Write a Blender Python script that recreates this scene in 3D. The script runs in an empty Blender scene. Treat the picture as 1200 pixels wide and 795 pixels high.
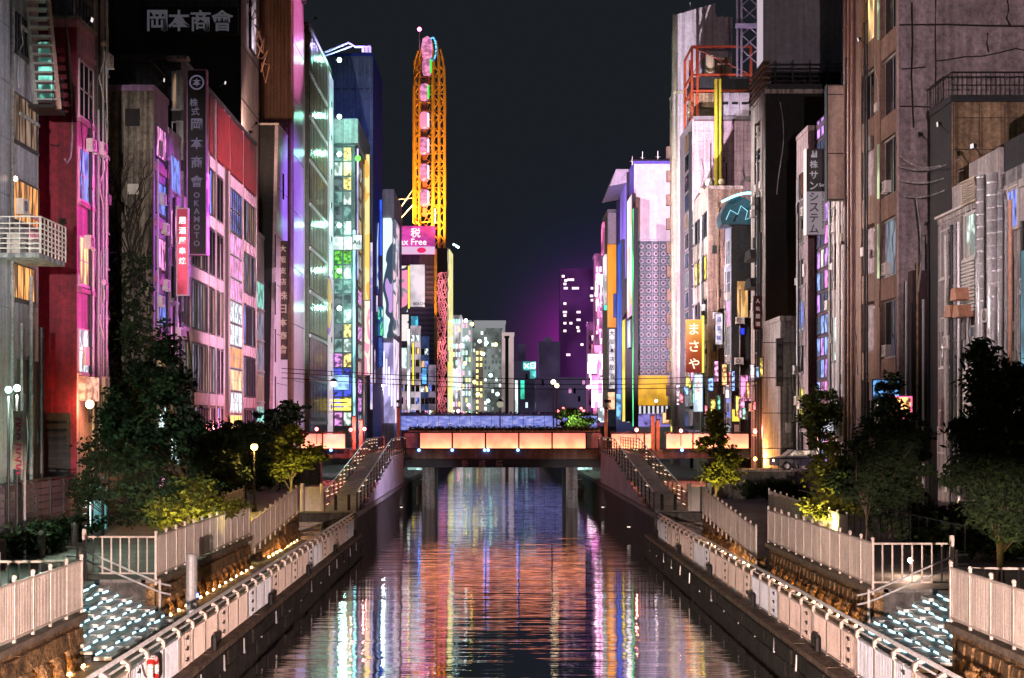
import bpy, math, random
from mathutils import Vector, Matrix
from math import radians as R, pi, sin, cos
random.seed(7)
rnd = random.random
def U(a, b): return a + (b - a) * random.random()
S = bpy.context.scene
COL = S.collection

# ------------------------------------------------------------------ camera
F, CX, HY, CZ = 1667.0, 581.0, 497.0, 6.3      # photo measures: focal length, vanishing point, horizon, eye height
cam_d = bpy.data.cameras.new('camera')
cam = bpy.data.objects.new('camera', cam_d); COL.objects.link(cam)
cam.location = (0, 0, CZ); cam.rotation_euler = (pi / 2, 0, 0)
cam_d.sensor_width = 36; cam_d.lens = F / 1200 * 36
cam_d.shift_x = (600 - CX) / 1200; cam_d.shift_y = (HY - 397.5) / 1200
cam_d.clip_start = 0.5; cam_d.clip_end = 4000
S.camera = cam

# ------------------------------------------------------------------ night sky
w = bpy.data.worlds.new('World'); S.world = w; w.use_nodes = True
nt = w.node_tree; N = nt.nodes; L = nt.links
bg = N['Background']
geo = N.new('ShaderNodeNewGeometry')
def wlobe(vec, power, col, base):
    dt = N.new('ShaderNodeVectorMath'); dt.operation = 'DOT_PRODUCT'
    L.new(tc.outputs['Generated'], dt.inputs[0]); dt.inputs[1].default_value = Vector(vec).normalized()
    mx = N.new('ShaderNodeMath'); mx.operation = 'MAXIMUM'; L.new(dt.outputs['Value'], mx.inputs[0]); mx.inputs[1].default_value = 0
    pw = N.new('ShaderNodeMath'); pw.operation = 'POWER'; L.new(mx.outputs[0], pw.inputs[0]); pw.inputs[1].default_value = power
    m = N.new('ShaderNodeMix'); m.data_type = 'RGBA'; m.blend_type = 'ADD'
    L.new(pw.outputs[0], m.inputs['Factor']); L.new(base, m.inputs[6]); m.inputs[7].default_value = (*col, 1)
    return m.outputs[2]
tc = N.new('ShaderNodeTexCoord')
base = N.new('ShaderNodeRGB'); base.outputs[0].default_value = (0.0105, 0.0125, 0.0160, 1)
o = wlobe((0.078, 1, 0.066), 600, (0.0, 0.002, 0.05), base.outputs[0])
o = wlobe((0.076, 1, 0.048), 1500, (0.42, 0.0, 0.34), o)
L.new(o, bg.inputs['Color']); bg.inputs['Strength'].default_value = .8
S.view_settings.view_transform = 'Standard'; S.view_settings.look = 'None'
S.view_settings.exposure = 0.35; S.view_settings.gamma = 1.0
S.cycles.use_denoising = True
S.cycles.max_bounces = 6; S.cycles.diffuse_bounces = 2; S.cycles.glossy_bounces = 3
S.cycles.transmission_bounces = 2; S.cycles.sample_clamp_indirect = 4.0
S.cycles.use_light_tree = True
S.cycles.caustics_reflective = False; S.cycles.caustics_refractive = False

def D(px, X): return X * F / (px - CX)          # depth at which the plane x=X shows at column px
def Zp(py, d): return CZ - (py - HY) * d / F
def Xp(px, d): return (px - CX) * d / F

# ------------------------------------------------------------------ materials
MC = {}
def srgb(c):
    return tuple((x / 12.92 if x <= .04045 else ((x + .055) / 1.055) ** 2.4) for x in c)
def mat(name, col, rough=.75, var=.25, scale=1.2, bump=.25, streak=.3, metal=0, spec=.4, bscale=None):
    """wall / stone / paint with grain, blotches and vertical weathering streaks"""
    if name in MC: return MC[name]
    m = bpy.data.materials.new(name); m.use_nodes = True; MC[name] = m
    n = m.node_tree.nodes; l = m.node_tree.links; p = n['Principled BSDF']
    p.inputs['Roughness'].default_value = rough; p.inputs['Metallic'].default_value = metal
    p.inputs['Specular IOR Level'].default_value = spec
    g = n.new('ShaderNodeNewGeometry')
    t = n.new('ShaderNodeTexNoise'); t.inputs['Scale'].default_value = scale; t.inputs['Detail'].default_value = 5
    l.new(g.outputs['Position'], t.inputs['Vector'])
    r = n.new('ShaderNodeMapRange'); r.inputs['From Min'].default_value = .3; r.inputs['From Max'].default_value = .7
    r.inputs['To Min'].default_value = 1 - var; r.inputs['To Max'].default_value = 1 + var * .6
    l.new(t.outputs['Fac'], r.inputs['Value'])
    mp = n.new('ShaderNodeMapping'); mp.inputs['Scale'].default_value = (2.6, 2.6, .12)
    l.new(g.outputs['Position'], mp.inputs['Vector'])
    t2 = n.new('ShaderNodeTexNoise'); t2.inputs['Scale'].default_value = 1.3; t2.inputs['Detail'].default_value = 4
    l.new(mp.outputs[0], t2.inputs['Vector'])
    r2 = n.new('ShaderNodeMapRange'); r2.inputs['From Min'].default_value = .38; r2.inputs['From Max'].default_value = .62
    r2.inputs['To Min'].default_value = 1 - min(.85, streak * 1.3); r2.inputs['To Max'].default_value = 1
    l.new(t2.outputs['Fac'], r2.inputs['Value'])
    mu = n.new('ShaderNodeMath'); mu.operation = 'MULTIPLY'; l.new(r.outputs[0], mu.inputs[0]); l.new(r2.outputs[0], mu.inputs[1])
    t4 = n.new('ShaderNodeTexNoise'); t4.inputs['Scale'].default_value = scale * 5; t4.inputs['Detail'].default_value = 6; t4.inputs['Roughness'].default_value = .7
    l.new(g.outputs['Position'], t4.inputs['Vector'])
    r4 = n.new('ShaderNodeMapRange'); r4.inputs['From Min'].default_value = .36; r4.inputs['From Max'].default_value = .6
    r4.inputs['To Min'].default_value = 1 - min(.85, var * 1.5); r4.inputs['To Max'].default_value = 1.08; l.new(t4.outputs['Fac'], r4.inputs['Value'])
    m2 = n.new('ShaderNodeMath'); m2.operation = 'MULTIPLY'; l.new(mu.outputs[0], m2.inputs[0]); l.new(r4.outputs[0], m2.inputs[1])
    vm = n.new('ShaderNodeVectorMath'); vm.operation = 'SCALE'; vm.inputs[0].default_value = col
    l.new(m2.outputs[0], vm.inputs['Scale']); l.new(vm.outputs[0], p.inputs['Base Color'])
    if bump:
        t3 = n.new('ShaderNodeTexNoise'); t3.inputs['Scale'].default_value = bscale or scale * 9; t3.inputs['Detail'].default_value = 3
        l.new(g.outputs['Position'], t3.inputs['Vector'])
        b = n.new('ShaderNodeBump'); b.inputs['Strength'].default_value = bump; b.inputs['Distance'].default_value = .05
        l.new(t3.outputs['Fac'], b.inputs['Height']); l.new(b.outputs[0], p.inputs['Normal'])
    return m
def plain(name, col, rough=.5, metal=0):
    return mat(name, col, rough, .12, 2.5, .08, .12, metal)
def em(name, col, s=1.0, var=0.0, sc=(1, 1, 1), body=.12):
    """lit sign / lamp / lit window / wall given its light as glow: emission, optionally broken up by stretched noise"""
    if name in MC: return MC[name]
    m = bpy.data.materials.new(name); m.use_nodes = True; MC[name] = m
    n = m.node_tree.nodes; l = m.node_tree.links; p = n['Principled BSDF']
    p.inputs['Base Color'].default_value = (*[c * body for c in col], 1); p.inputs['Roughness'].default_value = .3
    p.inputs['Emission Color'].default_value = (*col, 1); p.inputs['Emission Strength'].default_value = s
    if var:
        g = n.new('ShaderNodeNewGeometry'); mp = n.new('ShaderNodeMapping'); mp.inputs['Scale'].default_value = sc
        l.new(g.outputs['Position'], mp.inputs['Vector'])
        t = n.new('ShaderNodeTexNoise'); t.inputs['Scale'].default_value = 1.0; t.inputs['Detail'].default_value = 3
        l.new(mp.outputs[0], t.inputs['Vector'])
        r = n.new('ShaderNodeMapRange'); r.inputs['From Min'].default_value = .43; r.inputs['From Max'].default_value = .58
        r.inputs['To Min'].default_value = s * (1 - var) * .6; r.inputs['To Max'].default_value = s * (1 + .5 * var)
        l.new(t.outputs['Fac'], r.inputs['Value']); l.new(r.outputs[0], p.inputs['Emission Strength'])
    return m
def screen(name, cols, s=1.0, sc=(1, 1, 1), detail=1.5):
    """backlit poster / LED screen print: bands of colour from distorted noise"""
    if name in MC: return MC[name]
    m = bpy.data.materials.new(name); m.use_nodes = True; MC[name] = m
    n = m.node_tree.nodes; l = m.node_tree.links; p = n['Principled BSDF']
    p.inputs['Roughness'].default_value = .25; p.inputs['Base Color'].default_value = (.03, .03, .03, 1)
    g = n.new('ShaderNodeNewGeometry'); mp = n.new('ShaderNodeMapping'); mp.inputs['Scale'].default_value = sc
    l.new(g.outputs['Position'], mp.inputs['Vector'])
    t = n.new('ShaderNodeTexNoise'); t.inputs['Scale'].default_value = 1.0; t.inputs['Detail'].default_value = detail
    t.inputs['Distortion'].default_value = .8
    l.new(mp.outputs[0], t.inputs['Vector'])
    cr = n.new('ShaderNodeValToRGB'); cr.color_ramp.interpolation = 'CONSTANT'
    e = cr.color_ramp.elements
    k = len(cols)
    for i, c in enumerate(cols):
        pos = .32 + .36 * i / k if i else 0
        if i < 2: el = e[i]; el.position = pos
        else: el = e.new(pos)
        el.color = (*c, 1)
    l.new(t.outputs['Fac'], cr.inputs[0]); l.new(cr.outputs[0], p.inputs['Emission Color'])
    p.inputs['Emission Strength'].default_value = s
    return m
def glass(name, col, rough=.12):
    if name in MC: return MC[name]
    m = bpy.data.materials.new(name); m.use_nodes = True; MC[name] = m
    n = m.node_tree.nodes; l = m.node_tree.links; p = n['Principled BSDF']
    p.inputs['Base Color'].default_value = (*col, 1); p.inputs['Roughness'].default_value = rough
    p.inputs['Specular IOR Level'].default_value = .35
    g = n.new('ShaderNodeNewGeometry'); t = n.new('ShaderNodeTexNoise'); t.inputs['Scale'].default_value = .5
    l.new(g.outputs['Position'], t.inputs['Vector'])
    b = n.new('ShaderNodeBump'); b.inputs['Strength'].default_value = .12; b.inputs['Distance'].default_value = .3
    l.new(t.outputs['Fac'], b.inputs['Height']); l.new(b.outputs[0], p.inputs['Normal'])
    return m

# ------------------------------------------------------------------ mesh helpers
class MB:
    def __init__(s): s.v = []; s.f = []; s.mi = []
    def add(s, vs, fs, mi=0):
        o = len(s.v); s.v += [tuple(q) for q in vs]
        for f in fs: s.f.append(tuple(o + i for i in f)); s.mi.append(mi)
        return s
    def box(s, x0, x1, y0, y1, z0, z1, mi=0, mif=None):
        if x0 > x1: x0, x1 = x1, x0
        if y0 > y1: y0, y1 = y1, y0
        if z0 > z1: z0, z1 = z1, z0
        vs = [(x0, y0, z0), (x1, y0, z0), (x1, y1, z0), (x0, y1, z0), (x0, y0, z1), (x1, y0, z1), (x1, y1, z1), (x0, y1, z1)]
        s.add(vs, [(3, 2, 1, 0), (4, 5, 6, 7), (1, 2, 6, 5), (2, 3, 7, 6), (3, 0, 4, 7)], mi)
        o = len(s.v) - 8; s.f.append((o, o + 1, o + 5, o + 4)); s.mi.append(mi if mif is None else mif)
        return s
    def hexa(s, p):          # eight corners, bottom loop then top loop
        return s.add(p, [(3, 2, 1, 0), (4, 5, 6, 7), (0, 1, 5, 4), (1, 2, 6, 5), (2, 3, 7, 6), (3, 0, 4, 7)])
    def prism(s, poly, axis, a, b):     # polygon of 2D points extruded along axis ('x': pts are (y,z), 'y': pts are (x,z), 'z': (x,y))
        def P(q, t): return (t, q[0], q[1]) if axis == 'x' else ((q[0], t, q[1]) if axis == 'y' else (q[0], q[1], t))
        n = len(poly); vs = [P(q, a) for q in poly] + [P(q, b) for q in poly]
        return s.add(vs, [tuple(range(n))[::-1], tuple(range(n, 2 * n))] + [(i, (i + 1) % n, n + (i + 1) % n, n + i) for i in range(n)])
    def tube(s, pts, r, n=6, r2=None):
        pts = [Vector(q) for q in pts]; m = len(pts); rings = []
        for i, q in enumerate(pts):
            t = (pts[min(i + 1, m - 1)] - pts[max(i - 1, 0)]).normalized()
            u = t.cross(Vector((0, 0, 1)))
            if u.length < .01: u = t.cross(Vector((1, 0, 0)))
            u.normalize(); v = t.cross(u)
            rr = r if r2 is None else r + (r2 - r) * i / (m - 1)
            rings.append([q + (u * cos(2 * pi * k / n) + v * sin(2 * pi * k / n)) * rr for k in range(n)])
        vs = [x for g in rings for x in g]
        fs = [(i * n + k, i * n + (k + 1) % n, (i + 1) * n + (k + 1) % n, (i + 1) * n + k) for i in range(m - 1) for k in range(n)]
        fs += [tuple(range(n))[::-1], tuple((m - 1) * n + k for k in range(n))]
        return s.add(vs, fs)
    def lathe(s, prof, c=(0, 0, 0), n=12):   # prof: (r,z)
        vs = [(c[0] + r * cos(2 * pi * k / n), c[1] + r * sin(2 * pi * k / n), c[2] + z) for r, z in prof for k in range(n)]
        m = len(prof)
        fs = [(i * n + k, i * n + (k + 1) % n, (i + 1) * n + (k + 1) % n, (i + 1) * n + k) for i in range(m - 1) for k in range(n)]
        fs += [tuple(range(n))[::-1], tuple((m - 1) * n + k for k in range(n))]
        return s.add(vs, fs)
    def ball(s, c, r, n=8, sq=1):
        return s.lathe([(max(.02, sin(pi * i / 6)) * r, -cos(pi * i / 6) * r * sq) for i in range(7)], c, n)
    def mesh(s, name, mats, smooth=False):
        me = bpy.data.meshes.new(name); me.from_pydata(s.v, [], s.f)
        for m in (mats if isinstance(mats, (list, tuple)) else [mats]): me.materials.append(m)
        if any(s.mi): me.polygons.foreach_set('material_index', s.mi)
        if smooth: me.polygons.foreach_set('use_smooth', [True] * len(me.polygons))
        me.update(); return me
def link(name, data, parent=None, loc=None, rz=0, kind=None, world=False):
    o = bpy.data.objects.new(name, data); COL.objects.link(o)
    if parent is not None:
        o.parent = parent
        if world: o.matrix_parent_inverse = Matrix.Translation(-WL(parent))
    if loc is not None: o.location = loc
    if rz: o.rotation_euler = (0, 0, rz)
    if kind: o['kind'] = kind
    return o
def WL(o):
    v = Vector(o.location)
    if o.parent is not None and o.matrix_parent_inverse == Matrix.Identity(4): v = v + WL(o.parent)
    return v
def tag(o, label, cat, group=None):
    o['label'] = label; o['category'] = cat
    if group: o['group'] = group
    return o
def thing(name, label, cat, loc, group=None, rz=0):
    o = link(name, None, None, loc, rz); o.empty_display_size = .3
    return tag(o, label, cat, group)
def part(name, mb, m, parent, kind=None, smooth=False):      # mesh given in world coordinates
    return link(name, mb.mesh(name, m, smooth), parent, kind=kind, world=True)
def struct(name, mb, m, kind='structure', smooth=False):
    return link(name, mb.mesh(name, m, smooth), None, kind=kind)
def copy_tree(o, dx=0, dy=0, dz=0, label=None):
    c = o.copy(); COL.objects.link(c); c.location = Vector(o.location) + Vector((dx, dy, dz))
    if label: c['label'] = label
    for ch in KIDS(o):
        k = ch.copy(); COL.objects.link(k); k.parent = c
        for g in KIDS(ch):
            q = g.copy(); COL.objects.link(q); q.parent = k
    return c
def KIDS(o): return [x for x in list(o.children)]
CACHE = {}
def boxmesh(name, t, w, h, m, bev=0):
    k = (name, round(t, 2), round(w, 2), round(h, 2), m.name)
    if k not in CACHE: CACHE[k] = MB().box(0, t, -w / 2, w / 2, -h / 2, h / 2).mesh(name, m)
    return CACHE[k]

# ------------------------------------------------------------------ text (made first, while the scene is nearly empty)
GL = {}
def glyphs(strings):
    obs = []
    for s_ in strings:
        cu = bpy.data.curves.new('t', 'FONT'); cu.body = s_; cu.extrude = .03; cu.size = 1; cu.resolution_u = 2; cu.offset = .012
        ob = bpy.data.objects.new('t', cu); COL.objects.link(ob); obs.append((s_, ob, cu))
    bpy.context.view_layer.update(); dg = bpy.context.evaluated_depsgraph_get()
    for s_, ob, cu in obs:
        me = bpy.data.meshes.new_from_object(ob.evaluated_get(dg))
        vs = [v.co.copy() for v in me.vertices]; fs = [tuple(p.vertices) for p in me.polygons]
        if vs:
            x0 = min(v.x for v in vs); x1 = max(v.x for v in vs); y0 = min(v.y for v in vs); y1 = max(v.y for v in vs)
            GL[s_] = ([(v.x - (x0 + x1) / 2, v.y - (y0 + y1) / 2, v.z) for v in vs], fs, x1 - x0, y1 - y0)
        bpy.data.meshes.remove(me)
    for s_, ob, cu in obs: bpy.data.objects.remove(ob); bpy.data.curves.remove(cu)
glyphs(list('岡本商會大阪支店日㈱株サンシステム木村おさやまの式会社新戎橋税OKAMT居酒屋串焼道楽本店人気薬館美容') +
       ['Tax Free', 'Sun system.biz', 'Ad.', 'SALON', 'X日', 'OPEN', 'ax Free', 'Sun', 'BEACH', '(株)'])
def lettering(mb, s_, h, u, v, w=None):
    """add a string to a mesh in the (n,u,v) frame used on faces: x = out, y = right, z = up"""
    vs, fs, gw, gh = GL[s_]
    k = h / gh; kx = k if w is None else w / gw
    mb.add([(z * k + .0, x * kx + u, y * k + v) for x, y, z in vs], [f for f in fs]); return mb

# ------------------------------------------------------------------ shared materials
white_pt = plain('white_paint', (.62, .58, .56), .45)
frame_pt = plain('frame_grey', (.42, .42, .44), .4, .3)
frame_dk = plain('frame_dark', (.03, .03, .035), .4, .3)
steel = plain('brushed_steel', (.72, .72, .74), .35, .55)
concg_ = mat('weathered_grey', (.30, .28, .28), .8, .3, 1.5, .3, .4)
iron = plain('dark_iron', (.025, .023, .025), .5, .5)
g_dark = glass('dark_glass', (.006, .007, .010))
g_blue = glass('blue_dusk_glass', (.03, .05, .10))
g_teal = glass('teal_glass', (.03, .09, .09), .2)
w_warm = em('lit_room_warm', (1, .62, .25), 1.1, .8, (3, 3, .5))
w_amber = em('lit_room_amber', (1, .42, .10), .8, .85, (4, 4, .6))
w_cool = em('lit_room_cool', (.75, .95, 1), 1.0, .8, (2, 2, 1.2))
w_dimc = em('dim_room_cool', (.35, .42, .55), .35, .8, (2, 2, .8))
w_dimw = em('dim_room_warm', (.55, .35, .22), .3, .85, (3, 3, .6))
w_pink = em('lit_room_pink', (1, .35, .75), .9, .8, (3, 3, 1))
w_blue = em('lit_room_blue', (.2, .3, 1), .9, .8, (3, 3, 1))
w_yell = em('lit_room_yellow', (1, .85, .12), 1.1, .8, (3, 3, 1.5))
w_teal = em('lit_room_teal', (.3, 1, .8), .6, .8, (2, 2, 1))

# ------------------------------------------------------------------ building kit
class Bld:
    """box building along the canal: canal face on x=X (side s=+1 faces +x), camera face on y=d0"""
    def __init__(b, name, label, X, d0, d1, z1, mC, mF=None, depth=9, z0=1.3, body=True, cat='building'):
        b.X, b.d0, b.d1, b.z0, b.z1 = X, d0, d1, z0, z1
        b.s = 1 if X < 0 else -1
        b.root = thing(name, label, cat, (X, d0, z0)); b.depth = depth
        b.rot = {'C': 0 if b.s > 0 else pi, 'F': -pi / 2}
        if body:
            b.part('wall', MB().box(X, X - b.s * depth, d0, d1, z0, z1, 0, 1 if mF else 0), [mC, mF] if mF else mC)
            b.part('parapet', MB().box(X + b.s * .06, X - b.s * .18, d0 - .12, d1, z1 + .003, z1 + .35).box(X - b.s * .18, X - b.s * depth, d0 - .12, d0 + .15, z1 + .003, z1 + .35), mC)
    def part(b, name, mb, m, kind=None, smooth=False): return part(name, mb, m, b.root, kind, smooth)
    def a(b, face, px): return D(px, b.X) if face == 'C' else Xp(px, b.d0)
    def dep(b, face, a): return a if face == 'C' else b.d0
    def pos(b, face, a, z, out=0):
        p = (b.X + b.s * out, a, z) if face == 'C' else (a, b.d0 - out, z)
        return Vector(p)
    def put(b, name, me, face, a, z, out=0, parent=None):
        p = parent or b.root
        o = link(name, me, p, b.pos(face, a, z, out) - b.root.location, b.rot[face]); return o
    def rect(b, face, r):      # pixel rect -> a-centre, z-centre, width, height
        a0, a1 = b.a(face, r[0]), b.a(face, r[2]); ac = (a0 + a1) / 2; d = b.dep(face, ac)
        z0, z1 = Zp(r[3], d), Zp(r[1], d)
        return ac, (z0 + z1) / 2, abs(a1 - a0), z1 - z0
    def panel(b, name, face, r, m, t=.1, out=0, px=True):
        ac, zc, w_, h_ = b.rect(face, r) if px else r
        return b.put(name, boxmesh(name, t, w_, h_, m), face, ac, zc, out)
    def window(b, face, r, pane, fr=frame_pt, nx=2, ny=1, px=True, out=0, t=.06, bar=.07, sill=True):
        if face == 'C': t = min(t, .08)
        ac, zc, w_, h_ = b.rect(face, r) if px else r
        k = ('win', round(w_, 2), round(h_, 2), nx, ny, fr.name, t, bar, sill)
        if k not in CACHE:
            m = MB(); W2, H2 = w_ / 2, h_ / 2
            m.box(0, t, -W2, -W2 + bar, -H2, H2).box(0, t, W2 - bar, W2, -H2, H2)
            m.box(0, t, -W2 + bar, W2 - bar, H2 - bar, H2).box(0, t, -W2 + bar, W2 - bar, -H2, -H2 + bar)
            for i in range(1, nx): u = -W2 + w_ * i / nx; m.box(.01, t * .8, u - bar * .4, u + bar * .4, -H2 + bar, H2 - bar)
            for i in range(1, ny): v = -H2 + h_ * i / ny; m.box(.012, t * .75, -W2 + bar, W2 - bar, v - bar * .4, v + bar * .4)
            if sill: m.box(0, t + .05, -W2 - .08, W2 + .08, -H2 - .1, -H2 - .003)
            CACHE[k] = m.mesh('window', fr)
        o = b.put('window', CACHE[k], face, ac, zc, out)
        link('pane', boxmesh('pane', .035, w_ - bar * 1.6, h_ - bar * 1.6, pane), o, (.004, 0, 0))
        return o
    def grid(b, face, a0, a1, na, z0, z1, nz, panes, fw=.7, fh=.6, fr=frame_pt, nx=2, ny=1, zoff=0, **kw):
        for j in range(nz):
            for i in range(na):
                da = (a1 - a0) / na; dz = (z1 - z0) / nz
                b.window(face, (a0 + da * (i + .5), z0 + dz * (j + .5) + zoff, abs(da) * fw, dz * fh), random.choice(panes), fr, nx, ny, px=False, **kw)
    def clutter(b, face, a0, a1, z0, z1, n_pipe=4, n_ac=3, n_box=3, n_cab=3, out=.0):
        for k in range(n_pipe):
            a = U(a0, a1); b.pipe(face, a, z0 if rnd() < .6 else U(z0, z0 + 4), z1 - U(.3, 3), U(.04, .09), random.choice([frame_dk, iron, frame_pt, white_pt, concg_]), .12 + out)
        for k in range(n_ac): b.ac_unit(face, U(a0 + .3, a1 - .3), U(z0 + 2, z1 - 2))
        for k in range(n_box): b.put('meter_box', boxmesh('meter_box', .16, round(U(.3, .6), 1), round(U(.4, .9), 1), random.choice([frame_dk, concg_, white_pt])), face, U(a0, a1), U(z0 + 2, z1 - 1), out)
        for k in range(n_cab):
            a, z = U(a0, a1), U(z0 + 4, z1); pts = []
            for q in range(7): pts.append(b.pos(face, a, z, .1 + out + .06 * sin(q))); a = max(a0, min(a1, a + U(-.35, .35))); z -= U(.2, 1.3)
            b.part('cable', MB().tube(pts, .025, 4), random.choice([iron, frame_pt]))
    def ac_unit(b, face, a, z, w_=.8):
        if 'ac' not in CACHE:
            CACHE['ac'] = MB().box(0, .32, -.4, .4, -.3, .3).box(0, .36, -.42, -.36, -.36, -.3).box(0, .36, .36, .42, -.36, -.3).mesh('air_conditioner', white_pt)
            m = MB()
            for r_ in (.08, .15, .22): m.add([(.34, -.1 + r_ * q * cos(2 * pi * k / 14), r_ * q * sin(2 * pi * k / 14)) for q in (1, .82) for k in range(14)],
                                              [(k, (k + 1) % 14, 14 + (k + 1) % 14, 14 + k) for k in range(14)])
            CACHE['fan'] = m.mesh('fan_grille', iron)
        o = b.put('air_conditioner', CACHE['ac'], face, a, z, .05)
        link('fan_grille', CACHE['fan'], o, (0, 0, 0))
    def pipe(b, face, a, z0, z1, r=.07, m=None, out=.15, name='drain_pipe'):
        p = b.pos(face, a, z0, out); q = b.pos(face, a, z1, out)
        mb = MB().tube([p, q], r, 8)
        z = z0 + 1
        while z < z1: mb.tube([b.pos(face, a, z, out), b.pos(face, a, z + .08, out)], r * 1.35, 8); z += 2.6
        b.part(name, mb, m or frame_pt, smooth=False)
    def railing(b, a0, a1, z, h=1.1, m=None, face='C', out=-.2, step=.5, name='roof_railing'):
        mb = MB(); P = lambda a, zz: b.pos(face, a, zz, out)
        mb.tube([P(a0, z + h), P(a1, z + h)], .035); mb.tube([P(a0, z + h * .5), P(a1, z + h * .5)], .02)
        n = max(1, int(abs(a1 - a0) / step))
        for i in range(n + 1):
            a = a0 + (a1 - a0) * i / n; mb.tube([P(a, z), P(a, z + h)], .022, 4)
        b.part(name, mb, m or iron)

def sign(name, label, cat, face, s, pos, w_, h_, t, m, frame=None, group=None):
    """board sign: origin at its centre on the wall; face 'F' looks to the camera, 'C' to the canal"""
    rz = -pi / 2 if face == 'F' else (0 if s > 0 else pi)
    r = thing(name, label, cat, pos, group, rz)
    link('board', boxmesh('board', t, w_, h_, m), r, (0, 0, 0))
    if frame:
        k = .06
        mb = MB().box(-.02, t + .03, -w_ / 2 - k, -w_ / 2, -h_ / 2 - k, h_ / 2 + k).box(-.02, t + .03, w_ / 2, w_ / 2 + k, -h_ / 2 - k, h_ / 2 + k)
        mb.box(-.02, t + .03, -w_ / 2, w_ / 2, h_ / 2, h_ / 2 + k).box(-.02, t + .03, -w_ / 2, w_ / 2, -h_ / 2 - k, -h_ / 2)
        link('frame', mb.mesh('frame', frame), r, (0, 0, 0))
    return r
def letters(r, items, t, m, name='lettering'):
    """items: (string, height, u, v[, width])"""
    mb = MB()
    for it in items: lettering(mb, *it)
    return link(name, mb.mesh(name, m), r, (t + .01, 0, 0))
def psign(name, label, px0, py0, px1, py1, d, m, t=.25, frame=None, cat='sign', group=None):
    """board facing the camera at depth d, given by what it covers in the photograph"""
    x0, x1, z0, z1 = Xp(px0, d), Xp(px1, d), Zp(py1, d), Zp(py0, d)
    return sign(name, label, cat, 'F', 1, ((x0 + x1) / 2, d, (z0 + z1) / 2), x1 - x0, z1 - z0, t, m, frame, group), x1 - x0, z1 - z0

def lamp_light(kind, name, parent, loc, col, power, target=None, angle=60, blend=.6, size=.2, world=False):
    ld = bpy.data.lights.new(name, kind); ld.color = col; ld.energy = power
    if kind == 'SPOT': ld.spot_size = R(angle); ld.spot_blend = blend
    ld.shadow_soft_size = size
    o = bpy.data.objects.new(name, ld); COL.objects.link(o)
    if parent is not None: o.parent = parent; o.matrix_parent_inverse = Matrix.Translation(-WL(parent))
    o.location = loc
    if target is not None: o.rotation_euler = (Vector(target) - Vector(loc)).to_track_quat('-Z', 'Y').to_euler()
    return o
def fill_flood(label, loc, target, col, power, angle=70, blend=.7, size=.3, glow=None):
    """added, bracketed floodlight: body, glass and its beam"""
    r = thing('fill_flood', label, 'fill_flood', loc)
    d = (Vector(target) - Vector(loc)).normalized(); q = d.to_track_quat('-Z', 'Y')
    M = Matrix.Translation(Vector(loc)) @ q.to_matrix().to_4x4()
    def tr(mb): mb.v = [tuple(M @ (Vector(v) * .6)) for v in mb.v]; return mb
    part('housing', tr(MB().hexa([(-.28, -.2, -.02), (.28, -.2, -.02), (.28, .2, -.02), (-.28, .2, -.02), (-.15, -.1, .3), (.15, -.1, .3), (.15, .1, .3), (-.15, .1, .3)])), iron, r)
    part('glass', tr(MB().box(-.25, .25, -.17, .17, -.03, -.022)), glow or em('fill_flood_glass', (1, .9, .9), .7), r)
    part('bracket', MB().tube([Vector(loc) - d * .1, Vector(loc) - d * .5 + Vector((0, 0, -.5))], .03), iron, r)
    lamp_light('SPOT', 'beam', r, Vector(loc) + d * .12, col, power, target, angle, blend, size)
    return r
# ------------------------------------------------------------------ added fill spots for the facades (housings on roofs, brackets, bridge posts)
MAG, VIO, PINKW, WARM, WHITE = (1, .06, .62), (.42, .16, 1), (1, .52, .78), (1, .60, .44), (1, .86, .86)
fl = fill_flood
fl('added magenta floodlight on the low roof with silver ducts at far right', (20.5, 66, 20.2), (-20, 70, 15), MAG, 100000, 20)
fl('added violet floodlight bracketed high on the brown deep-windowed block', (21.4, 84, 29), (-20, 87, 17), (.75, .12, 1), 90000, 20)
fl('added pink floodlight bracketed on the brown deep-windowed block above the trees', (21.4, 88, 17.5), (-20, 107, 18), (1, .60, .78), 190000, 36)
fl('added pale pink floodlight on the edge of the black side wall', (21.5, 117, 24), (-20, 135, 11), (1, .66, .86), 95000, 34)
fl('added violet floodlight over the edge of the black side wall', (21.5, 121, 33.6), (-20, 141, 27), (.30, .13, 1), 170000, 24)
fl('added rose floodlight high over the pink tiled building', (21.5, 158.5, 41), (-20, 141, 46), (1, .25, .62), 110000, 22)
fl('added green white floodlight on the tiled building parapet', (21.5, 160, 42), (-18, 168, 30), (.7, 1, .85), 36000, 44)
fl('added warm pink floodlight on the roof of the red walled building', (-19.6, 69, 25.9), (22, 66, 15), (1, .80, .76), 44000, 34)
fl('added amber floodlight on the roof of the ivy walled building', (-19.6, 84, 26.6), (22, 85, 21), (1, .72, .62), 40000, 40)
fl('added peach floodlight on the roof of the red panelled building', (-19.6, 103, 31), (22, 98, 18), (1, .88, .88), 112000, 42)
fl('added pale peach floodlight at the far end of the red panelled roof', (-19.6, 117, 31), (22, 128, 22), (1, .88, .84), 140000, 42)
fl('added cream floodlight on the slanted violet building', (-19.6, 134, 34.4), (22, 160, 28), (1, .86, .78), 150000, 46)
fl('added rosy floodlight on the louvred building roof', (-19.6, 155, 50.5), (24, 200, 33), (1, .6, .8), 200000, 36)
fl('added lilac floodlight on the right end post of the bridge', (9.7, 125.3, 8.3), (23.5, 199, 30), (1, .68, .90), 270000, 32)
fl('added white floodlight on the left end post of the bridge', (-8.6, 125.3, 8.3), (-19, 176, 36), (.8, .88, 1), 52000, 52)
fl('added blue floodlight on the roof edge of the glass corner', (-17.6, 174.0, 44.6), (-16.6, 205, 36), (.05, .12, 1), 3000, 100)
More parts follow.
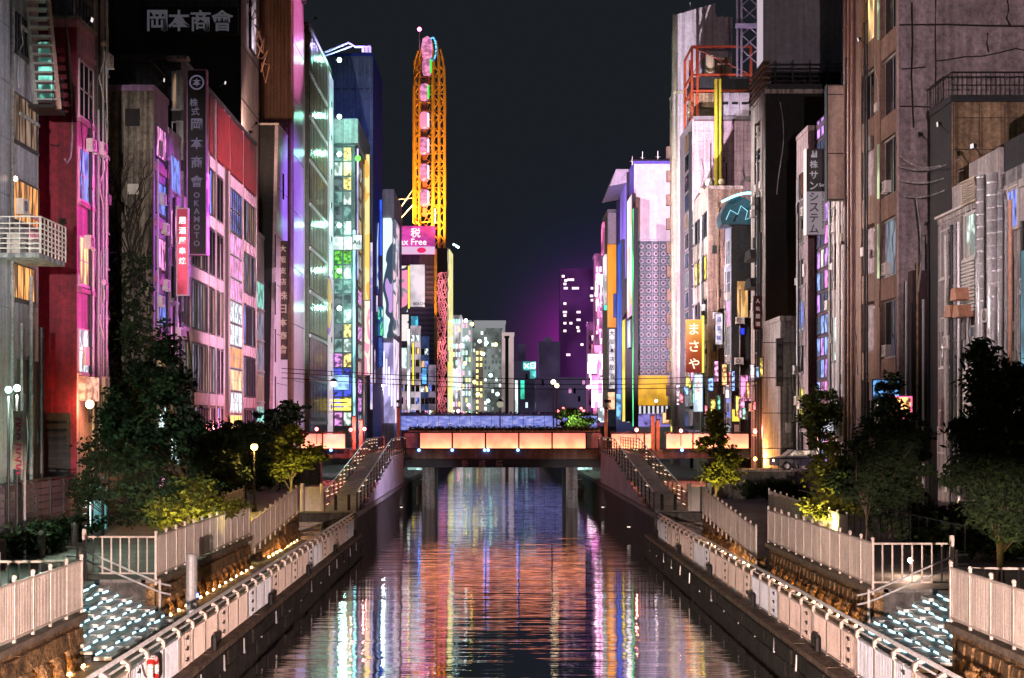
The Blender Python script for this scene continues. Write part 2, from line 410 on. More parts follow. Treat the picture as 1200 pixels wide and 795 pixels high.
fl('added golden floodlight on the lamp arm of the lattice slab', (-7.3, 275.2, 41.4), (-13, 286, 62), (1, .50, .14), 52000, 110)
fl('added golden floodlight on the left roof corner of the purple hall', (-19, 282.4, 40.6), (-13, 286, 68), (1, .50, .14), 52000, 84)
fl('added small orange floodlight at the foot of the tower column', (-11.5, 274.5, 17), (-11.9, 282, 36), (1, .5, .1), 24000, 26)
fl('added dim rose floodlight on the right lamp post of the viewpoint bridge', (5.3, -2, 9.2), (27, 78, 25), (1, .72, .74), 104000, 24)
fl('added cool floodlight on the right end post of the bridge facing the pink tiles', (9.7, 123, 8.3), (27, 160, 37), (1, .76, .90), 90000, 44)
fl('added dim cool floodlight on the left lamp post of the viewpoint bridge', (-5.3, -2, 9.2), (-22, 83, 18), (1, .86, .78), 120000, 13)
fl('added crimson floodlight on the balcony corner beside the red flank', (-18.4, 60.4, 14.9), (-21.2, 68, 12), (1, .1, .18), 300, 130)
fl('added brownish floodlight on the end of the red panelled roof', (-20.4, 118.3, 30.6), (-22, 139.5, 40), (1, .6, .42), 4500, 90)
fl('added pale lilac floodlight on the duct building roof turned to the tiled building', (21.6, 64.5, 18.9), (-20, 57, 17), (.86, .82, 1), 19000, 22)
fl('added cool floodlight on the right end post aimed at the white tower', (9.9, 124.2, 8.3), (26, 176, 47), (.95, .88, 1), 200000, 22)

# ------------------------------------------------------------------ ground and promenades
pave = mat('upper_paving', (.16, .155, .15), .7, .3, .8, .3, 0)
walk = mat('walkway_paving', (.34, .30, .27), .6, .25, 1.2, .3, 0)
conc = mat('concrete', (.30, .28, .27), .85, .3, .8, .4, .35)
conc_d = mat('concrete_dark', (.12, .115, .11), .85, .35, .8, .4, .4)
quay_m = mat('quay_stone', (.038, .03, .022), .9, .6, 1.4, .6, .5)
moss = mat('kerb_stone', (.22, .15, .11), .85, .5, 2.0, .5, .0)
XL, XR = -7.9, 9.0        # promenade rails
WLx, WRx = -10.9, 11.4    # retaining walls
stl = (37.5, 45.7, 62.9); str_ = (35.7, 43.1, 59.6)
m = MB()
m.box(-400, -14.2, -20, 1200, -3, 1.3)
m.box(-14.2, WLx - .35, -20, stl[0], -3, 1.3).box(-14.2, WLx - .35, stl[1], stl[2], -3, 1.3).box(-14.2, XL + .1, 79.5, 1200, -3, 1.3)
m.box(14.8, 400, -20, 1200, -3, 1.3)
m.box(WRx + .35, 14.8, -20, str_[0], -3, 1.3).box(WRx + .35, 14.8, str_[1], str_[2], -3, 1.3).box(XR - .1, 14.8, 79.5, 1200, -3, 1.3)
struct('upper_ground', m, pave)
m = MB().box(WLx - .35, -7.62, -20, 79.5, -3, 0).box(-14.2, WLx - .35, stl[0], stl[1], -3, -.004).box(8.42, WRx + .35, -20, 79.5, -3, 0).box(WRx + .35, 14.8, str_[0], str_[1], -3, -.004)
struct('walkway', m, walk)
for s, x0, x1, a, e in ((-1, -14.2, WLx - .35, stl[2], 77), (1, WRx + .35, 14.8, str_[2], 77)):
    m = MB().prism([(a, -3), (79.5, -3), (79.5, 1.296), (77, 1.296), (a, .004)], 'x', x0, x1)
    struct('ramp_path', m, mat('ramp_paving', (.20, .21, .20), .6, .35, .6, .3, 0))
# thin paving joints on the walkway: slabs proud of the base
for s, x0, x1 in ((-1, WLx + .05, XL - .1), (1, XR + .1, WRx - .05)):
    m = MB(); y = 22
    while y < 78:
        for k in range(3):
            w_ = (x1 - x0) / 3; m.box(x0 + k * w_ + .012, x0 + (k + 1) * w_ - .012, y + .012, y + .888, .002, .016)
        y += .9
    struct('paving_slabs', m, walk, kind='stuff')
# quay walls: individual blocks along the waterline
struct('quay_wall', MB().box(-7.95, -7.60, -20, 79.5, -3, -.02).box(8.40, 8.75, -20, 79.5, -3, -.02)
       .box(-8.0, -7.75, 79.5, 1200, -3, 1.0).box(8.85, 9.1, 79.5, 1200, -3, 1.0), quay_m)
for s, x in ((-1, -7.60), (1, 8.40)):
    me = [MB().box(-.06 - .03 * k, .07, -.97, .97, -.21, .21).mesh('quay_block', quay_m) for k in range(3)]
    root = thing('quay_edge', 'mossy stone quay edge along the %s bank of the canal' % ('left' if s < 0 else 'right'), 'quay', (x, 24, -1.1))
    y = 24
    while y < 79:
        for k, z in enumerate((-.26, -.74)):
            o = link('quay_block', random.choice(me), root, (0, y - 24 + 1 + (k % 2) * .8, z + 1.1), 0 if s > 0 else pi)
        y += 2
    kb = MB().box(-.17, .17, -.98, .98, -.09, .07).mesh('kerb_stone', moss)
    y = 24
    while y < 79:
        link('kerb_stone', kb, root, (s * .13, y - 24 + 1, 1.1 + .06 + U(-.008, .008))); y += 2
    # little rusty mooring irons hanging over the edge
    mb = MB()
    y = 27
    while y < 79: mb.tube([(x - s * .07, y, -.1), (x - s * .09, y, -.55)], .03, 5); y += 3.1
    part('mooring_iron', mb, steel, root, kind='stuff')

# ------------------------------------------------------------------ water
wm = bpy.data.materials.new('canal_water'); wm.use_nodes = True
n = wm.node_tree.nodes; l = wm.node_tree.links; p = n['Principled BSDF']
p.inputs['Base Color'].default_value = (.004, .006, .010, 1); p.inputs['Roughness'].default_value = .03
p.inputs['IOR'].default_value = 12.0; p.inputs['Specular IOR Level'].default_value = .8
g = n.new('ShaderNodeNewGeometry')
def wave(sc, detail, w_):
    mp = n.new('ShaderNodeMapping'); mp.inputs['Scale'].default_value = sc; l.new(g.outputs['Position'], mp.inputs['Vector'])
    t = n.new('ShaderNodeTexNoise'); t.inputs['Scale'].default_value = 1; t.inputs['Detail'].default_value = detail
    l.new(mp.outputs[0], t.inputs['Vector'])
    k = n.new('ShaderNodeMath'); k.operation = 'MULTIPLY'; l.new(t.outputs['Fac'], k.inputs[0]); k.inputs[1].default_value = w_
    return k.outputs[0]
a1 = wave((.16, 1.5, 1), 2.0, 1.1); a2 = wave((.35, 5.5, 1), 2, .5)
a3 = wave((.10, .42, 1), 2, 2.3)
ad0 = n.new('ShaderNodeMath'); ad0.operation = 'ADD'; l.new(a1, ad0.inputs[0]); l.new(a3, ad0.inputs[1])
ad = n.new('ShaderNodeMath'); ad.operation = 'ADD'; l.new(ad0.outputs[0], ad.inputs[0]); l.new(a2, ad.inputs[1])
b = n.new('ShaderNodeBump'); b.inputs['Strength'].default_value = 1.0; b.inputs['Distance'].default_value = .016
l.new(ad.outputs[0], b.inputs['Height']); l.new(b.outputs[0], p.inputs['Normal'])
struct('water', MB().add([(-7.8, -20, -1.1), (9.0, -20, -1.1), (9.0, 1200, -1.1), (-7.8, 1200, -1.1)], [(0, 1, 2, 3)]), wm)

# ------------------------------------------------------------------ retaining walls with footlights
stone = mat('wall_stone', (.34, .20, .09), .9, .6, 2.2, .8, .35)
cap_m = mat('wall_cap', (.20, .16, .13), .8, .3, 1.5, .4, 0)
foot = em('footlight_glow', (1, .50, .16), 300)
def boulder():
    n_, lv = 7, ((-.3, 1, 1), (-.1, 1.12, 1), (.12, 1.0, 1.02), (.3, .62, .95)); vs = []
    for z, sx_, sy_ in lv:
        for k in range(n_):
            a_ = -pi / 2 + pi * k / (n_ - 1); vs.append((-(.30 * cos(a_) + U(-.03, .05)) * sx_ + .02, .37 * sin(a_) * sy_, z + U(-.02, .02)))
    fs = [(j * n_ + k, j * n_ + k + 1, (j + 1) * n_ + k + 1, (j + 1) * n_ + k) for j in range(3) for k in range(n_ - 1)] + [tuple(3 * n_ + k for k in range(n_))]
    return MB().add(vs, fs).mesh('stone_pier', stone)
def retaining(x, s, a, e, label, ztop=1.3, ramp=False):
    root = thing('retaining_wall', label, 'wall', (x, a, 0))
    part('wall_core', MB().box(x - .06 * s * -1, x + s * .36, a, e, -.02, ztop - .12), stone, root) if not ramp else \
        part('wall_core', MB().prism([(a, -.02), (e, -.02), (e, ztop), (a, .42)], 'x', x, x + s * .36), stone, root)
    cp = [MB().hexa([(-.16 + U(-.03, .03), -.28, -h), (.1, -.28, -h), (.1, .28, -h), (-.13 + U(-.03, .03), .28, -h), (-.12 + U(-.03, .03), -.27, h), (.1, -.27, h), (.1, .27, h), (-.1, .26, h)]).mesh('stone_block', stone) for h in (.2, .2, .205)]
    pier = [boulder() for _ in range(4)]
    lm = MB().box(-.03, 0, -.05, .05, 0, .04).mesh('footlight', foot)
    pitch = 1.18; nb = int((e - a - .3) / pitch)
    rz = 0 if s > 0 else pi
    for i in range(nb):
        y = .45 + i * pitch
        h = ztop if not ramp else min(ztop, .42 + (ztop - .42) * (y / (e - a)))
        if h > .75: link('stone_pier', random.choice(pier), root, (0, y, .3), rz)
        if y + pitch * .5 < e - a - .1: link('footlight', lm, root, (-s * .20, y + pitch * .5, .02), rz)
        if h > 1.0:
            for r_ in range(1 if h < 1.2 else 1):
                for q in range(2): link('stone_block', random.choice(cp), root, (0, y + q * pitch / 2 + .02 * (-1) ** i, .80 + U(-.01, .01)), rz)
                for q in range(2): link('stone_block', random.choice(cp), root, (s * .05, y + q * pitch / 2 + .1, 1.0 + .203 - .2 + .2), rz) if False else None
    if not ramp: part('wall_cap', MB().box(x - s * .14, x + s * .5, a, e, ztop - .13, ztop + .03), cap_m, root)
    return root
retaining(WLx, -1, 24, stl[0], 'rough stone footlit wall at bottom left below the nearest white fence')
retaining(WLx, -1, stl[1], stl[2], 'footlit stone wall on the left bank between the glowing steps and the ramp')
retaining(WRx, 1, 24, str_[0], 'rough stone footlit wall at bottom right below the nearest white fence')
retaining(WRx, 1, str_[1], str_[2], 'footlit stone wall on the right bank between the glowing steps and the ramp')
retaining(WLx, -1, 66, 78.5, 'short footlit wall beneath the slanting fence on the left bank', 1.4, True)
retaining(WRx, 1, 62, 78.5, 'short footlit wall beneath the slanting fence on the right bank', 1.4, True)
for s, x in ((-1, WLx), (1, WRx)):
    r = thing('end_wall', 'dark concrete wall closing the lower walkway under the %s bridge ramp' % ('left' if s < 0 else 'right'), 'wall', (x, 79.3, 0))
    part('wall_face', MB().box(x + s * .4, (XL + .15) if s < 0 else (XR - .15), 79.2, 79.5, -.02, 1.35), conc_d, r)
    for k in range(4):
        part('step', MB().box(x + s * .2, x - s * 1.3, 77.2 + k * .45, 77.65 + k * .45 if k < 3 else 79.19, .016, .2 + k * .22), walk, r)

# ------------------------------------------------------------------ glowing steps
led = em('step_led', (.5, .9, 1), 2.5)
tread = mat('step_stone', (.6, .64, .64), .5, .2, 3, .3, 0)
riser = mat('step_riser', (.05, .055, .06), .8, .2, 3, .3, 0)
for s, xa, (y0, y1, _) in ((-1, WLx, stl), (1, WRx, str_)):
    root = thing('glowing_steps', 'staggered stone steps with white LED strips on the %s bank' % ('left' if s < 0 else 'right'), 'steps', (xa, y0, 0))
    n_ = 8; g_ = .37; cw = (y1 - y0 - .1) / 9; xs = xa - s * .62
    bm = {}
    part('landing', MB().box(xs + s * n_ * g_, -14.2 if s < 0 else 14.8, y0 + .02, y1 - .02, 0, 1.3), pave, root)
    for k in range(n_):
        zt = 1.3 * (k + 1) / n_ - .02; x0 = xs + s * k * g_
        part('riser_base', MB().box(x0 + s * .02, x0 + s * g_ + (s * 4 if k == n_ - 1 else 0) * 0, y0 + .02, y1 - .02, .0 if k else .02, zt - .12), riser, root)
        for j in range(9):
            hi = (j + k) % 2 == 0
            key = (k, hi)
            if key not in bm:
                bm[key] = MB().box(0, g_ * (1.3 if hi else .9), .02, cw - .02, -.10, .0 if hi else -.012).mesh('tread_block', tread)
            o = link('tread_block', bm[key], root, ((x0 - s * (.14 if hi else 0)) - xa, (j * cw + .05) if s > 0 else (j * cw + .05 + cw), zt), 0 if s > 0 else pi)
            ys = .05 + j * cw + (cw * .18 if hi else cw * .40)
            if 'ledm' not in CACHE: CACHE['ledm'] = MB().box(-.02, .03, 0, .52, -.02, .02).mesh('led_strip', led)
            link('led_strip', CACHE['ledm'], root, ((x0 - s * (.10 if hi else -.01)) - xa, ys, zt - .15))
    # cheek wall of pale blocks on the far side
    for i in range(5):
        for r_ in range(2):
            part('cheek_block', MB().box(xa + s * (.35 + i * .9) , xa + s * (.35 + (i + 1) * .9 - .02), y1 - .015, y1 + .25, .05 + r_ * .58, .05 + r_ * .58 + .565), conc_d, root)

# ------------------------------------------------------------------ white slatted fences
fence_pt = mat('fence_paint', (.66, .58, .53), .45, .15, 3, .06, .22)
def fence(label, x0, y0, x1, y1, zb0, zb1, h=1.25, pitch=1.4, slats=True, group='white slatted fences above the walkway', finial=True):
    root = thing('slatted_fence', label, 'fence', (x0, y0, zb0), group)
    Lf = math.hypot(x1 - x0, y1 - y0); n_ = max(1, round(Lf / pitch)); ux, uy = (x1 - x0) / Lf, (y1 - y0) / Lf
    ang = math.atan2(uy, ux); stp = Lf / n_; dz = (zb1 - zb0) / n_
    pm = MB().box(-.035, .035, -.035, .035, -.32, h + .10).lathe([(.03, 0), (.055, .03), (.055, .07), (.03, .10)], (0, 0, h + .08), 8).mesh('fence_post', fence_pt)
    sm = MB()
    sl = .11
    q = int((stp - .1) / sl)
    for i in range(q):
        t = .05 + (stp - .1) * (i + .5) / q; z = dz * t / stp
        sm.hexa([(t - .036, -.012, z + .03), (t + .036, -.012, z + .03), (t + .036, .012, z + .03), (t - .036, .012, z + .03),
                 (t - .036, -.012, z + h), (t + .036, -.012, z + h), (t + .036, .012, z + h), (t - .036, .012, z + h)])
    sm = sm.mesh('slat_panel', fence_pt)
    rm = MB()
    for z in (.0, h):
        rm.hexa([(.035, -.03, z - .03), (stp - .035, -.03, z - .03 + dz), (stp - .035, .03, z - .03 + dz), (.035, .03, z - .03), (.035, -.03, z + .03), (stp - .035, -.03, z + .03 + dz), (stp - .035, .03, z + .03 + dz), (.035, .03, z + .03)])
    rm = rm.mesh('fence_rail', fence_pt)
    for i in range(n_ + 1):
        p_ = (ux * stp * i, uy * stp * i, dz * i)
        link('fence_post', pm, root, p_, ang)
        if i < n_:
            o = link('slat_panel', sm, root, p_, ang, kind='stuff'); link('fence_rail', rm, root, p_, ang)
    return root
fx, fr_ = WLx - .02, WRx + .02
fence('nearest white slatted fence at the bottom left corner of the view', fx, 27, fx, stl[0], 1.44, 1.44)
fence('long white slatted fence on the left bank past the glowing steps', fx, stl[1], fx, stl[2], 1.44, 1.44)
fence('slanting white slatted fence following the ramp path on the left bank', fx - .1, 63.5, fx, 78, .62, 1.5, 1.25)
fence('short white slatted fence behind the yellow bush on the left bank', -14.2, 66, -14.0, 79, 1.2, 1.5, 1.2)
fence('nearest white slatted fence at the bottom right corner of the view', fr_, 27, fr_, str_[0], 1.44, 1.44)
fence('long white slatted fence on the right bank past the glowing steps', fr_, str_[1], fr_, str_[2], 1.44, 1.44)
fence('slanting white slatted fence following the ramp path on the right bank', fr_ - .35, 60.5, fr_ - .2, 77, .6, 1.5, 1.25)
fence('short white slatted fence half behind the yellow-lit tree on the right bank', 14.8, 60, 14.6, 76, 1.2, 1.5, 1.2)
def barfence(label, x0, x1, y, z, h=1.25, n_=8):
    root = thing('bar_fence', label, 'fence', (x0, y, z))
    part('frame', MB().tube([(x0, y, z + h), (x1, y, z + h)], .035).tube([(x0, y, z + .08), (x1, y, z + .08)], .03).box(x1 - .06, x1 + .06, y - .05, y + .05, z - .2, z + h + .25), fence_pt, root)
    bm = MB().tube([(0, 0, .08), (0, 0, h)], .028, 6).mesh('bar', fence_pt)
    for i in range(1, n_): link('bar', bm, root, ((x1 - x0) * i / n_, 0, 0))
barfence('open barred fence at the top of the left glowing steps, far side', fx, fx - 2.3, stl[1] + .02, 1.42)
barfence('open barred fence closing the near side of the left glowing steps', fx, fx - 2.2, stl[0] - .02, 1.42)
barfence('open barred fence at the top of the right glowing steps, far side', fr_, fr_ + 2.4, str_[1] + .02, 1.42)
barfence('open barred fence closing the near side of the right glowing steps', fr_, fr_ + 3.4, str_[0] - .02, 1.42)
for s, x, y, yb in ((-1, WLx, stl[1] - .18, stl[0] + .2), (1, WRx, str_[1] - .18, str_[0] + .2)):
    root = thing('stair_handrail', 'two-bar steel handrail sloping down beside the far edge of the %s glowing steps' % ('left' if s < 0 else 'right'), 'handrail', (x, y, 0))
    xa, xb = x - s * .15, x + s * 2.5
    for dz in (0, -.28):
        part('rail_tube', MB().tube([(xa - s * .35, y, 1.12 + dz), (xa, y, 1.2 + dz), (xb, y, 2.35 + dz), (xb + s * .35, y, 2.35 + dz)], .03, 8), steel, root)
    for xx, z0, z1 in ((xa, 0, 1.3), (xb, 1.1, 2.5)): part('handrail_post', MB().tube([(xx, y, z0), (xx, y, z1)], .045, 8), fence_pt, root)
    r2 = thing('stair_post', 'short thick steel post at the near edge of the %s glowing steps' % ('left' if s < 0 else 'right'), 'post', (x, yb, 0))
    part('post_tube', MB().lathe([(.07, .9), (.07, 1.75), (.05, 1.8)], (x + s * .25, yb, 0), 10), fence_pt, r2)

# ------------------------------------------------------------------ canal-side railings
panel_w = mat('rail_panel_cream', (.64, .52, .46), .4, .12, 2, .05, .15)
panel_c = mat('rail_panel_white', (.62, .66, .74), .35, .12, 2, .05, .15)
rail_m = plain('rail_post_paint', (.60, .50, .44), .4)
def promenade_rail(s, x, y0, y1):
    root = thing('canal_railing', 'panelled promenade railing with polished top rail along the %s edge of the canal' % ('left' if s < 0 else 'right'), 'railing', (x, y0, 0), None)
    pitch = 1.62; n_ = int((y1 - y0) / pitch)
    c = -s        # towards the canal
    part('top_rail', MB().tube([(x - c * .10, y0, 1.30), (x - c * .10, y1, 1.30)], .05, 10), steel, root, smooth=True)
    part('second_rail', MB().tube([(x - c * .02, y0, 1.16), (x - c * .02, y1, 1.16)], .025, 8), steel, root, smooth=True)
    post = MB().box(-.03, .03, -.06, .06, 0, 1.02).box(-.09, .05, -.09, .09, 0, .03).mesh('rail_post', rail_m)
    br = MB().prism([(-.10, 1.26), (-.02, 1.22), (.06, 1.16), (.08, 1.02), (.03, .95), (.03, 1.02), (-.02, 1.12), (-.14, 1.18)], 'y', -.07, .07).mesh('rail_bracket', rail_m)
    lat = MB()
    for z in (.85, .58, .30): lat.tube([(.05, -.16, z), (.05, .14, z)], .015, 5).box(.035, .07, .05, .12, z - .05, z + .05)
    lat = lat.mesh('latch', iron)
    def pan(mm, w_, gap=0):
        q = MB().box(-.015, .012, -w_ / 2, w_ / 2, .10, .98)
        k = int(w_ / .13)
        for i in range(k + 1):
            t = -w_ / 2 + .02 + (w_ - .04) * i / k; q.box(.012, .026, t - .014, t + .014, .12, .96)
        return q.box(-.02, .035, -w_ / 2, w_ / 2, .98, 1.02).box(-.02, .035, -w_ / 2, w_ / 2, .06, .10).mesh('rail_panel', mm)
    big = {m_: pan(m_, pitch - .16) for m_ in (panel_w, panel_c)}
    small = {m_: pan(m_, (pitch - .34) / 2) for m_ in (panel_w, panel_c)}
    rz = 0 if c > 0 else pi
    boll = MB().lathe([(.09, 0), (.09, .42), (.05, .5)], (0, 0, 0), 8).mesh('fender', iron)
    for i in range(n_):
        y = i * pitch; m_ = panel_c if (i % 9) in (4, 5, 6) else panel_w
        link('rail_post', post, root, (0, y, .02), rz); link('rail_bracket', br, root, (0, y, 0), rz)
        if i % 3 == 1:
            for sg in (-1, 1): link('rail_panel', small[m_], root, (0, y + pitch / 2 + sg * (pitch - .18) / 4, 0), rz)
            link('latch', lat, root, (0, y + pitch / 2, 0), rz)
            link('rail_post', post, root, (0, y + .17, .02), rz)
        else: link('rail_panel', big[m_], root, (0, y + pitch / 2, 0), rz)
        if i % 6 == 3: link('fender', boll, root, (c * .22, y + .2, .05))
    return root
promenade_rail(-1, XL, 24, 80.5)
promenade_rail(1, XR, 24, 80.5)
# life ring and orange cover hanging on the left rail
ring = thing('life_ring', 'white and red life ring hanging on the left canal railing near the bottom edge', 'life ring', (XL + .14, 32.2, .72))
mb = MB(); nr = 20
for i in range(nr):
    a_, b_ = 2 * pi * i / nr, 2 * pi * (i + 1) / nr
    mb.tube([(0, .28 * cos(a_), .28 * sin(a_)), (0, .28 * cos(b_), .28 * sin(b_))], .075, 8)
link('ring', mb.mesh('ring', mat('life_ring_white', (.75, .62, .6), .5, .1, 2, .1, 0), True), ring, (0, 0, 0))
mb = MB()
for k in range(4):
    a_ = pi / 4 + k * pi / 2; mb.tube([(0, .28 * cos(a_ - .2), .28 * sin(a_ - .2)), (0, .28 * cos(a_ + .2), .28 * sin(a_ + .2))], .085, 8)
link('red_band', mb.mesh('red_band', plain('signal_red', (.5, .02, .02), .5)), ring, (0, 0, 0))
bag = thing('rope_bag', 'crumpled orange rescue rope bag below the life ring', 'bag', (XL + .2, 31.4, .12))
mb = MB().ball((0, 0, .2), .2, 10, 1.1); mb.v = [(x + U(-.04, .04), y + U(-.04, .04), z + U(-.03, .03)) for x, y, z in mb.v]
link('bag_body', mb.mesh('bag_body', plain('orange_cloth', (.75, .16, .03), .8)), bag, (0, 0, 0))
link('bag_cord', MB().tube([(0, 0, .38), (-.1, .05, .6), (-.15, .05, .86)], .015, 5).mesh('bag_cord', white_pt), bag, (0, 0, 0))
# steel post standing on each walkway
for x, y, lb in ((-9.3, 43.5, 'tall grey steel column on the left walkway below the glowing steps'),):
    r = thing('steel_column', lb, 'column', (x, y, 0))
    part('shaft', MB().lathe([(.17, .016), (.17, 2.25), (.15, 2.32)], (x, y, 0), 14), frame_pt, r, smooth=False)
    part('base_plate', MB().box(x - .25, x + .25, y - .25, y + .25, .016, .05), frame_pt, r)
    part('marker_light', MB().box(x + .15, x + .2, y - .05, y + .05, 1.0, 1.12), em('marker_blue', (.15, .2, 1), 6), r)

# ------------------------------------------------------------------ ramps up to the bridge
BD = 124.0
rampc = mat('ramp_concrete', (.50, .50, .45), .8, .25, .6, .4, 0)
side_w = mat('ramp_side_panel', (.52, .48, .55), .4, .2, .5, .1, .35)
rust = mat('ramp_rail_paint', (.20, .11, .07), .5, .3, 2, .1, 0)
glowbar = em('rail_light', (1, .68, .42), 1.1)
for s, xi, xo in ((-1, -7.9, -9.75), (1, 9.0, 10.9)):
    side = 'left' if s < 0 else 'right'
    root = thing('bridge_ramp', 'long sloping concrete ramp climbing to the bridge on the %s bank' % side, 'ramp', (xi, 81, 1.3))
    y0, y1, z0, z1 = 81, 108, 1.32, 4.07
    part('deck', MB().prism([(y0, z0 - .01), (y1, z1 - .35), (BD - .02, z1 - .35), (BD - .02, z1), (y1, z1), (y0, z0 + .02)], 'x', xi + s * .05, xo), rampc, root)
    sp = MB(); k = 0; y = 86.0
    while y < 121:
        zt = min(z1 - .4, z0 + (z1 - z0) * (y - y0) / (y1 - y0) - .4)
        part('side_panel', MB().box(xi - s * .0, xi + s * .08, y + .03, y + 1.97, -1.4, zt), side_w, root); y += 2; k += 1
    for xx, inner in ((xi, True), (xo, False)):
        nm = 'ramp_guard'
        n_ = 19; pts = []
        for i in range(n_ + 1):
            yy = y0 + (BD - y0) * i / n_; zz = min(z1, z0 + (z1 - z0) * (yy - y0) / (y1 - y0)); pts.append((xx, yy, zz))
        pm = MB().box(-.04, .04, -.05, .05, -.25, 1.12).mesh('guard_post', rust if not inner else frame_dk)
        for q in pts: link('guard_post', pm, root, Vector(q) - root.location)
        for h in (1.1, .85, .6, .35, .12):
            part('guard_tube', MB().tube([(a_, b_, c_ + h) for a_, b_, c_ in pts], .035 if h == 1.1 else .02, 6), steel if h == 1.1 else rust, root)
        gm = MB().box(-.02, .02, -.5, .5, -.02, .02).mesh('light_bar', glowbar)
        for i in range(n_):
            t = (i + .5) / n_; yy = y0 + (BD - y0) * t; zz = min(z1, z0 + (z1 - z0) * (yy - y0) / (y1 - y0))
            for hh in ((.98,) if inner else (.98, .72, .47, .24)):
              if rnd() < .55: link('light_bar', gm, root, Vector((xx - s * .04, yy, zz + hh)) - root.location)
    for xx in (xi + s * .5, xi + s * 1.25):
        b_ = thing('bollard', 'dark bollard at the foot of the %s ramp, %s' % (side, 'nearer the water' if xx == xi + s * .5 else 'away from the water'), 'bollard', (xx, 81.3, 1.3))
        part('bollard_body', MB().lathe([(.09, 1.32), (.09, 2.2), (.05, 2.28)], (xx, 81.3, 0), 10), iron, b_)
    r = thing('ramp_gate', 'pale panelled gate posts beside the foot of the %s ramp' % side, 'gate', (xo + s * .4, 81.5, 1.3))
    part('gate_panel', MB().box(xo + s * .25, xo + s * 1.2, 81.5, 81.6, 1.3, 2.7), white_pt, r)
    part('gate_post', MB().lathe([(.12, 1.3), (.12, 2.9)], (xo + s * .2, 81.55, 0), 10), white_pt, r)
    part('gate_post', MB().lathe([(.12, 1.3), (.12, 2.9)], (xo + s * 1.35, 81.55, 0), 10), white_pt, r)

# ------------------------------------------------------------------ the bridge
glow = screen  # alias
bm_ = bpy.data.materials.new('glowing_parapet'); bm_.use_nodes = True
n = bm_.node_tree.nodes; l = bm_.node_tree.links; p = n['Principled BSDF']
p.inputs['Base Color'].default_value = (.5, .4, .35, 1)
g = n.new('ShaderNodeNewGeometry'); sx = n.new('ShaderNodeSeparateXYZ'); l.new(g.outputs['Position'], sx.inputs[0])
mr = n.new('ShaderNodeMapRange'); mr.inputs['From Min'].default_value = 4.2; mr.inputs['From Max'].default_value = 5.5
mr.inputs['To Min'].default_value = 0; mr.inputs['To Max'].default_value = 1; l.new(sx.outputs['Z'], mr.inputs['Value'])
cr = n.new('ShaderNodeValToRGB'); e = cr.color_ramp.elements
e[0].color = (1.9, .72, .32, 1); e[1].color = (.95, .20, .15, 1); k_ = e.new(.38); k_.color = (1.45, .42, .22, 1)
l.new(mr.outputs[0], cr.inputs[0]); l.new(cr.outputs[0], p.inputs['Emission Color'])
tn = n.new('ShaderNodeTexNoise'); tn.inputs['Scale'].default_value = 1.1; tn.inputs['Detail'].default_value = 6; l.new(g.outputs['Position'], tn.inputs['Vector'])
mn = n.new('ShaderNodeMapRange'); mn.inputs['From Min'].default_value = .35; mn.inputs['From Max'].default_value = .62; mn.inputs['To Min'].default_value = .72; mn.inputs['To Max'].default_value = 1.15; l.new(tn.outputs['Fac'], mn.inputs['Value']); l.new(mn.outputs[0], p.inputs['Emission Strength'])
girder = mat('bridge_girder', (.26, .15, .10), .6, .3, 1.2, .2, .3)
girder_d = mat('bridge_underbeam', (.018, .017, .02), .6, .3, 1.2, .2, .2)
bx0, bx1 = Xp(470, BD), Xp(712, BD)
br = thing('footbridge', 'low canal bridge with glowing orange parapet panels and dark girders', 'bridge', (0.5, BD, 3.2))
part('girder', MB().prism([(bx0 + .2, 4.07), (bx1 - .2, 4.07), (bx1 - 1.0, 3.26), (bx0 + 1.0, 3.26)], 'y', BD, BD + .3), girder, br)
part('under_beam', MB().box(bx0 - 1, bx1 + 1, BD + .35, BD + 9.5, 2.5, 3.24).box(bx0 - .2, bx1 + .2, BD + .02, BD + .34, 2.5, 3.24), girder_d, br)
part('road_slab', MB().box(-40, 40, BD + .31, BD + 9.8, 3.3, 4.05), conc_d, br)
edges = [472, 491.5, 530, 569, 608, 647, 687, 706]
for i in range(7):
    x0, x1 = Xp(edges[i], BD), Xp(edges[i + 1], BD)
    part('parapet_panel', MB().box(x0 + .07, x1 - .07, BD - .02, BD + .12, 4.18, 5.5), bm_ if 0 < i < 6 else mat('unlit_panel', (.35, .28, .34), .5, .3, 1, .1, .1), br)
def pframe(x0, x1):
    part('parapet_frame', MB().box(x0 - .06, x0 + .06, BD - .08, BD + .16, 4.08, 5.62).box(x0 + .06, x1 - .06, BD - .06, BD + .14, 5.5, 5.62).box(x0 + .06, x1 - .06, BD - .06, BD + .14, 4.08, 4.18), iron, br)
for i in range(7): pframe(Xp(edges[i], BD), Xp(edges[i + 1], BD))
for ed in ((378, 405), (352, 378), (716, 755), (755, 768), (780, 812), (812, 845), (845, 878)):
    x0, x1 = Xp(ed[0], BD), Xp(ed[1], BD)
    part('parapet_panel', MB().box(x0 + .07, x1 - .07, BD - .02, BD + .12, 4.1, 5.42), bm_, br); pframe(x0, x1)
ledb = em('blue_led', (.1, .25, 1), 9)
for px in (491, 530, 568, 572, 607, 388, 799): part('blue_led', MB().ball((Xp(px, BD), BD - .12, 4.02), .13, 6), ledb, br)
mb = MB(); cx = Xp(565, BD)
for i, ch in enumerate('新戎橋'):
    q = MB(); lettering(q, ch, .62, 0, 0); mb.add([(cx + (i - 1) * 1.5 + y, BD - .02 - x, 2.86 + z) for x, y, z in q.v], q.f)
part('lettering', mb, mat('bronze_letters', (.32, .20, .16), .5, .1, 2, 0, 0), br)
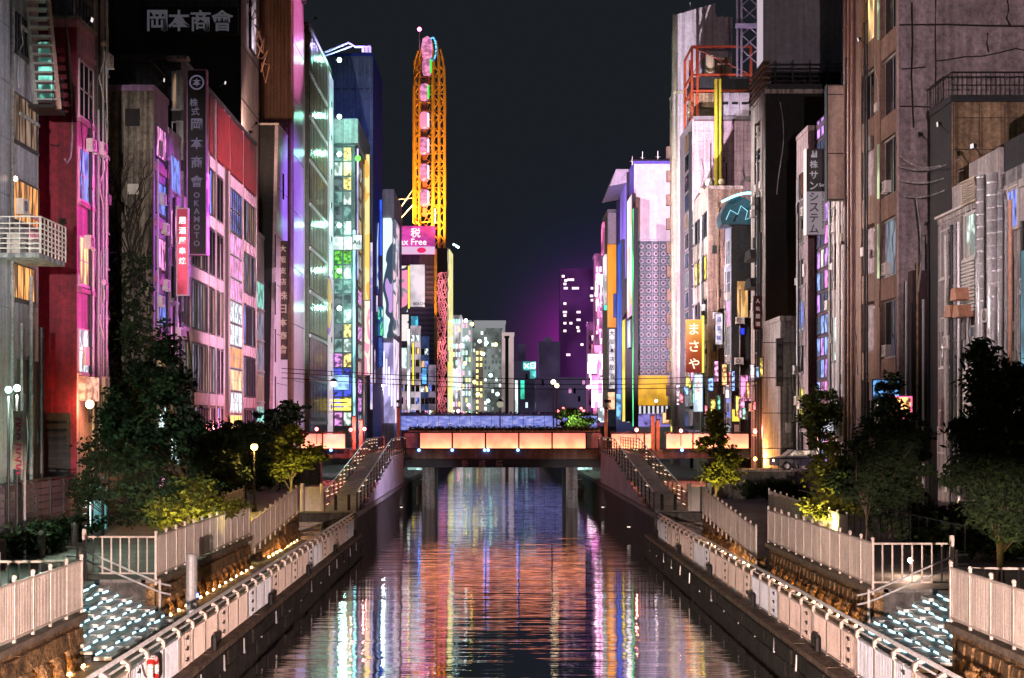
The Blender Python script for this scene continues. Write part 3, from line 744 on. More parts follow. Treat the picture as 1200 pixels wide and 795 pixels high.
for px0, px1 in ((499, 513), (659, 672)):
    part('pier', MB().box(Xp(px0, 133), Xp(px1, 133), 126, 133.5, -3, 2.49), mat('pier_concrete', (.5, .46, .44), .7, .3, 1, .3, .5), br)
for px, h in ((467, 7.7), (710, 7.6), (415, 6.9), (423, 6.6), (765, 7.0), (771, 6.6)):
    x = Xp(px, BD - .8)
    r = thing('wooden_post', 'brown square post ' + {467: 'at the left end of the span', 710: 'at the right end of the span', 415: 'by the left red lamps, outermost', 423: 'by the left red lamps, beside its taller twin', 765: 'behind the right ramp, nearer the canal', 771: 'behind the right ramp, shorter one'}[px], 'post', (x, BD - .8, -1.1 if px in (467, 710) else 4))
    part('post_shaft', MB().box(x - .14, x + .14, BD - .94, BD - .66, -1.6 if px in (467, 710) else 4.05, h), rust, r)
    part('post_cap', MB().box(x - .18, x + .18, BD - .98, BD - .62, h + .002, h + .12), iron, r)
# planting strip behind the parapet
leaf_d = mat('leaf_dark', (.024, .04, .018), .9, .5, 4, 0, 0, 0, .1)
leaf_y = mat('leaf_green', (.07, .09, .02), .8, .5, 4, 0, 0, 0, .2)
r = thing('planter_box', 'long low planter of shrubs running along the bridge behind the glowing panels', 'planter', (0, BD + 1, 4.05))
part('box', MB().box(bx0 + .6, bx1 - .6, BD + .5, BD + 1.3, 4.05, 5.75), conc, r)
mb = MB()
for _ in range(5200):
    c = Vector((U(bx0 + .6, bx1 - .6), BD + U(.3, 1.4), 5.72 + abs(random.gauss(0, .16)))); a = Vector((U(-1, 1), U(-1, 1), U(-1, 1))).normalized() * .09; b_ = a.cross(Vector((U(-1, 1), U(-1, 1), .3))).normalized() * .05
    mb.add([c - a, c - b_, c + a, c + b_], [(0, 1, 2, 3)])
part('shrubs', mb, leaf_y, r, kind='stuff')
def redlamp(px, py, d, col, label, power=750, rr=.15):
    x, z = Xp(px, d), Zp(py, d)
    r = thing('warning_lamp', label, 'lamp', (x, d, z))
    part('bulb', MB().ball((x, d, z), rr, 10), em('lamp_%d_%d_%d' % tuple(int(c * 10) for c in col), col, 14), r, smooth=True)
    part('stem', MB().tube([(x, d + .05, z - rr), (x, d + .05, z - 1.3)], .04), iron, r)
    if power: lamp_light('POINT', 'light', r, (x, d - .35, z + .1), col, power, size=.15)
redlamp(371, 503, 122.5, (1, .12, .12), 'red lamp above the left wing of the bridge, nearest the trees')
redlamp(411, 504, 122.5, (1, .12, .12), 'red lamp on the left wing of the bridge beside the brown posts')
redlamp(427, 503, 122.5, (1, .2, .2), 'pink-red lamp at the head of the left ramp')
redlamp(746, 504, 122.5, (1, .22, .15), 'orange-red lamp at the head of the right ramp')
redlamp(798, 505, 122.5, (1, .22, .18), 'red lamp above the right wing of the bridge')
redlamp(885, 506, 118, (1, .2, .15), 'upper red lamp right of the bridge parapet')
redlamp(885, 538, 112, (1, .42, .1), 'orange lamp low beside the right bank wall', 2500)
# ================================================================== LEFT BANK BUILDINGS
concg = mat('grey_render', (.34, .33, .36), .8, .25, .8, .3, .5)
tilew = mat('grey_tile', (.36, .36, .40), .5, .2, 1, .1, .35)
redw = mat('dark_red_wall', (.20, .009, .03), .6, .3, .8, .15, .35)
pinkw = mat('rose_tile', (.50, .22, .34), .5, .25, 1.5, .2, .3)
ivyw = mat('stained_render', (.30, .26, .22), .9, .35, .7, .4, .6)
blackw = mat('black_cladding', (.022, .024, .028), .7, .3, .8, .2, .2)
DK = [g_dark, g_dark, g_dark, g_blue, w_dimc]
# --- grey tiled building, nearest left
b = Bld('tiled_building', 'grey tiled building with a fire stair and caged balcony, at the left edge', -20, 48, D(45, -20), 36, tilew, concg)
for i in range(14): b.panel('wall_panel', 'C', (D(2, -20) - .1 , 3 + i * 2.3, 2.3, 2.27), tilew, .06, px=False)
for r_, p_ in (((17.5, 20, 33, 66), g_dark), ((14.5, 116, 42, 172), w_dimw), ((13, 214, 44, 264), w_amber), ((12, 311, 40, 353), w_amber)):
    b.window('C', r_, p_, frame_dk, 4, 1, t=.15)
for z in (24.2, 20.5, 16.4): b.panel('floor_band', 'C', ((59.5 + 62.1) / 2, z - 1.2, 2.5, .14), concg, .12, px=False)
for i, px in enumerate((20, 31, 43)): b.pipe('C', D(px, -20), 1.3, 12.6 if i % 2 else 10.5, .06 + .02 * (i % 3), [concg, concg, frame_dk][i % 3], .2)
for k in range(5): b.panel('louver_door', 'C', (59.6 + k * .52, 6.2, .44, 5.6), mat('shutter_brown', (.10, .08, .07), .6, .3, 1, .2, .5), .1, px=False)
# balcony
bx = -18.3
part('balcony_floor', MB().box(-19.99, bx, 57.0, 60.4, 12.98, 13.16), concg, b.root)
mb = MB()
for z in (13.35, 13.55, 13.75, 13.95, 14.15, 14.35, 14.62): mb.tube([(-19.95, 57.05, z), (bx + .05, 57.05, z), (bx + .05, 60.35, z)], .03)
for k in range(8): mb.tube([(bx + .05, 57.05 + k * .47, 13.15), (bx + .05, 57.05 + k * .47, 14.62)], .03, 4)
for k in range(5): mb.tube([(-19.9 + k * .4, 57.05, 13.15), (-19.9 + k * .4, 57.05, 14.62)], .02, 4)
part('balcony_railing', mb, white_pt, b.root)
for y in (57.6, 59.2): part('air_conditioner', MB().box(-19.8, -19.3, y, y + .9, 13.17, 14.0), white_pt, b.root)
# fire stair
part('stair_stringer', MB().tube([(Xp(29, 60.6), 60.6, Zp(-12, 60.6)), (Xp(42, 60.6), 60.6, Zp(124, 60.6))], .10, 4), steel, b.root)
part('stair_stringer', MB().tube([(Xp(55, 60.6), 60.6, Zp(-12, 60.6)), (Xp(69, 60.6), 60.6, Zp(128, 60.6))], .12, 4), mat('stair_paint', (.5, .3, .26), .5, .2, 2, 0, .3), b.root)
for k in range(13):
    t = (k + .3) / 13; py = -12 + 138 * t
    part('stair_tread', MB().box(Xp(30 + 13 * t, 60.6), Xp(56 + 13 * t, 60.6), 60.4, 60.9, Zp(py, 60.6), Zp(py, 60.6) + .07), frame_pt, b.root)
part('stair_landing', MB().box(Xp(40, 61), Xp(70, 61), 60.2, 61.8, Zp(131, 61), Zp(127, 61)), iron, b.root)
mb = MB()
for k in range(6): mb.tube([(Xp(68, 61), 60.3 + .28 * k, Zp(128, 61)), (Xp(68, 61), 60.3 + .28 * k, Zp(90, 61))], .02, 4)
mb.tube([(Xp(68, 61), 60.3, Zp(90, 61)), (Xp(68, 61), 61.7, Zp(90, 61))], .03)
part('landing_rail', mb, iron, b.root)
# --- red walled building
b = Bld('red_building', 'narrow building with a dark red flank and magenta-lit windowed front', -20, D(90, -20), D(110, -20), Zp(32, D(90, -20)), pinkw, redw, depth=6)
for r_, p_ in (((91.5, 76, 108.5, 142), g_dark), ((91.5, 177, 108, 238), w_blue), ((91.5, 279, 107.5, 336), w_warm), ((91, 386, 107, 438), w_cool)):
    b.window('C', r_, p_, mat('pink_frame', (.6, .4, .5), .4, .1, 1, 0, 0), 3, 2, t=.15)
for py in (66, 146, 242, 342): b.panel('ledge', 'C', (91, py - 2, 109.5, py + 3), pinkw, .16)
b.part('cornice', MB().box(Xp(62, b.d0), -19.85, b.d0 - .2, b.d1, b.z1 + .36, b.z1 + .5), concg)
b.railing(b.d0, b.d1, b.z1 + .4, 1.4)
b.panel('doorway', 'F', (54, 484, 83, 560), blackw, .05)
for k in range(7): b.panel('door_slat', 'F', (57, 492 + k * 9, 80, 494 + k * 9), frame_dk, .06, .05)
b.panel('lit_stair_window', 'F', (43, 50, 63, 118), w_teal, .1, .0)
mb = MB().tube([b.pos('F', b.a('F', px), Zp(py, b.d0), .15) for px, py in ((79, 30), (82, 60), (85, 110), (86, 160), (84, 185), (80, 192), (77, 187))], .05)
b.part('cable', mb, concg)
mb = MB().tube([b.pos('F', b.a('F', px), Zp(py, b.d0), .1) for px, py in ((60, 170), (68, 172), (72, 168))], .03); b.part('cable', mb, iron)
b.panel('shop_board', 'C', (92, 442, 109, 470), em('peach_board', (1, .45, .3), .9, .5, (2, 2, 3)), .3)
b.part('roof_hut', MB().box(-25, -20.4, 68.4, 70.7, b.z1, b.z1 + 5), mat('teal_grey', (.10, .15, .19), .7, .3, 1, .2, .4))
# --- narrow grey building
b = Bld('narrow_building', 'narrow grey concrete building with cables and paired windows beside the red one', -20, D(110, -20) + .02, D(127, -20), 33, mat('lilac_concrete', (.40, .36, .38), .85, .3, .8, .4, .55), depth=6)
for k, py in enumerate((30, 62, 140, 160, 230, 290, 330)):
    b.window('C', (119.5, py, 126, py + (24 if k % 2 else 42)), random.choice(DK + [w_dimw]), frame_pt, 1, 2)
for px, z0, z1 in ((112, 2, 22), (114.5, 2, 15), (117.5, 6, 28)): b.pipe('C', D(px, -20), z0, z1, .06, None, .15)
for z in (25, 19.5, 13):
    mb = MB().tube([b.pos('C', 71.3 + .35 * sin(t * .9), z - t * .35, .25 + .12 * cos(t)) for t in range(8)], .045); b.part('cable', mb, white_pt)
    b.part('bracket_lamp', MB().ball(b.pos('C', 71.4, z + .4, .3), .16, 8), white_pt)
# --- ivy wall building
b = Bld('ivy_building', 'beige building whose flank is netted with bare creeper and front is tiled violet', -20, D(180, -20), D(197, -20), Zp(107, D(180, -20)), mat('violet_tile', (.36, .22, .42), .5, .2, 2, .1, .3), ivyw, depth=3.4)
for k in range(7):
    z = 23 - k * 3.3
    b.window('C', ((84.9), z, 2.6, 1.9), [w_pink, w_blue, w_pink, w_blue, w_warm, w_cool, w_pink][k], frame_dk, 4, 1, px=False)
    b.panel('tile_band', 'C', (84.9, z - 1.6, 3.3, .5), pinkw, .14, px=False)
b.railing(b.d0, b.d1, b.z1 + .3, 1.5, step=.35)
mb = MB()
for k in range(10): mb.tube([(-20.1 - k * .36, b.d0 + .1, b.z1 + .3), (-20.1 - k * .36, b.d0 + .1, b.z1 + 1.8)], .02, 4)
mb.tube([(-20, b.d0 + .1, b.z1 + 1.8), (-23.4, b.d0 + .1, b.z1 + 1.8)], .035); mb.tube([(-20, b.d0 + .1, b.z1 + 1.1), (-23.4, b.d0 + .1, b.z1 + 1.1)], .025)
b.part('roof_railing', mb, iron)
for r_ in ((147, 128, 164, 148), (150, 216, 163, 228)): b.panel('vent_plate', 'F', r_, iron if r_[1] < 200 else white_pt, .12)
ivy = thing('creeper', 'leafless dark creeper spreading over the beige flank of the violet-fronted building', 'creeper', (-22, b.d0 - .1, 1.3))
mb = MB()
for _ in range(120):
    x, z = U(-23.3, -20.3), 1.5 + 17 * rnd() ** .7; dx = U(-.6, .6); pts = [(x, b.d0 - .06, z)]
    for k in range(9):
        dx = max(-1, min(1, dx + U(-.5, .5))); x = max(-23.4, min(-20.05, x + dx * .35)); z += U(.1, .75)
        if z > 24.5: break
        pts.append((x, b.d0 - U(.05, .12), z))
    if len(pts) > 2: mb.tube(pts, .05, 4, .012)
part('stems', mb, mat('creeper_bark', (.03, .022, .018), .9, .3, 4, 0, 0), ivy, kind='stuff')
def leafcloud(mb, n_, fn, size, stretch=1.6):
    for _ in range(n_):
        c = Vector(fn()); a = Vector((U(-1, 1), U(-1, 1), U(-1, 1))).normalized(); b_ = a.cross(Vector((U(-1, 1), U(-1, 1), U(-1, 1)))).normalized()
        s_ = size * U(.6, 1.35); a *= s_ * stretch * .5; b_ *= s_ * .5
        mb.add([c - a, c - a * .1 - b_, c + a, c - a * .1 + b_], [(0, 1, 2, 3)])
mb = MB()
leafcloud(mb, 3400, lambda: (U(-23.5, -20.0), b.d0 - U(.05, .4), 1.3 + 15 * rnd() ** 1.8), .24)
part('leaves', mb, leaf_d, ivy, kind='stuff')
# --- small violet building
b = Bld('violet_building', 'lower pale violet fronted building with blue-lit windows before the OKAMOTO sign', -20, D(197.3, -20), D(212, -20), Zp(157, D(198, -20)), mat('pale_violet', (.48, .34, .50), .5, .2, 2, .1, .3), blackw, depth=5)
for k in range(6):
    z = 21.8 - k * 3.4
    b.window('C', (88.6, z, 2.5, 2.2), [w_blue, w_pink, g_dark, w_pink, w_dimw, w_cool][k], frame_pt, 3, 1, px=False)
# --- OKAMOTO building (red panels)
b = Bld('panelled_building', 'long building with red panels on top, pink floor bands and tall metal mullions', -20, D(212, -20) + .05, D(300, -20), 29.4, mat('brown_metal', (.06, .04, .045), .5, .3, 1.5, .15, .3), blackw, depth=11)
posts = [243, 252, 268, 284, 299.5]
redp = mat('red_cladding', (.26, .016, .022), .5, .3, 1.2, .1, .3)
for px0, px1 in ((227, 242.5), (243.6, 247.5), (252.8, 267.4), (268.7, 283.3), (284.7, 298.8)):
    a0, a1 = D(px0, -20), D(px1, -20)
    b.panel('red_panel', 'C', ((a0 + a1) / 2, 27.2, a1 - a0 - .05, 4.0), redp, .14, px=False)
pk = mat('pink_band', (.58, .40, .48), .5, .15, 1.5, .1, .2)
for px in posts + [222, 257, 262]:
    a = D(px, -20); b.put('metal_post', boxmesh('metal_post', .10, .22, 28.1 if px not in (257,) else 18, mat('post_metal', (.62, .46, .46), .35, .2, 2, .05, .3)), 'C', a, 1.3 + (14.05 if px != 257 else 9), 0)
lit = {0: DK, 1: [w_dimw, g_dark, w_pink], 2: None, 3: [w_dimw, g_dark, g_dark, w_warm]}
for fl_ in range(6):
    z = 24.6 - fl_ * 4.15
    for px0, px1 in ((213, 243), (243.6, 251.6), (252.8, 261), (268.7, 283.3), (284.7, 298.8)):
        a0, a1 = D(px0, -20) + .15, D(px1, -20) - .15
        if px0 == 268.7 and fl_ > 0: continue
        if px0 == 213 and fl_ < 1: continue
        if px0 == 284.7:
            for k in range(5): b.panel('band_block', 'C', (a0 + (a1 - a0) * (k + .5) / 5, z, (a1 - a0) / 5 * .6, .8), pk, .10, px=False)
        else: b.panel('floor_band', 'C', ((a0 + a1) / 2, z, a1 - a0, .8), pk, .10, px=False)
        nw = max(2, int((a1 - a0) / .8))
        for k in range(nw):
            aa = a0 + (a1 - a0) * (k + .5) / nw
            pn = random.choice([g_dark, g_dark, g_dark, g_dark, w_dimw, w_dimc, w_blue if k % 3 == 0 else g_dark])
            if z > 4: b.window('C', (aa, z - 2.1, (a1 - a0) / nw - .1, 3.2), pn, mat('mullion_tan', (.035, .025, .03), .4, .1, 1, 0, .2), 1, 1, px=False, t=.08, bar=.09, sill=False)
a0, a1 = D(268.7, -20) + .1, D(283.3, -20) - .1
stairc = [w_blue, w_blue, w_pink, w_pink, w_pink, w_cool, w_cool, w_amber, w_warm, w_cool, w_yell, w_yell]
for k in range(12):
    for q in range(3):
        b.window('C', (a0 + (a1 - a0) * (q + .5) / 3, 23.4 - k * 1.72, (a1 - a0) / 3 - .08, 1.6), stairc[k], frame_pt, 1, 2, px=False, sill=False)
for k in range(7):
    b.window('F', (Xp(206, b.d0), 27.5 - k * 3.2, .5, 2.4), [w_dimw, g_dark, w_dimw][k % 3], frame_pt, 1, 1, px=False); b.panel('grey_pier', 'F', (Xp(211, b.d0), 27.5 - k * 3.2, .45, 2.5), concg, .1, px=False)
b.part('canopy', MB().box(Xp(198, b.d0), Xp(223, b.d0), b.d0 - .8, b.d0, 29.3, 29.5), concg)
d = 88.9
r, w_, h_ = psign('vertical_sign', 'tall black vertical sign reading OKAMOTO with a round crest', 222, 85, 243, 299, d, mat('sign_black', (.018, .018, .022), .35, .2, 1, 0, 0), .5, mat('neon_edge', (.4, .2, .4), .4, .1, 1, 0, 0))
chs = [('本', .75, 0)]
mb = MB()
for k in range(20): a_, b_ = 2 * pi * k / 20, 2 * pi * (k + 1) / 20; mb.tube([(0, .42 * cos(a_), h_ / 2 - .75 + .42 * sin(a_)), (0, .42 * cos(b_), h_ / 2 - .75 + .42 * sin(b_))], .05, 4)
lettering(mb, '本', .5, 0, h_ / 2 - .75)
for i, ch in enumerate('株式'): lettering(mb, ch, .5, -.18 + .1 * i, h_ / 2 - 2.0 - i * .55)
for i, ch in enumerate('岡本商會'): lettering(mb, ch, .72, 0, h_ / 2 - 3.35 - i * 1.18)
for i, ch in enumerate('OKAMOTO'): lettering(mb, ch, .36, 0, h_ / 2 - 7.75 - i * .5)
link('lettering', mb.mesh('lettering', em('letter_lilac', (.42, .36, .55), .17)), r, (.51, 0, 0))
link('neon_edge', MB().box(0, .5, w_ / 2 + .07, w_ / 2 + .12, -h_ / 2, -h_ / 2 + 5).mesh('neon_edge', em('neon_magblue', (.9, .1, 1), 3, .7, (1, 1, .8))), r, (0, 0, 0))
r, w_, h_ = psign('vertical_sign', 'glowing red and pink vertical sign tucked beneath the black OKAMOTO sign', 209, 246, 221, 346, 87.5, em('red_pink_board', (1, .10, .18), .7, .35, (.5, .5, .35)), .3, white_pt)
letters(r, [(c, .42, 0, h_ / 2 - .7 - i * .62) for i, c in enumerate('居酒屋串焼')], .3, em('sign_white', (1, .9, .92), 1.5))
# --- tower with the roof sign
b = Bld('sign_tower', 'tall black tower carrying the large four-character roof sign', -21.5, D(280, -21.5), D(303, -21.5), 47, mat('lilac_render', (.36, .32, .36), .8, .2, .8, .3, .3), blackw, depth=22)
b.panel('upper_wall', 'F', (170, 0, 280, 10.5), mat('dim_board', (.10, .11, .13), .6, .2, 1, .1, .2), .12)
b.panel('upper_wall', 'F', (135, -30, 168, 60), mat('dim_board2', (.03, .033, .038), .6, .2, 1, .1, .2), .12)
for k in range(6): b.panel('seam', 'C', ((b.d0 + b.d1) / 2, 20 + k * 4.6, b.d1 - b.d0, .06), frame_dk, .03, px=False)
b.part('roof_pipe', MB().tube([(-21.4, b.d0 - .1, 18), (-21.4, b.d0 - .1, 50)], .12), frame_dk)
b.part('cable_tangle', MB().tube([(-20.6 + .8 * cos(t * 1.9) * .5, 119 + t * .35, 43 - t * .22 + .9 * sin(t * 2.3)) for t in range(26)], .05, 5), mat('tangle_rust', (.45, .25, .18), .6, .3, 2, .2, 0))
r, w_, h_ = psign('roof_sign', 'wide dark roof sign with four large pale characters across the black tower', 171, 11, 279, 41, D(280, -21.5) - .5, mat('sign_charcoal', (.016, .017, .02), .5, .2, 1, 0, 0), .4, frame_dk)
letters(r, [(c, 1.75, -w_ / 2 + 1.05 + i * 1.8, 0) for i, c in enumerate('岡本商會')], .4, em('letter_grey', (.38, .36, .42), .12))
r = sign('oval_sign', 'oval white sign hanging at the top corner of the black tower', 'sign', 'C', 1, (-21.3, 124, 41.5), 2.4, 5.5, .2, em('oval_board', (.8, .62, .7), .6, .4, (.6, .6, .6)), frame_dk)
# --- slanted violet building
X = -20; ya, yb, yc = D(318, X), D(326, X), D(337, X); zt = Zp(147, yb)
b = Bld('slanted_building', 'sharply slanted building with a black camera side and smooth violet-lit front', X, ya, yc, zt, blackw, body=False)
vw = mat('smooth_violet_wall', (.60, .50, .60), .35, .15, .6, .05, .15)
m_ = MB().prism([(ya, 1.3), (yc, 1.3), (yc, zt), (yb, zt)], 'x', X, X - .3)
b.part('front_wall', m_, vw)
b.part('side_wall', MB().prism([(ya + .02, 1.3), (yc, 1.3), (yc, zt + .02), (yb + .02, zt + .02)], 'x', X - .31, X - 2.3), blackw)
b.part('coping', MB().box(X - 2.3, X + .05, yb - .05, yc, zt + .022, zt + .2), white_pt)
for z in (28, 23.5, 19, 14.5, 10, 6): b.panel('wall_joint', 'C', ((yb + yc) / 2 - (0.0 if z > 20 else .6), z, yc - yb - (.0 if z > 20 else -.6), .07), frame_dk, .02, px=False)
for k in range(6):
    b.panel('slit_window', 'C', (ya + 2.2, 22 - k * 4.3, .5, 3.0), g_dark, .03, px=False)
b.panel('oval_window', 'C', (yb + 3, 28.6, .9, 2.4), g_dark, .05, px=False)
gl_ = Bld('glazed_stair_building', 'slim building with teal-lit stair glazing left of the slanted violet front', -20.6, 119.5, 126.5, Zp(281, 126), mat('teal_render', (.22, .27, .27), .7, .25, 1, .2, .2), depth=3.0)
for k in range(6): gl_.window('C', (124, 17.5 - k * 2.7, 4.2, 2.3), [w_teal, w_dimc, w_dimc, w_dimw, w_teal, w_cool][k], frame_pt, 2, 1, px=False)
for k in range(6): gl_.window('F', (-22, 17.5 - k * 2.7, 1.6, 2.0), [g_teal, g_dark][k % 2], frame_pt, 2, 1, px=False)
# vertical brown sign
r, w_, h_ = psign('vertical_sign', 'long brown vertical sign with pale characters in front of the pink wall', 327.5, 284, 337, 421, 132.6, mat('sign_brown', (.10, .06, .05), .5, .2, 1, 0, .2), .35, frame_dk)
letters(r, [(c, .6, 0, h_ / 2 - .65 - i * 1.02) for i, c in enumerate('大阪支店')] + [(c, .8, 0, h_ / 2 - 5.0 - i * 1.25) for i, c in enumerate('株日本商會')], .35, em('letter_tan', (.75, .45, .38), .5))
# --- ribbed brown building with pink front
b = Bld('ribbed_building', 'tall brown building ribbed down its flank with a smooth pink-violet front', -20, D(342, -20), D(356, -20), 54, mat('gloss_pink_wall', (.62, .46, .56), .3, .15, .5, .05, .2), mat('rib_brown', (.26, .15, .10), .5, .2, 1, .1, .3), depth=5.2)
mb = MB()
for k in range(15): x = -20.15 - k * .34; mb.box(x - .09, x + .09, b.d0 - .16, b.d0 - .001, 18, 53.9)
b.part('ribbed_cladding', mb, mat('rib_brown', (.2, .1, .1)), kind='stuff')
for k in range(9): b.panel('wall_joint', 'C', ((b.d0 + b.d1) / 2, 5 + k * 5.6, b.d1 - b.d0, .08), frame_dk, .02, px=False)
b.panel('corner_strip', 'C', (b.d0 + .5, 27, .5, 53), mat('rib_brown', (.2, .1, .1)), .1, px=False)
b.part('roof_fins', MB().box(-20.2, -19.2, b.d0 + .3, b.d0 + .5, 49, 49.2), concg)
for k in range(7): b.panel('roof_fin', 'C', (b.d0 + .8 + k * 1.1, 50.5 - k * .0, .15, 1.6), concg, .4, px=False)
b2 = Bld('slot_building', 'dark red slot of wall between the pink front and the louvred building', -20.5, b.d1 + .02, D(362, -20), 48.5, mat('dark_rose', (.14, .03, .04), .6, .2, 1, .1, .3), depth=8)
b2.panel('white_edge', 'C', (b2.d1 - .5, 25, .5, 46), white_pt, .1, px=False); b2.panel('pink_tube', 'C', (b2.d0 + 1.5, 22, .35, 34), em('pink_tube', (1, .3, .5), .8, .6, (1, 1, .3)), .2, px=False)
# --- louvred building with green lamps
b = Bld('louvred_building', 'tall building with green-lit louvre bays ending in a white lamp-studded edge', -20, D(362, -20) + .02, D(389, -20), Zp(30, D(362, -20)), mat('olive_wall', (.14, .13, .09), .5, .3, 1, .1, .3), depth=8)
lv = mat('louvre_bronze', (.30, .27, .16), .35, .2, 2, .05, .3); lvr = mat('louvre_rose', (.42, .20, .2), .35, .2, 2, .05, .3)
a0, a1 = b.d0 + .4, D(383, -20)
for fl_ in range(10):
    z = 46.5 - fl_ * 4.7
    b.panel('floor_band', 'C', ((a0 + a1) / 2, z + 2.2, a1 - a0, .35), white_pt, .16, px=False)
    for k in range(12):
        a = a0 + (a1 - a0) * (k + .5) / 12; b.panel('louvre', 'C', (a, z - .05, .28, 4.0), lv if z > 14 else lvr, .10, px=False)
    b.panel('glazing', 'C', ((a0 + a1) / 2, z, a1 - a0, 3.9), [g_teal, g_dark][fl_ % 2], .05, px=False)
edge = screen('edge_print', [(.75, .6, .68), (.8, .7, .72), (.45, .2, .7), (.8, .55, .2)], .55, (.12, .12, .16))
a0, a1 = D(384, -20), b.d1
for k in range(11):
    b.panel('edge_panel', 'C', ((a0 + a1) / 2, 46.2 - k * 4.05, a1 - a0, 3.98), mat('edge_white', (.66, .6, .66), .4, .1, 1, 0, .15) if k < 6 else edge, .2, px=False)
    b.panel('edge_port', 'C', ((a0 + a1) / 2, 44.6 - k * 4.05, .8, .7), iron, .02, px=False) if False else b.put('edge_port', boxmesh('edge_port', .04, .7, .6, iron), 'C', (a0 + a1) / 2, 44.8 - k * 4.05, .21)
for k, py in enumerate((72, 138, 182, 265, 318, 362)):
    z = Zp(py, 172); x = -19.15; y = 171.4
    r = thing('facade_lamp', 'green-white floodlamp %s down the white edge of the louvred building' % ('highest', 'second', 'third', 'fourth', 'fifth', 'lowest')[k] if k not in (0, 5) else ('highest' if k == 0 else 'lowest') + ' green-white floodlamp on the white edge of the louvred building', 'lamp', (x, y, z))
    part('lens', MB().ball((x + .3, y, z), .26, 10), em('lamp_mint', (.62, 1, .86), 26), r, smooth=True)
    part('arm', MB().tube([(x - .35, y, z), (x + .1, y, z)], .08), iron, r)
    lamp_light('POINT', 'light', r, (x + .75, y - .6, z), (.35, 1, .75), 500, size=.3)
# --- glass corner building
b = Bld('glass_building', 'glass corner building with a grid of teal panes under a plain grey top', -17.3, 174.8, 191, Zp(172, 174.8), mat('frame_steel', (.10, .12, .13), .4, .3, 1, .1, .1), depth=5.5)
topm = mat('grey_panel_wall', (.34, .37, .37), .5, .2, .6, .1, .3)
b.part('top_block', MB().box(b.X + .4, b.X - 5.5, b.d0 - .4, b.d1, b.z1 + .36, Zp(140, 174.8)), topm)
for px in (390, 403): b.part('joint', MB().box(Xp(px, b.d0) - .02, Xp(px, b.d0) + .02, b.d0 - .42, b.d0 - .401, b.z1 + .4, Zp(140, 174.8) - .1), frame_dk)
gcol = {k: None for k in range(17)}
pt = em('pane_teal', (.25, .45, .42), .55, .8, (1.2, 1, 1.0)); pw_ = em('pane_white', (.75, .95, .85), .8, .7, (1.5, 1, 1.2)); pg = em('pane_green', (.15, .55, .06), .8, .8, (2, 1, 2)); pb = em('pane_blue', (.06, .10, .75), .8, .7, (1.5, 1, 1.5)); pm_ = em('pane_mauve', (.75, .3, .8), .8, .8, (1.5, 1, 2.5)); py_ = em('pane_gold', (1, .8, .25), 1.0, .8, (2, 1, 1.5)); pgr = em('pane_grey', (.16, .2, .22), .5, .8, (1, 1, 1.4))
rows = [(pgr, pt, py_), (pt, pw_, py_), (pt, pgr, py_), (pgr, pt, pw_), (pgr, pgr, pt), (pt, pt, pw_), (pgr, pw_, pw_), (pt, pg, pg), (pt, pg, pw_), (pgr, pt, pt), (pgr, pgr, pgr), (pt, pt, pw_), (py_, pgr, py_), (pt, pt, pw_), (pm_, pm_, py_), (pb, pb, pb), (pb, pb, pb), (py_, pb, py_), (pm_, pm_, pw_)]
cxs = [382, 391.3, 402, 412.5]; y0_ = 172.5; rh = (500 - y0_) / 19
for j, rw in enumerate(rows):
    for i in range(3): b.window('F', (cxs[i], y0_ + j * rh, cxs[i + 1], y0_ + (j + 1) * rh), rw[i], mat('frame_steel', (.1, .1, .1)), 1, 1, t=.15, bar=.1, sill=False)
for k in range(16): b.window('C', (180.5, 38 - k * 2.25, 5, 1.9), random.choice([pgr, g_dark, pt, pm_]), frame_dk, 2, 1, px=False, sill=False)
b.part('light_tube', MB().tube([(Xp(415, 174), 174, 5), (Xp(415, 174), 174, 30)], .16), em('tube_cyan', (.35, .85, 1), 1.6, .6, (1, 1, .25)))
b.part('light_tube', MB().tube([(Xp(419, 174), 174.2, 24), (Xp(419, 174), 174.2, 40)], .1), em('tube_lilac', (.6, .45, 1), 1.2, .6, (1, 1, .25)))
part('green_sign_ring', MB().ball((Xp(419.5, 174), 173.9, Zp(186, 174)), .35, 8), em('green_dot', (.1, 1, .05), 3), b.root)
for i, (x0, x1) in enumerate(((397, 402.5), (403, 412.5))): psign('window_poster', ('left' if i == 0 else 'right') + ' white poster of the pair in the glass corner above the green panes', x0 - (6 if i == 0 else 0), 278, x1, 293, 174.2, em('poster_white', (.85, .95, .95), .9, .15, (1, 1, 1)), .08, frame_dk)
r, w_, h_ = psign('box_sign', 'white box sign with black letters at the edge of the glass corner', 413.5, 276, 424, 293, 173.6, em('poster_white', (1, 1, 1), 1), .3, frame_dk)
letters(r, [('Ad.', .55, 0, 0)], .3, iron)
r, w_, h_ = psign('light_wall', 'pale blue backlit sign spread across the lower glass corner', 381, 440, 409, 457, 173.9, em('pale_blue_sign', (.35, .62, 1), 1.1, .25, (1, 1, 1)), .12, frame_dk)
for k in range(3): psign('light_strip', ('upper', 'middle', 'lower')[k] + ' yellow light strip over the entrance of the glass corner', 384 + k * 2, 468 + k * 5, 411, 471 + k * 5, 173.7, em('strip_yellow', (1, .8, .1), 1.8), .15, None, 'light')
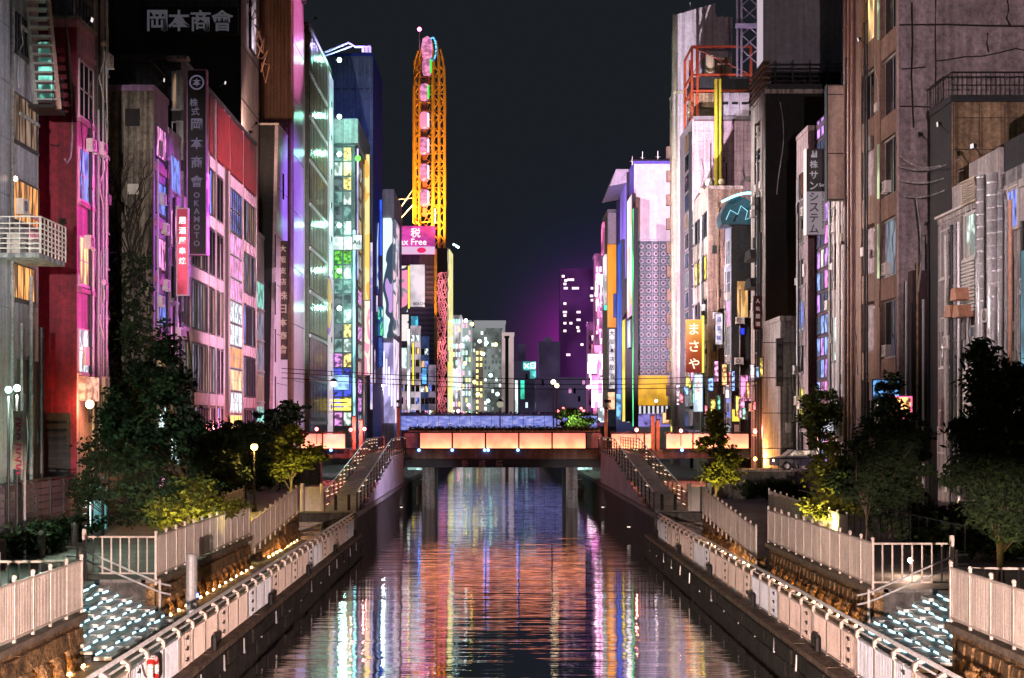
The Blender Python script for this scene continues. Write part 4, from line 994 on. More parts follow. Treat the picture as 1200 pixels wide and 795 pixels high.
# --- tall blue building behind
bluew = mat('cobalt_wall', (.02, .045, .40), .5, .15, .6, .05, .2)
b = Bld('blue_tower', 'tall windowless grey-blue tower with cobalt edge behind the glass corner', -17, D(437, -17), D(448, -17), Zp(66, D(437, -17)), bluew, mat('slate_blue_wall', (.16, .20, .34), .6, .2, .6, .1, .3), depth=8)
for k, px in enumerate((399, 408, 417, 426, 433)): b.panel('wall_rib', 'F', (px, 70, px + 2.2, 160), mat('slate_rib', (.22, .22, .34), .6, .2, .6, .1, .3), .12)
for py in (104,): b.panel('wall_joint', 'F', (380, py, 437, py + 1), frame_dk, .03)
r = thing('lamp_boom', 'violet-lit steel boom with lamp heads jutting from the tower roof', 'lamp boom', (Xp(380, 172), 172.5, Zp(62, 172)))
z_ = lambda py: Zp(py, 172)
part('boom', MB().tube([(Xp(376, 172), 172.5, z_(62)), (Xp(408, 172), 172.5, z_(49)), (Xp(416, 172), 172.5, z_(54)), (Xp(434, 172), 172.5, z_(54))], .14).tube([(Xp(376, 172), 172.5, z_(66)), (Xp(412, 172), 172.5, z_(53))], .1), mat('boom_violet', (.45, .4, .7), .4, .1, 1, 0, 0), r)
for px in (425, 429, 433): part('lamp_head', MB().box(Xp(px, 172) - .15, Xp(px, 172) + .15, 172.3, 172.7, z_(60), z_(54)), em('boom_glow', (.6, .45, 1), .8), r)
lamp_light('POINT', 'light', r, (Xp(420, 172), 170.8, z_(57)), (.5, .35, 1), 900)

for nm, face, a0, a1, z0, z1, kw in (('tiled_building', 'C', 56, 62, 3, 30, dict(n_pipe=1, n_ac=1, n_box=3, n_cab=3)), ('narrow_building', 'C', 71, 73.2, 3, 30, dict(n_pipe=3, n_ac=3, n_box=4, n_cab=4)), ('red_building', 'C', 68.1, 70.6, 3, 24, dict(n_pipe=2, n_ac=2, n_box=2, n_cab=2)),
        ('ivy_building', 'C', 83.3, 86.7, 3, 24, dict(n_pipe=3, n_ac=4, n_box=4, n_cab=3)), ('violet_building', 'C', 87, 90, 3, 22, dict(n_pipe=3, n_ac=3, n_box=3, n_cab=3))):
    class _T(Bld):
        def __init__(b, root, X, s):
            b.root = root; b.X = X; b.s = s; b.rot = {'C': 0 if s > 0 else pi, 'F': -pi / 2}
    o_ = bpy.data.objects[nm]; t_ = _T(o_, -20, 1); t_.d0 = o_.location.y; t_.clutter(face, a0, a1, z0, z1, **kw)
# --- projecting signs and screens between the glass corner and the tax-free hall
def vsign(px0, py0, px1, py1, d, m, label, frame=frame_dk, t=.5, txt=None, tm=None, th=None):
    r, w_, h_ = psign('projecting_sign', label, px0, py0, px1, py1, d, m, t, frame)
    if txt:
        th = th or w_ * .72; n_ = len(txt)
        letters(r, [(c, th, 0, h_ / 2 - h_ * (i + .5) / n_) for i, c in enumerate(txt)], t, tm or iron)
    return r
gold = screen('gold_print', [(1, .62, .12), (1, .75, .3), (.9, .45, .08)], .95, (.6, .6, .22))
pinkp = screen('pink_print', [(1, .75, .75), (.95, .35, .5), (1, .85, .7), (.9, .75, .95)], .9, (.8, .8, .3))
bluep = screen('blue_print', [(.02, .06, .5), (.02, .03, .2), (.6, .75, 1), (.03, .08, .6)], .8, (.7, .7, .12))
navyp = screen('navy_print', [(.01, .02, .08), (.02, .1, .3), (.1, .8, .3), (.7, .85, 1)], .9, (1.2, 1.2, .5))
cyanp = screen('cyan_print', [(.55, .85, .9), (.8, .95, .95), (.03, .06, .10), (.5, .3, .7)], .9, (.35, .35, .14))
violp = screen('violet_print', [(.35, .3, .75), (.6, .5, .9), (.9, .75, .95)], .8, (.7, .7, .35))
vsign(425, 176, 427.4, 500, 187, gold if False else em('cream_tube', (1, .8, .5), .7, .3, (1, 1, .3)), 'slim cream light column left of the tall golden sign')
vsign(428, 182, 433.5, 352, 186, gold, 'tall narrow golden sign with pictures beside the blue tower')
vsign(427.6, 353, 434, 440, 186, pinkp, 'pink printed sign continuing below the tall golden one')
vsign(434.3, 285, 437, 480, 190, violp, 'thin violet strip sign right of the golden sign')
vsign(437.3, 262, 444, 345, 204, bluep, 'blue vertical sign with white figures on the cobalt edge')
vsign(437.3, 347, 443, 366, 203, violp, 'small lilac box sign below the blue vertical sign')
vsign(441, 360, 449, 394, 206, navyp, 'slanting navy poster with green patches on the cobalt edge')
vsign(437.5, 396, 449, 430, 207, screen('bluegrid', [(.02, .05, .3), (.05, .12, .5), (.02, .04, .2)], .7, (3, 3, 1)), 'blue gridded sign panel over the street corner')
vsign(434.5, 410, 440, 450, 200, em('white_violet', (.8, .7, .95), .9, .5, (1, 1, .5)), 'white violet light box low beside the red lamps')
vsign(444, 235, 448, 300, 209, em('cobalt_glow', (.03, .1, .9), .8, .6, (1, 1, .3)), 'bright cobalt strip high on the tower edge')
# --- white gabled roof box and screen
b = Bld('screen_building', 'white building with tall cyan video screens left of the tax-free hall', -15.6, 218, 236, Zp(240, 218), mat('white_cladding', (.55, .5, .58), .4, .15, .8, .05, .2), depth=3.6)
b.part('roof_box', MB().prism([(Xp(446, 218), Zp(240, 218) + .36), (b.X, Zp(240, 218) + .36), (b.X, Zp(222, 218)), (Xp(449, 218), Zp(222, 218))], 'y', 217.9, 236), mat('white_cladding', (.5, .5, .5)))
b.panel('screen', 'F', (448.5, 256, 460, 396), cyanp, .3); b.panel('screen', 'C', (461, 262, 465.8, 392), screen('grey_print', [(.75, .72, .8), (.1, .12, .18), (.9, .6, .75)], .85, (.3, .3, .25)), .3)
b.part('screen_frame', MB().box(Xp(448, 217.6), Xp(448.8, 217.6), 217.4, 217.9, Zp(398, 218), Zp(252, 218)).box(Xp(460, 217.6), Xp(461, 217.6), 217.4, 217.9, Zp(398, 218), Zp(252, 218)), white_pt)
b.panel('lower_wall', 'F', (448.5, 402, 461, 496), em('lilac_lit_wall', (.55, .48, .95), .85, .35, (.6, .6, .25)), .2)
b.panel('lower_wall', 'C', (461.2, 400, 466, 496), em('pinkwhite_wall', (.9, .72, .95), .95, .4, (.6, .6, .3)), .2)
for k in range(4): b.panel('white_strip', 'F', (449.5 + k * 3, 412 + k * 9, 450.7 + k * 3, 440 + k * 12), em('strip_white', (1, .95, 1), 1.5), .1, .2)
# --- tax-free hall and its boards
b = Bld('hall_building', 'dark purple ribbed hall under the magenta tax-free sign', -12.2, 283, 300, Zp(300, 283), mat('aubergine_wall', (.12, .08, .16), .6, .2, .6, .1, .2), mat('aubergine_wall', (.1, .1, .1)), depth=8.2)
for k in range(34): b.panel('wall_rib', 'F', (Xp(490, 283), 37.6 - k * 1.02, 7.4, .42), mat('rib_mauve', (.20, .13, .26), .5, .2, 1, .1, .1), .1, px=False)
r, w_, h_ = psign('tax_sign', 'magenta and white tax-free sign board beside the wheel tower', 466, 265.5, 510, 298.5, 281.5, em('tax_magenta', (.62, .06, .36), .95, .12, (.3, .3, .6)), .5, None)
link('white_band', boxmesh('white_band', .05, w_ - .1, h_ * .27, em('tax_white', (.85, .55, .8), .75)), r, (.5, 0, -h_ * .365))
letters(r, [('税', 1.9, -w_ * .02, h_ * .26), ('ax Free', 1.25, -w_ * .08, -h_ * .06)], .5, em('sign_white2', (1, .88, .95), 1.1))
link('emblem', MB().prism([(.9 * cos(2 * pi * k / 16) + w_ * .14, .55 * sin(2 * pi * k / 16) - h_ * .36) for k in range(16)], 'x', .56, .6).mesh('emblem', em('crimson', (.7, .02, .12), 1)), r, (0, 0, 0))
r, w_, h_ = psign('billboard', 'white lit billboard hung on the ribbed purple hall', 480.5, 311, 498, 360, 280, em('billboard_white', (.88, .74, .82), .82, .1, (.2, .2, .2)), .8, white_pt)
letters(r, [('BEACH', .55, .35, -h_ * .43)], .8, iron)
r, w_, h_ = psign('billboard', 'black white and pink picture poster beside the white billboard', 466.5, 312, 478, 366, 279.5, screen('figure_print', [(.9, .82, .85), (.03, .03, .05), (.95, .3, .5), (.25, .27, .33)], .85, (.35, .35, .22)), .5, white_pt)
vsign(478.3, 312, 480.2, 362, 279, em('yellow_strip', (1, .75, .05), 1.3), 'thin yellow light strip between poster and white billboard')
vsign(466.5, 369, 479, 400, 276, screen('face_print', [(.92, .86, .84), (.9, .8, .78), (.04, .04, .05)], .85, (.3, .3, .3)), 'white poster with a dark curved drawing low on the hall')
vsign(467, 408, 477, 432, 274, em('lcd_white', (.75, 1, .95), 1.0, .25, (1, 1, 1)), 'white framed screen below the drawn poster')
vsign(482, 371, 490, 384, 277, em('cyan_sign', (.1, .6, .9), 1.0, .5, (1, 1, 1)), 'cyan character sign under the white billboard')
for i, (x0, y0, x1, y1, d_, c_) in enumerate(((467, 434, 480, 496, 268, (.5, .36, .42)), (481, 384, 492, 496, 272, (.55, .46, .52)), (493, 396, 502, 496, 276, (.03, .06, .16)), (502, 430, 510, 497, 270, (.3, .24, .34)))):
    bb = Bld('shop_building', ['rose brick shop block below the white framed screen', 'pale pinkish narrow block below the white billboard', 'deep blue glazed block at the foot of the hall', 'low lilac block under the wheel tower'][i], Xp(x1, d_), d_, d_ + 3, Zp(y0, d_), em('shop%d_wall' % i, c_, [.55, .75, .6, .5][i], .35, (.5, .5, .3), 1), depth=Xp(x1, d_) - Xp(x0, d_))  # block walls emit in place of floodlight falling on them
    bb.root.name = ['rose_block', 'pale_block', 'blue_block', 'lilac_block'][i]
    nx_ = 2
    for j in range(int((bb.z1 - 3) / 2.4)):
        for q in range(nx_):
            xa = Xp(x0, d_) + (Xp(x1, d_) - Xp(x0, d_)) * (q + .5) / nx_
            bb.window('F', (xa, 3.5 + j * 2.4, .75, 1.3), random.choice([w_cool, w_blue, g_dark, w_pink, w_warm, g_dark]), frame_pt, 1, 1, px=False, sill=False)
vsign(477.5, 386, 480.5, 495, 266, em('white_strip2', (.9, 1, .98), 1.2, .5, (1, 1, .25)), 'long white light strip at the edge of the rose brick block')
vsign(483.5, 402, 485.2, 452, 265, em('yellow_strip', (1, 1, 1)), 'short yellow light strip on the pale narrow block')
vsign(495, 432, 500, 450, 264, em('sky_sign', (.15, .5, 1), 1.2, .4, (1, 1, 1)), 'sky blue box sign at the foot of the hall')

# ------------------------------------------------------------------ the wheel tower
orange = mat('wheel_orange', (.85, .42, .05), .4, .12, .6, 0, .1)
root = thing('ferris_wheel', 'tall oblong ferris wheel seen edge on, orange trusses with pink gondolas', 'ferris wheel', (Xp(503, 287), 287, 30))
d0, d1 = 284.5, 290
tops = {485: 72, 491: 66, 507: 62, 514: 60, 520.5: 70}
for px, py in tops.items():
    for dd in (d0, d1):
        zb = Zp(262, d0) if px < 500 else Zp(488, d0)
        if px > 518: zb = Zp(300, d0)
        pts = [(Xp(px, d0), dd, zb), (Xp(px, d0), dd, Zp(py + 30, d0)), (Xp(px + (503 - px) * .06, d0), dd, Zp(py, d0)), (Xp(px + (503 - px) * .25, d0), dd, Zp(py - 12, d0))]
        part('tower_column', MB().tube(pts, .30 if px in (485, 507) else .20, 6), orange, root)
for dd in (d0, d1):
    for (pa, pb_) in ((485, 491), (507, 514), (514, 520.5)):
        k = 0; y = 75
        while y < (262 if pa < 500 else 300 if pa > 510 else 480):
            z0, z1 = Zp(y, d0), Zp(y + 9, d0); xa, xb = Xp(pa, d0), Xp(pb_, d0)
            if k % 2: xa, xb = xb, xa
            part('cross_brace', MB().tube([(xa, dd, z0), (xb, dd, z1)], .12, 4).v and MB().tube([(xa, dd, z0), (xb, dd, z1)], .12, 4), orange, root) if dd == d0 else None
            y += 9; k += 1
hm = MB()
y = 80
while y < 262:
    z0 = Zp(y, d0)
    hm.tube([(Xp(485, d0), d0 + .3, z0), (Xp(520, d0), d0 + .3, z0)], .09, 4).tube([(Xp(491, d0), d0 + .3, z0), (Xp(491, d0), d1, z0 - 1)], .1, 4)
    hm.tube([(Xp(507, d0), d0 + .3, z0), (Xp(496, d0), d1, z0 - 2.4)], .08, 4).tube([(Xp(485, d0), d1, z0), (Xp(507, d0), d1, z0 - 3)], .09, 4); y += 10
part('lattice', hm, orange, root, kind='stuff')
gp = em('gondola_pink', (.95, .32, .62), .75, .25, (1, 1, 1.5)); gw = em('gondola_glow', (1, .8, .95), 1.2)
for k, py in enumerate((78, 108, 141, 171, 202, 232)):
    x, z = Xp(498.5, d0) - .2 + (.5 if k == 0 else 0), Zp(py, d0)
    g_ = part('gondola', MB().lathe([(.2, -1.75), (.75, -1.6), (.95, -.9), (.95, .9), (.75, 1.6), (.2, 1.75)], (x, d0 + .4, z), 12), gp if k != 2 else em('gondola_rose', (.95, .3, .5), .8), root, smooth=True)
    part('gondola_stripe', MB().box(x + .62, x + .95, d0 - .45, d0 + .3, z - 1.3, z + 1.3), em('green_gondola', (.05, .9, .1), 1) if k in (0, 1) else gw, root)
    part('gondola_hub', MB().box(x - .4, x + .5, d0 + .2, d0 + 1, z - 3.6, z - 1.9), mat('hub_rust', (.5, .14, .08), .5, .2, 1, 0, 0), root)
part('top_gondola', MB().lathe([(.2, -2.2), (1.0, -1.8), (1.2, 0), (.9, 1.9), (.2, 2.4)], (Xp(500.5, d0), d0, Zp(57, d0)), 12), gp, root, smooth=True)
mb = MB()
for k in range(18):
    a_, b_ = 2 * pi * k / 18, 2 * pi * (k + 1) / 18
    mb.tube([(Xp(507, d0) + .7 * cos(a_), d0 - .3, Zp(58, d0) + 2.3 * sin(a_)), (Xp(507, d0) + .7 * cos(b_), d0 - .3, Zp(58, d0) + 2.3 * sin(b_))], .16, 5)
part('neon_ring', mb, em('ring_cyan', (.1, .5, 1), 1.6, .7, (1, 1, 2)), root)
part('mast', MB().tube([(Xp(491.5, d0), d0, Zp(66, d0)), (Xp(491.5, d0), d0, Zp(36, d0))], .1), steel, root)
part('beacon', MB().ball((Xp(491.5, d0), d0, Zp(34.5, d0)), .42, 8), em('beacon_rose', (1, .15, .45), 9), root, smooth=True)
part('guy_brace', MB().tube([(Xp(484, d0), d0, Zp(222, d0)), (Xp(460, d0), d0, Zp(258, d0))], .14).tube([(Xp(484, d0), d0, Zp(240, d0)), (Xp(464, d0), d0, Zp(262, d0))], .14).tube([(Xp(484, d0), d0, Zp(232, d0)), (Xp(450, d0), d0, Zp(236, d0))], .1), steel, root)
part('tower_sign', MB().box(Xp(509, d0), Xp(511, d0), d0 - .6, d0 - .3, Zp(262, d0), Zp(245, d0)), em('tower_sign_white', (1, .85, .8), 1.5, .6, (1, 1, 3)), root)
part('tower_column', MB().box(Xp(509, 282), Xp(512, 282), 281.6, 282.4, Zp(492, 282), Zp(292, 282)), orange, root)
# speckled pink lattice slab with yellow edge
root = thing('lattice_tower', 'slender slab wrapped in a glowing pink lattice with a lit yellow edge', 'tower', (Xp(519, 276), 276, 1.3))
part('core', MB().box(Xp(512.5, 276), Xp(524.5, 276), 276, 290, 1.3, Zp(291, 276)), mat('core_brown', (.06, .03, .03), .6, .2, 1, 0, 0), root)
mb = MB(); cell = 1.05; pts = {}
nxx, nzz = 4, 44
P0 = lambda i, j: (Xp(512.8, 276) + (i + (.5 if j % 2 else 0)) * .5 + U(-.12, .12), 275.8, 2 + j * .78 + U(-.2, .2))
for j in range(nzz):
    for i in range(nxx): pts[i, j] = P0(i, j)
for j in range(nzz):
    for i in range(nxx):
        for di, dj in ((1, 0), (0, 1), ((1 if j % 2 else -1), 1)):
            q = pts.get((i + di, j + dj))
            if q and rnd() > .18: mb.tube([pts[i, j], q], .085, 4)
part('lattice', mb, em('lattice_rose', (1, .22, .28), .8, .4, (.3, .3, .12)), root, kind='stuff')
part('edge_panel', MB().prism([(276, 1.3), (302, 1.3), (302, Zp(297, 300)), (276, Zp(291, 276))], 'x', Xp(524.6, 276), Xp(524.6, 276) + .25), screen('yellow_edge', [(.35, .3, .2), (.85, .8, .45), (1, .85, .05), (.75, .75, .6)], .9, (.8, .5, .22)), root)
part('lamp_arm', MB().tube([(Xp(525, 276), 276, Zp(292, 276)), (Xp(537, 276), 276, Zp(288, 276))], .1), iron, root)
for px in (532, 535, 537): part('arm_lamp', MB().ball((Xp(px, 276), 275.8, Zp(287 + (px - 532) * .6, 276)), .22, 6), em('lamp_ice', (.6, 1, .95), 7), root)

# ================================================================== FAR CANAL VISTA
def far(name, label, x0, y0, x1, y1, d, mF, rows=0, cols=0, panes=None, depth=18, seed=1, skip=.4, cat='building'):  # mF usually emits: light on these far walls is put into the material
    X0, X1 = Xp(x0, d), Xp(x1, d); zt = Zp(y0, d)
    r = thing(name, label, cat, ((X0 + X1) / 2, d, 1.3))
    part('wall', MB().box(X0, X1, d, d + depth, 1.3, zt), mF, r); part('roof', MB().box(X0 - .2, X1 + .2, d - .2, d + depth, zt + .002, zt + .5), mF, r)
    for j in range(rows):
        for i in range(cols):
            if rnd() < skip: continue
            w_ = (X1 - X0) / cols; h_ = (zt - 8) / rows; m_ = random.choice(panes)
            k = ('fw', name, m_.name)
            if k not in CACHE: CACHE[k] = MB().box(-w_ * .3, w_ * .3, -.12, 0, -h_ * .28, h_ * .28).mesh('window', m_)
            link('window', CACHE[k], r, (X0 + w_ * (i + .5) - (X0 + X1) / 2, 0, 8 + h_ * (j + .5) - 1.3))
    return r
EM = [em('far_white', (.85, 1, .95), 1.6), em('far_mint', (.4, 1, .8), 1.3), em('far_gold', (1, .85, .3), 1.4), em('far_pink', (1, .4, .6), 1.3), em('far_ice', (.6, .85, 1), 1.3)]
sage = mat('sage_wall', (.42, .46, .44), .6, .2, .1, .1, .2)
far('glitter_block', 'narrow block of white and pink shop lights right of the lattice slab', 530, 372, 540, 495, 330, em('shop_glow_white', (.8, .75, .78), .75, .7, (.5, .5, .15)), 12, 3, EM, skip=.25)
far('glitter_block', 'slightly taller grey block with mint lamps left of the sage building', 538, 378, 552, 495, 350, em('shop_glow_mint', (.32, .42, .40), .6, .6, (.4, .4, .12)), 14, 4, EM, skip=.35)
far('sage_building', 'wide pale sage building with glowing walls and white lamps in the canal vista', 550, 387, 588, 495, 370, em('sage_lit', (.24, .28, .27), .55, .45, (.2, .2, .12)), 15, 9, [EM[0], em('dim_pane', (.1, .14, .13), .6), em('dim_pane2', (.3, .34, .33), .6)], skip=.45)
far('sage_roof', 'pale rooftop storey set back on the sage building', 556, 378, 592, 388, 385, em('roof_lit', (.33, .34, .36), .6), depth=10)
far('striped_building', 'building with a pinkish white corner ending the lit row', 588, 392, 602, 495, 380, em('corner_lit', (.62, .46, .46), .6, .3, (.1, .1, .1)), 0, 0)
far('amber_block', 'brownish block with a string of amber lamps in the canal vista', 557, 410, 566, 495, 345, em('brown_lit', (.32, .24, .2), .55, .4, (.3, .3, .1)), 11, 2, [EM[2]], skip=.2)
far('black_strip', 'narrow black slot building beside the pinkish white corner', 592, 396, 596, 495, 378, blackw)
for i, (px, py, c_) in enumerate(((546, 376, 0), (553, 380, 2), (562, 400, 0), (570, 402, 1), (581, 404, 2), (545, 426, 2), (547, 396, 0), (575, 440, 1), (556, 448, 2), (541, 405, 1), (560, 462, 2), (583, 462, 0), (572, 470, 1), (549, 475, 3), (537, 482, 3), (566, 415, 0))):
    d_ = 326; x, z = Xp(px, d_), Zp(py, d_)
    r = thing('street_light', 'small %s star of light %s in the canal vista' % (['white', 'mint', 'golden', 'rose'][c_], ['over the narrow block at the top', 'beside the topmost white one', 'below the pale roof', 'right of centre, high', 'at upper right', 'at mid left', 'left, upper middle', 'right, middle', 'centre, middle', 'far left, upper', 'centre, lower', 'at lower right', 'low, right of centre', 'low, left', 'lowest at the left', 'upper centre'][i]), 'lamp', (x, d_, z))
    part('bulb', MB().ball((x, d_, z), .42, 6), em('star_%d' % c_, [(.8, 1, .95), (.4, 1, .8), (1, .8, .15), (1, .25, .4)][c_], 7), r); part('arm', MB().box(x - .05, x + .05, d_, d_ + 6, z - .05, z + .05), iron, r)
vsign(603.5, 446, 606.8, 490, 372, em('white_box', (.8, 1, 1), 1.1, .2, (1, 1, .3)), 'white vertical light box at the end of the lit row')
vsign(610, 446, 614.5, 468, 372, em('green_box', (.05, .8, .5), 1.1, .3, (1, 1, .3)), 'green vertical light box in the dark gap')
pur = mat('night_purple', (.10, .08, .16), .8, .2, .1, 0, 0)
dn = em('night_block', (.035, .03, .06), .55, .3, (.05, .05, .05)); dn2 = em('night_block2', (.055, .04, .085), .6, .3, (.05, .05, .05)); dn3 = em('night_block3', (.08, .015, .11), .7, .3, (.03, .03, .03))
far('distant_block', 'dim block with the cyan sign at its top in the dark distance', 602, 425, 628, 497, 520, dn, 6, 6, [EM[4], g_dark], skip=.85)
far('distant_block', 'stepped dim violet block with a roof hut at the canal end', 632, 402, 656, 497, 560, dn2, 0, 0)
far('roof_hut', 'square roof hut on top of the stepped violet block', 639, 397, 647, 402, 565, dn2)
far('distant_block', 'low dim block below the magenta tower', 628, 444, 692, 497, 500, dn2, 5, 12, [em('dim_rose', (.7, .3, .6), .8), g_dark], skip=.85)
far('distant_block', 'thin dim block at the left end of the dark distance', 607, 405, 616, 426, 540, dn2)
tw = far('night_tower', 'tall dark tower glowing faintly magenta with scattered lit windows', 657, 316, 702, 497, 640, dn3, 0, 0)
wl = MB().box(-.62, .62, -.15, 0, -.5, .5)
wa, wb_ = wl.mesh('window', em('tower_win', (1, .75, .8), 1.7)), MB().box(-.9, .9, -.15, 0, -.5, .5).mesh('window', em('tower_win2', (1, .6, .9), 1.5))
for px, py in ((660, 324), (663, 329), (662, 333), (667, 328), (671, 328), (663, 338), (672, 338), (676, 338), (662, 356), (662, 366), (662, 370), (669, 379), (662, 379), (662, 388), (678, 366), (678, 375), (677, 384), (678, 388), (690, 379), (693, 379), (697, 379), (694, 338), (693, 347), (697, 347), (694, 352), (698, 356), (682, 404), (666, 416)):
    link('window', random.choice((wa, wb_)), tw, (Xp(px, 640) - tw.location.x, -.02, Zp(py, 640) - 1.3))
r, w_, h_ = psign('roof_sign', 'cyan and white lit sign with a hooked outline on the distant dim block', 613, 424, 628, 434, 515, em('cyan_board', (.15, .75, .75), .9, .4, (.3, .3, .5)), .5)
letters(r, [('X日', 2.2, 0, 0, 4.2)], .5, em('sign_white', (1, 1, 1)))
psign('roof_sign', 'lower hook of the cyan distant sign', 621, 434.5, 628, 444, 514, em('cyan_board', (1, 1, 1)), .5)
# magenta glow cluster, right
hot = [em('hot_pink', (1, .30, .75), 3.5, .6, (.4, .4, .25)), em('hot_white', (1, .75, .9), 3.5, .5, (.4, .4, .3)), em('hot_rose', (1, .2, .45), 1.6, .5, (.4, .4, .3))]
for i, (x0, y0, x1, y1, k) in enumerate(((688.5, 415, 700, 438, 1), (693, 440, 703, 478, 0), (696, 405, 705, 414, 2), (700, 415, 707, 440, 0), (702, 442, 708, 492, 1), (697, 335, 700.5, 348, 1), (699, 320, 703, 334, 0), (698, 349, 702, 362, 2), (703, 322, 707, 356, 1), (695, 462, 699, 492, 2))):
    vsign(x0, y0, x1, y1, 300 + i, hot[k], ['square white pink screen glowing over the right bank', 'tall hot pink sign below the square screen', 'rose sign strip above the square screen', 'pink sign beside the square screen', 'long white sign down to the far bridge', 'small white sign at the top of the glowing cluster', 'topmost pink sign of the glowing cluster', 'rose sign in the upper glowing cluster', 'white sign beside the green awning strip', 'rose light column near the far bridge'][i])
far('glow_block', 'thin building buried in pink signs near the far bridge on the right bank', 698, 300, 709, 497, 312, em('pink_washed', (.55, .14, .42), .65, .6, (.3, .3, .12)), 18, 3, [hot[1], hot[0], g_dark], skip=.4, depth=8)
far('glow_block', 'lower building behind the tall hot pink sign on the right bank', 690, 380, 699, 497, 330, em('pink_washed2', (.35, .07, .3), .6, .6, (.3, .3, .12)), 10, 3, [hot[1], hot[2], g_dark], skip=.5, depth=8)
r = thing('added_glow_lamp', 'added pink glow lamp inside the cluster of signs', 'lamp', (Xp(690, 296), 296, 14)); part('bulb', MB().ball((Xp(690, 296), 296, 14), .6, 8), hot[0], r)  # added glow ball among the pink signs
ORD = ['first', 'second', 'third', 'fourth', 'fifth', 'sixth', 'seventh', 'eighth', 'ninth', 'tenth', 'eleventh', 'twelfth', 'thirteenth', 'fourteenth', 'fifteenth', 'sixteenth', 'seventeenth', 'eighteenth', 'nineteenth', 'twentieth', 'twenty-first', 'twenty-second']
for i in range(22):
    x0, y0 = 689 + rnd() * 17, 318 + (i + .5) * 7.5; hh = U(4, 14)
    if y0 < 400 and x0 < 697: x0 += 8
    q_ = vsign(x0, y0, x0 + U(1.5, 4), y0 + hh, 292 - i * .3, hot[i % 3], 'tiny pink-lit sign in the far glowing cluster, %s from the top' % ORD[i], frame_dk, .3); q_['group'] = 'tiny pink-lit signs of the glowing cluster'
# red lights at street level
for i, px in enumerate((654, 660, 667, 681, 684)):
    d_ = 300; r = thing('traffic_light', ['leftmost', 'second', 'middle', 'fourth', 'rightmost'][i] + ' of the red lights beyond the twin street lamp', 'light', (Xp(px, d_), d_, 6))
    part('lens', MB().ball((Xp(px, d_), d_, Zp(482 - i % 2 * 3, d_)), .3, 6), em('red_hot', (1, .12, .12), 6), r); part('pole', MB().tube([(Xp(px, d_), d_ + .6, 5), (Xp(px, d_), d_ + .6, 10)], .08), iron, r)

# ------------------------------------------------------------------ far bridge with its crowd
FB = 235
fb = thing('far_bridge', 'wide farther bridge with a blue and lilac lit parapet', 'bridge', (0, FB, 4))
bl = bpy.data.materials.new('blue_parapet'); bl.use_nodes = True
n = bl.node_tree.nodes; l = bl.node_tree.links; p = n['Principled BSDF']
g = n.new('ShaderNodeNewGeometry'); mp = n.new('ShaderNodeMapping'); mp.inputs['Scale'].default_value = (.8, 1, 2.6); l.new(g.outputs['Position'], mp.inputs['Vector'])
t = n.new('ShaderNodeTexNoise'); t.inputs['Scale'].default_value = 1; t.inputs['Detail'].default_value = 3; l.new(mp.outputs[0], t.inputs['Vector'])
cr = n.new('ShaderNodeValToRGB'); e = cr.color_ramp.elements; e[0].position = .3; e[0].color = (.05, .09, .42, 1); e[1].position = .72; e[1].color = (.5, .5, .85, 1)
k_ = e.new(.5); k_.color = (.16, .2, .65, 1)
l.new(t.outputs['Fac'], cr.inputs[0]); l.new(cr.outputs[0], p.inputs['Emission Color']); p.inputs['Emission Strength'].default_value = .8
for k in range(20):
    x0 = Xp(452, FB) + k * (Xp(700, FB) - Xp(452, FB)) / 20; x1 = x0 + (Xp(700, FB) - Xp(452, FB)) / 20
    part('parapet_panel', MB().box(x0 + .04, x1 - .04, FB, FB + .2, 5.3, 7.6), bl, fb)
part('deck', MB().box(-30, 30, FB + .21, FB + 14, 3.6, 5.9), conc_d, fb)
part('handrail', MB().box(Xp(452, FB), Xp(700, FB), FB + .02, FB + .14, 7.602, 7.72), frame_pt, fb)
mb = MB()
for _ in range(300):
    x, y = U(Xp(455, FB), Xp(700, FB)), FB + U(.4, 2.5); h = U(1.5, 1.85); zb = 6.55
    mb.ball((x, y, zb + h - .12), .12, 6).hexa([(x - .16, y - .1, zb), (x + .16, y - .1, zb), (x + .16, y + .1, zb), (x - .16, y + .1, zb), (x - .24, y - .12, zb + h - .28), (x + .24, y - .12, zb + h - .28), (x + .2, y + .12, zb + h - .28), (x - .2, y + .12, zb + h - .28)])
struct('bridge_crowd', mb, mat('crowd_clothes', (.45, .30, .40), .8, .9, 2.2, 0, 0), kind='stuff')
# ================================================================== RIGHT BANK BUILDINGS
beige = mat('beige_wall', (.46, .39, .34), .8, .25, .8, .3, .4)
brown = mat('brown_wall', (.24, .155, .12), .7, .25, 1, .25, .3)
tan = mat('tan_wall', (.36, .25, .15), .85, .35, .7, .4, .5)
purc = mat('cracked_concrete', (.34, .28, .30), .85, .3, .6, .5, .22)
corr = mat('pinkish_siding', (.48, .43, .43), .6, .2, 1, .1, .35)
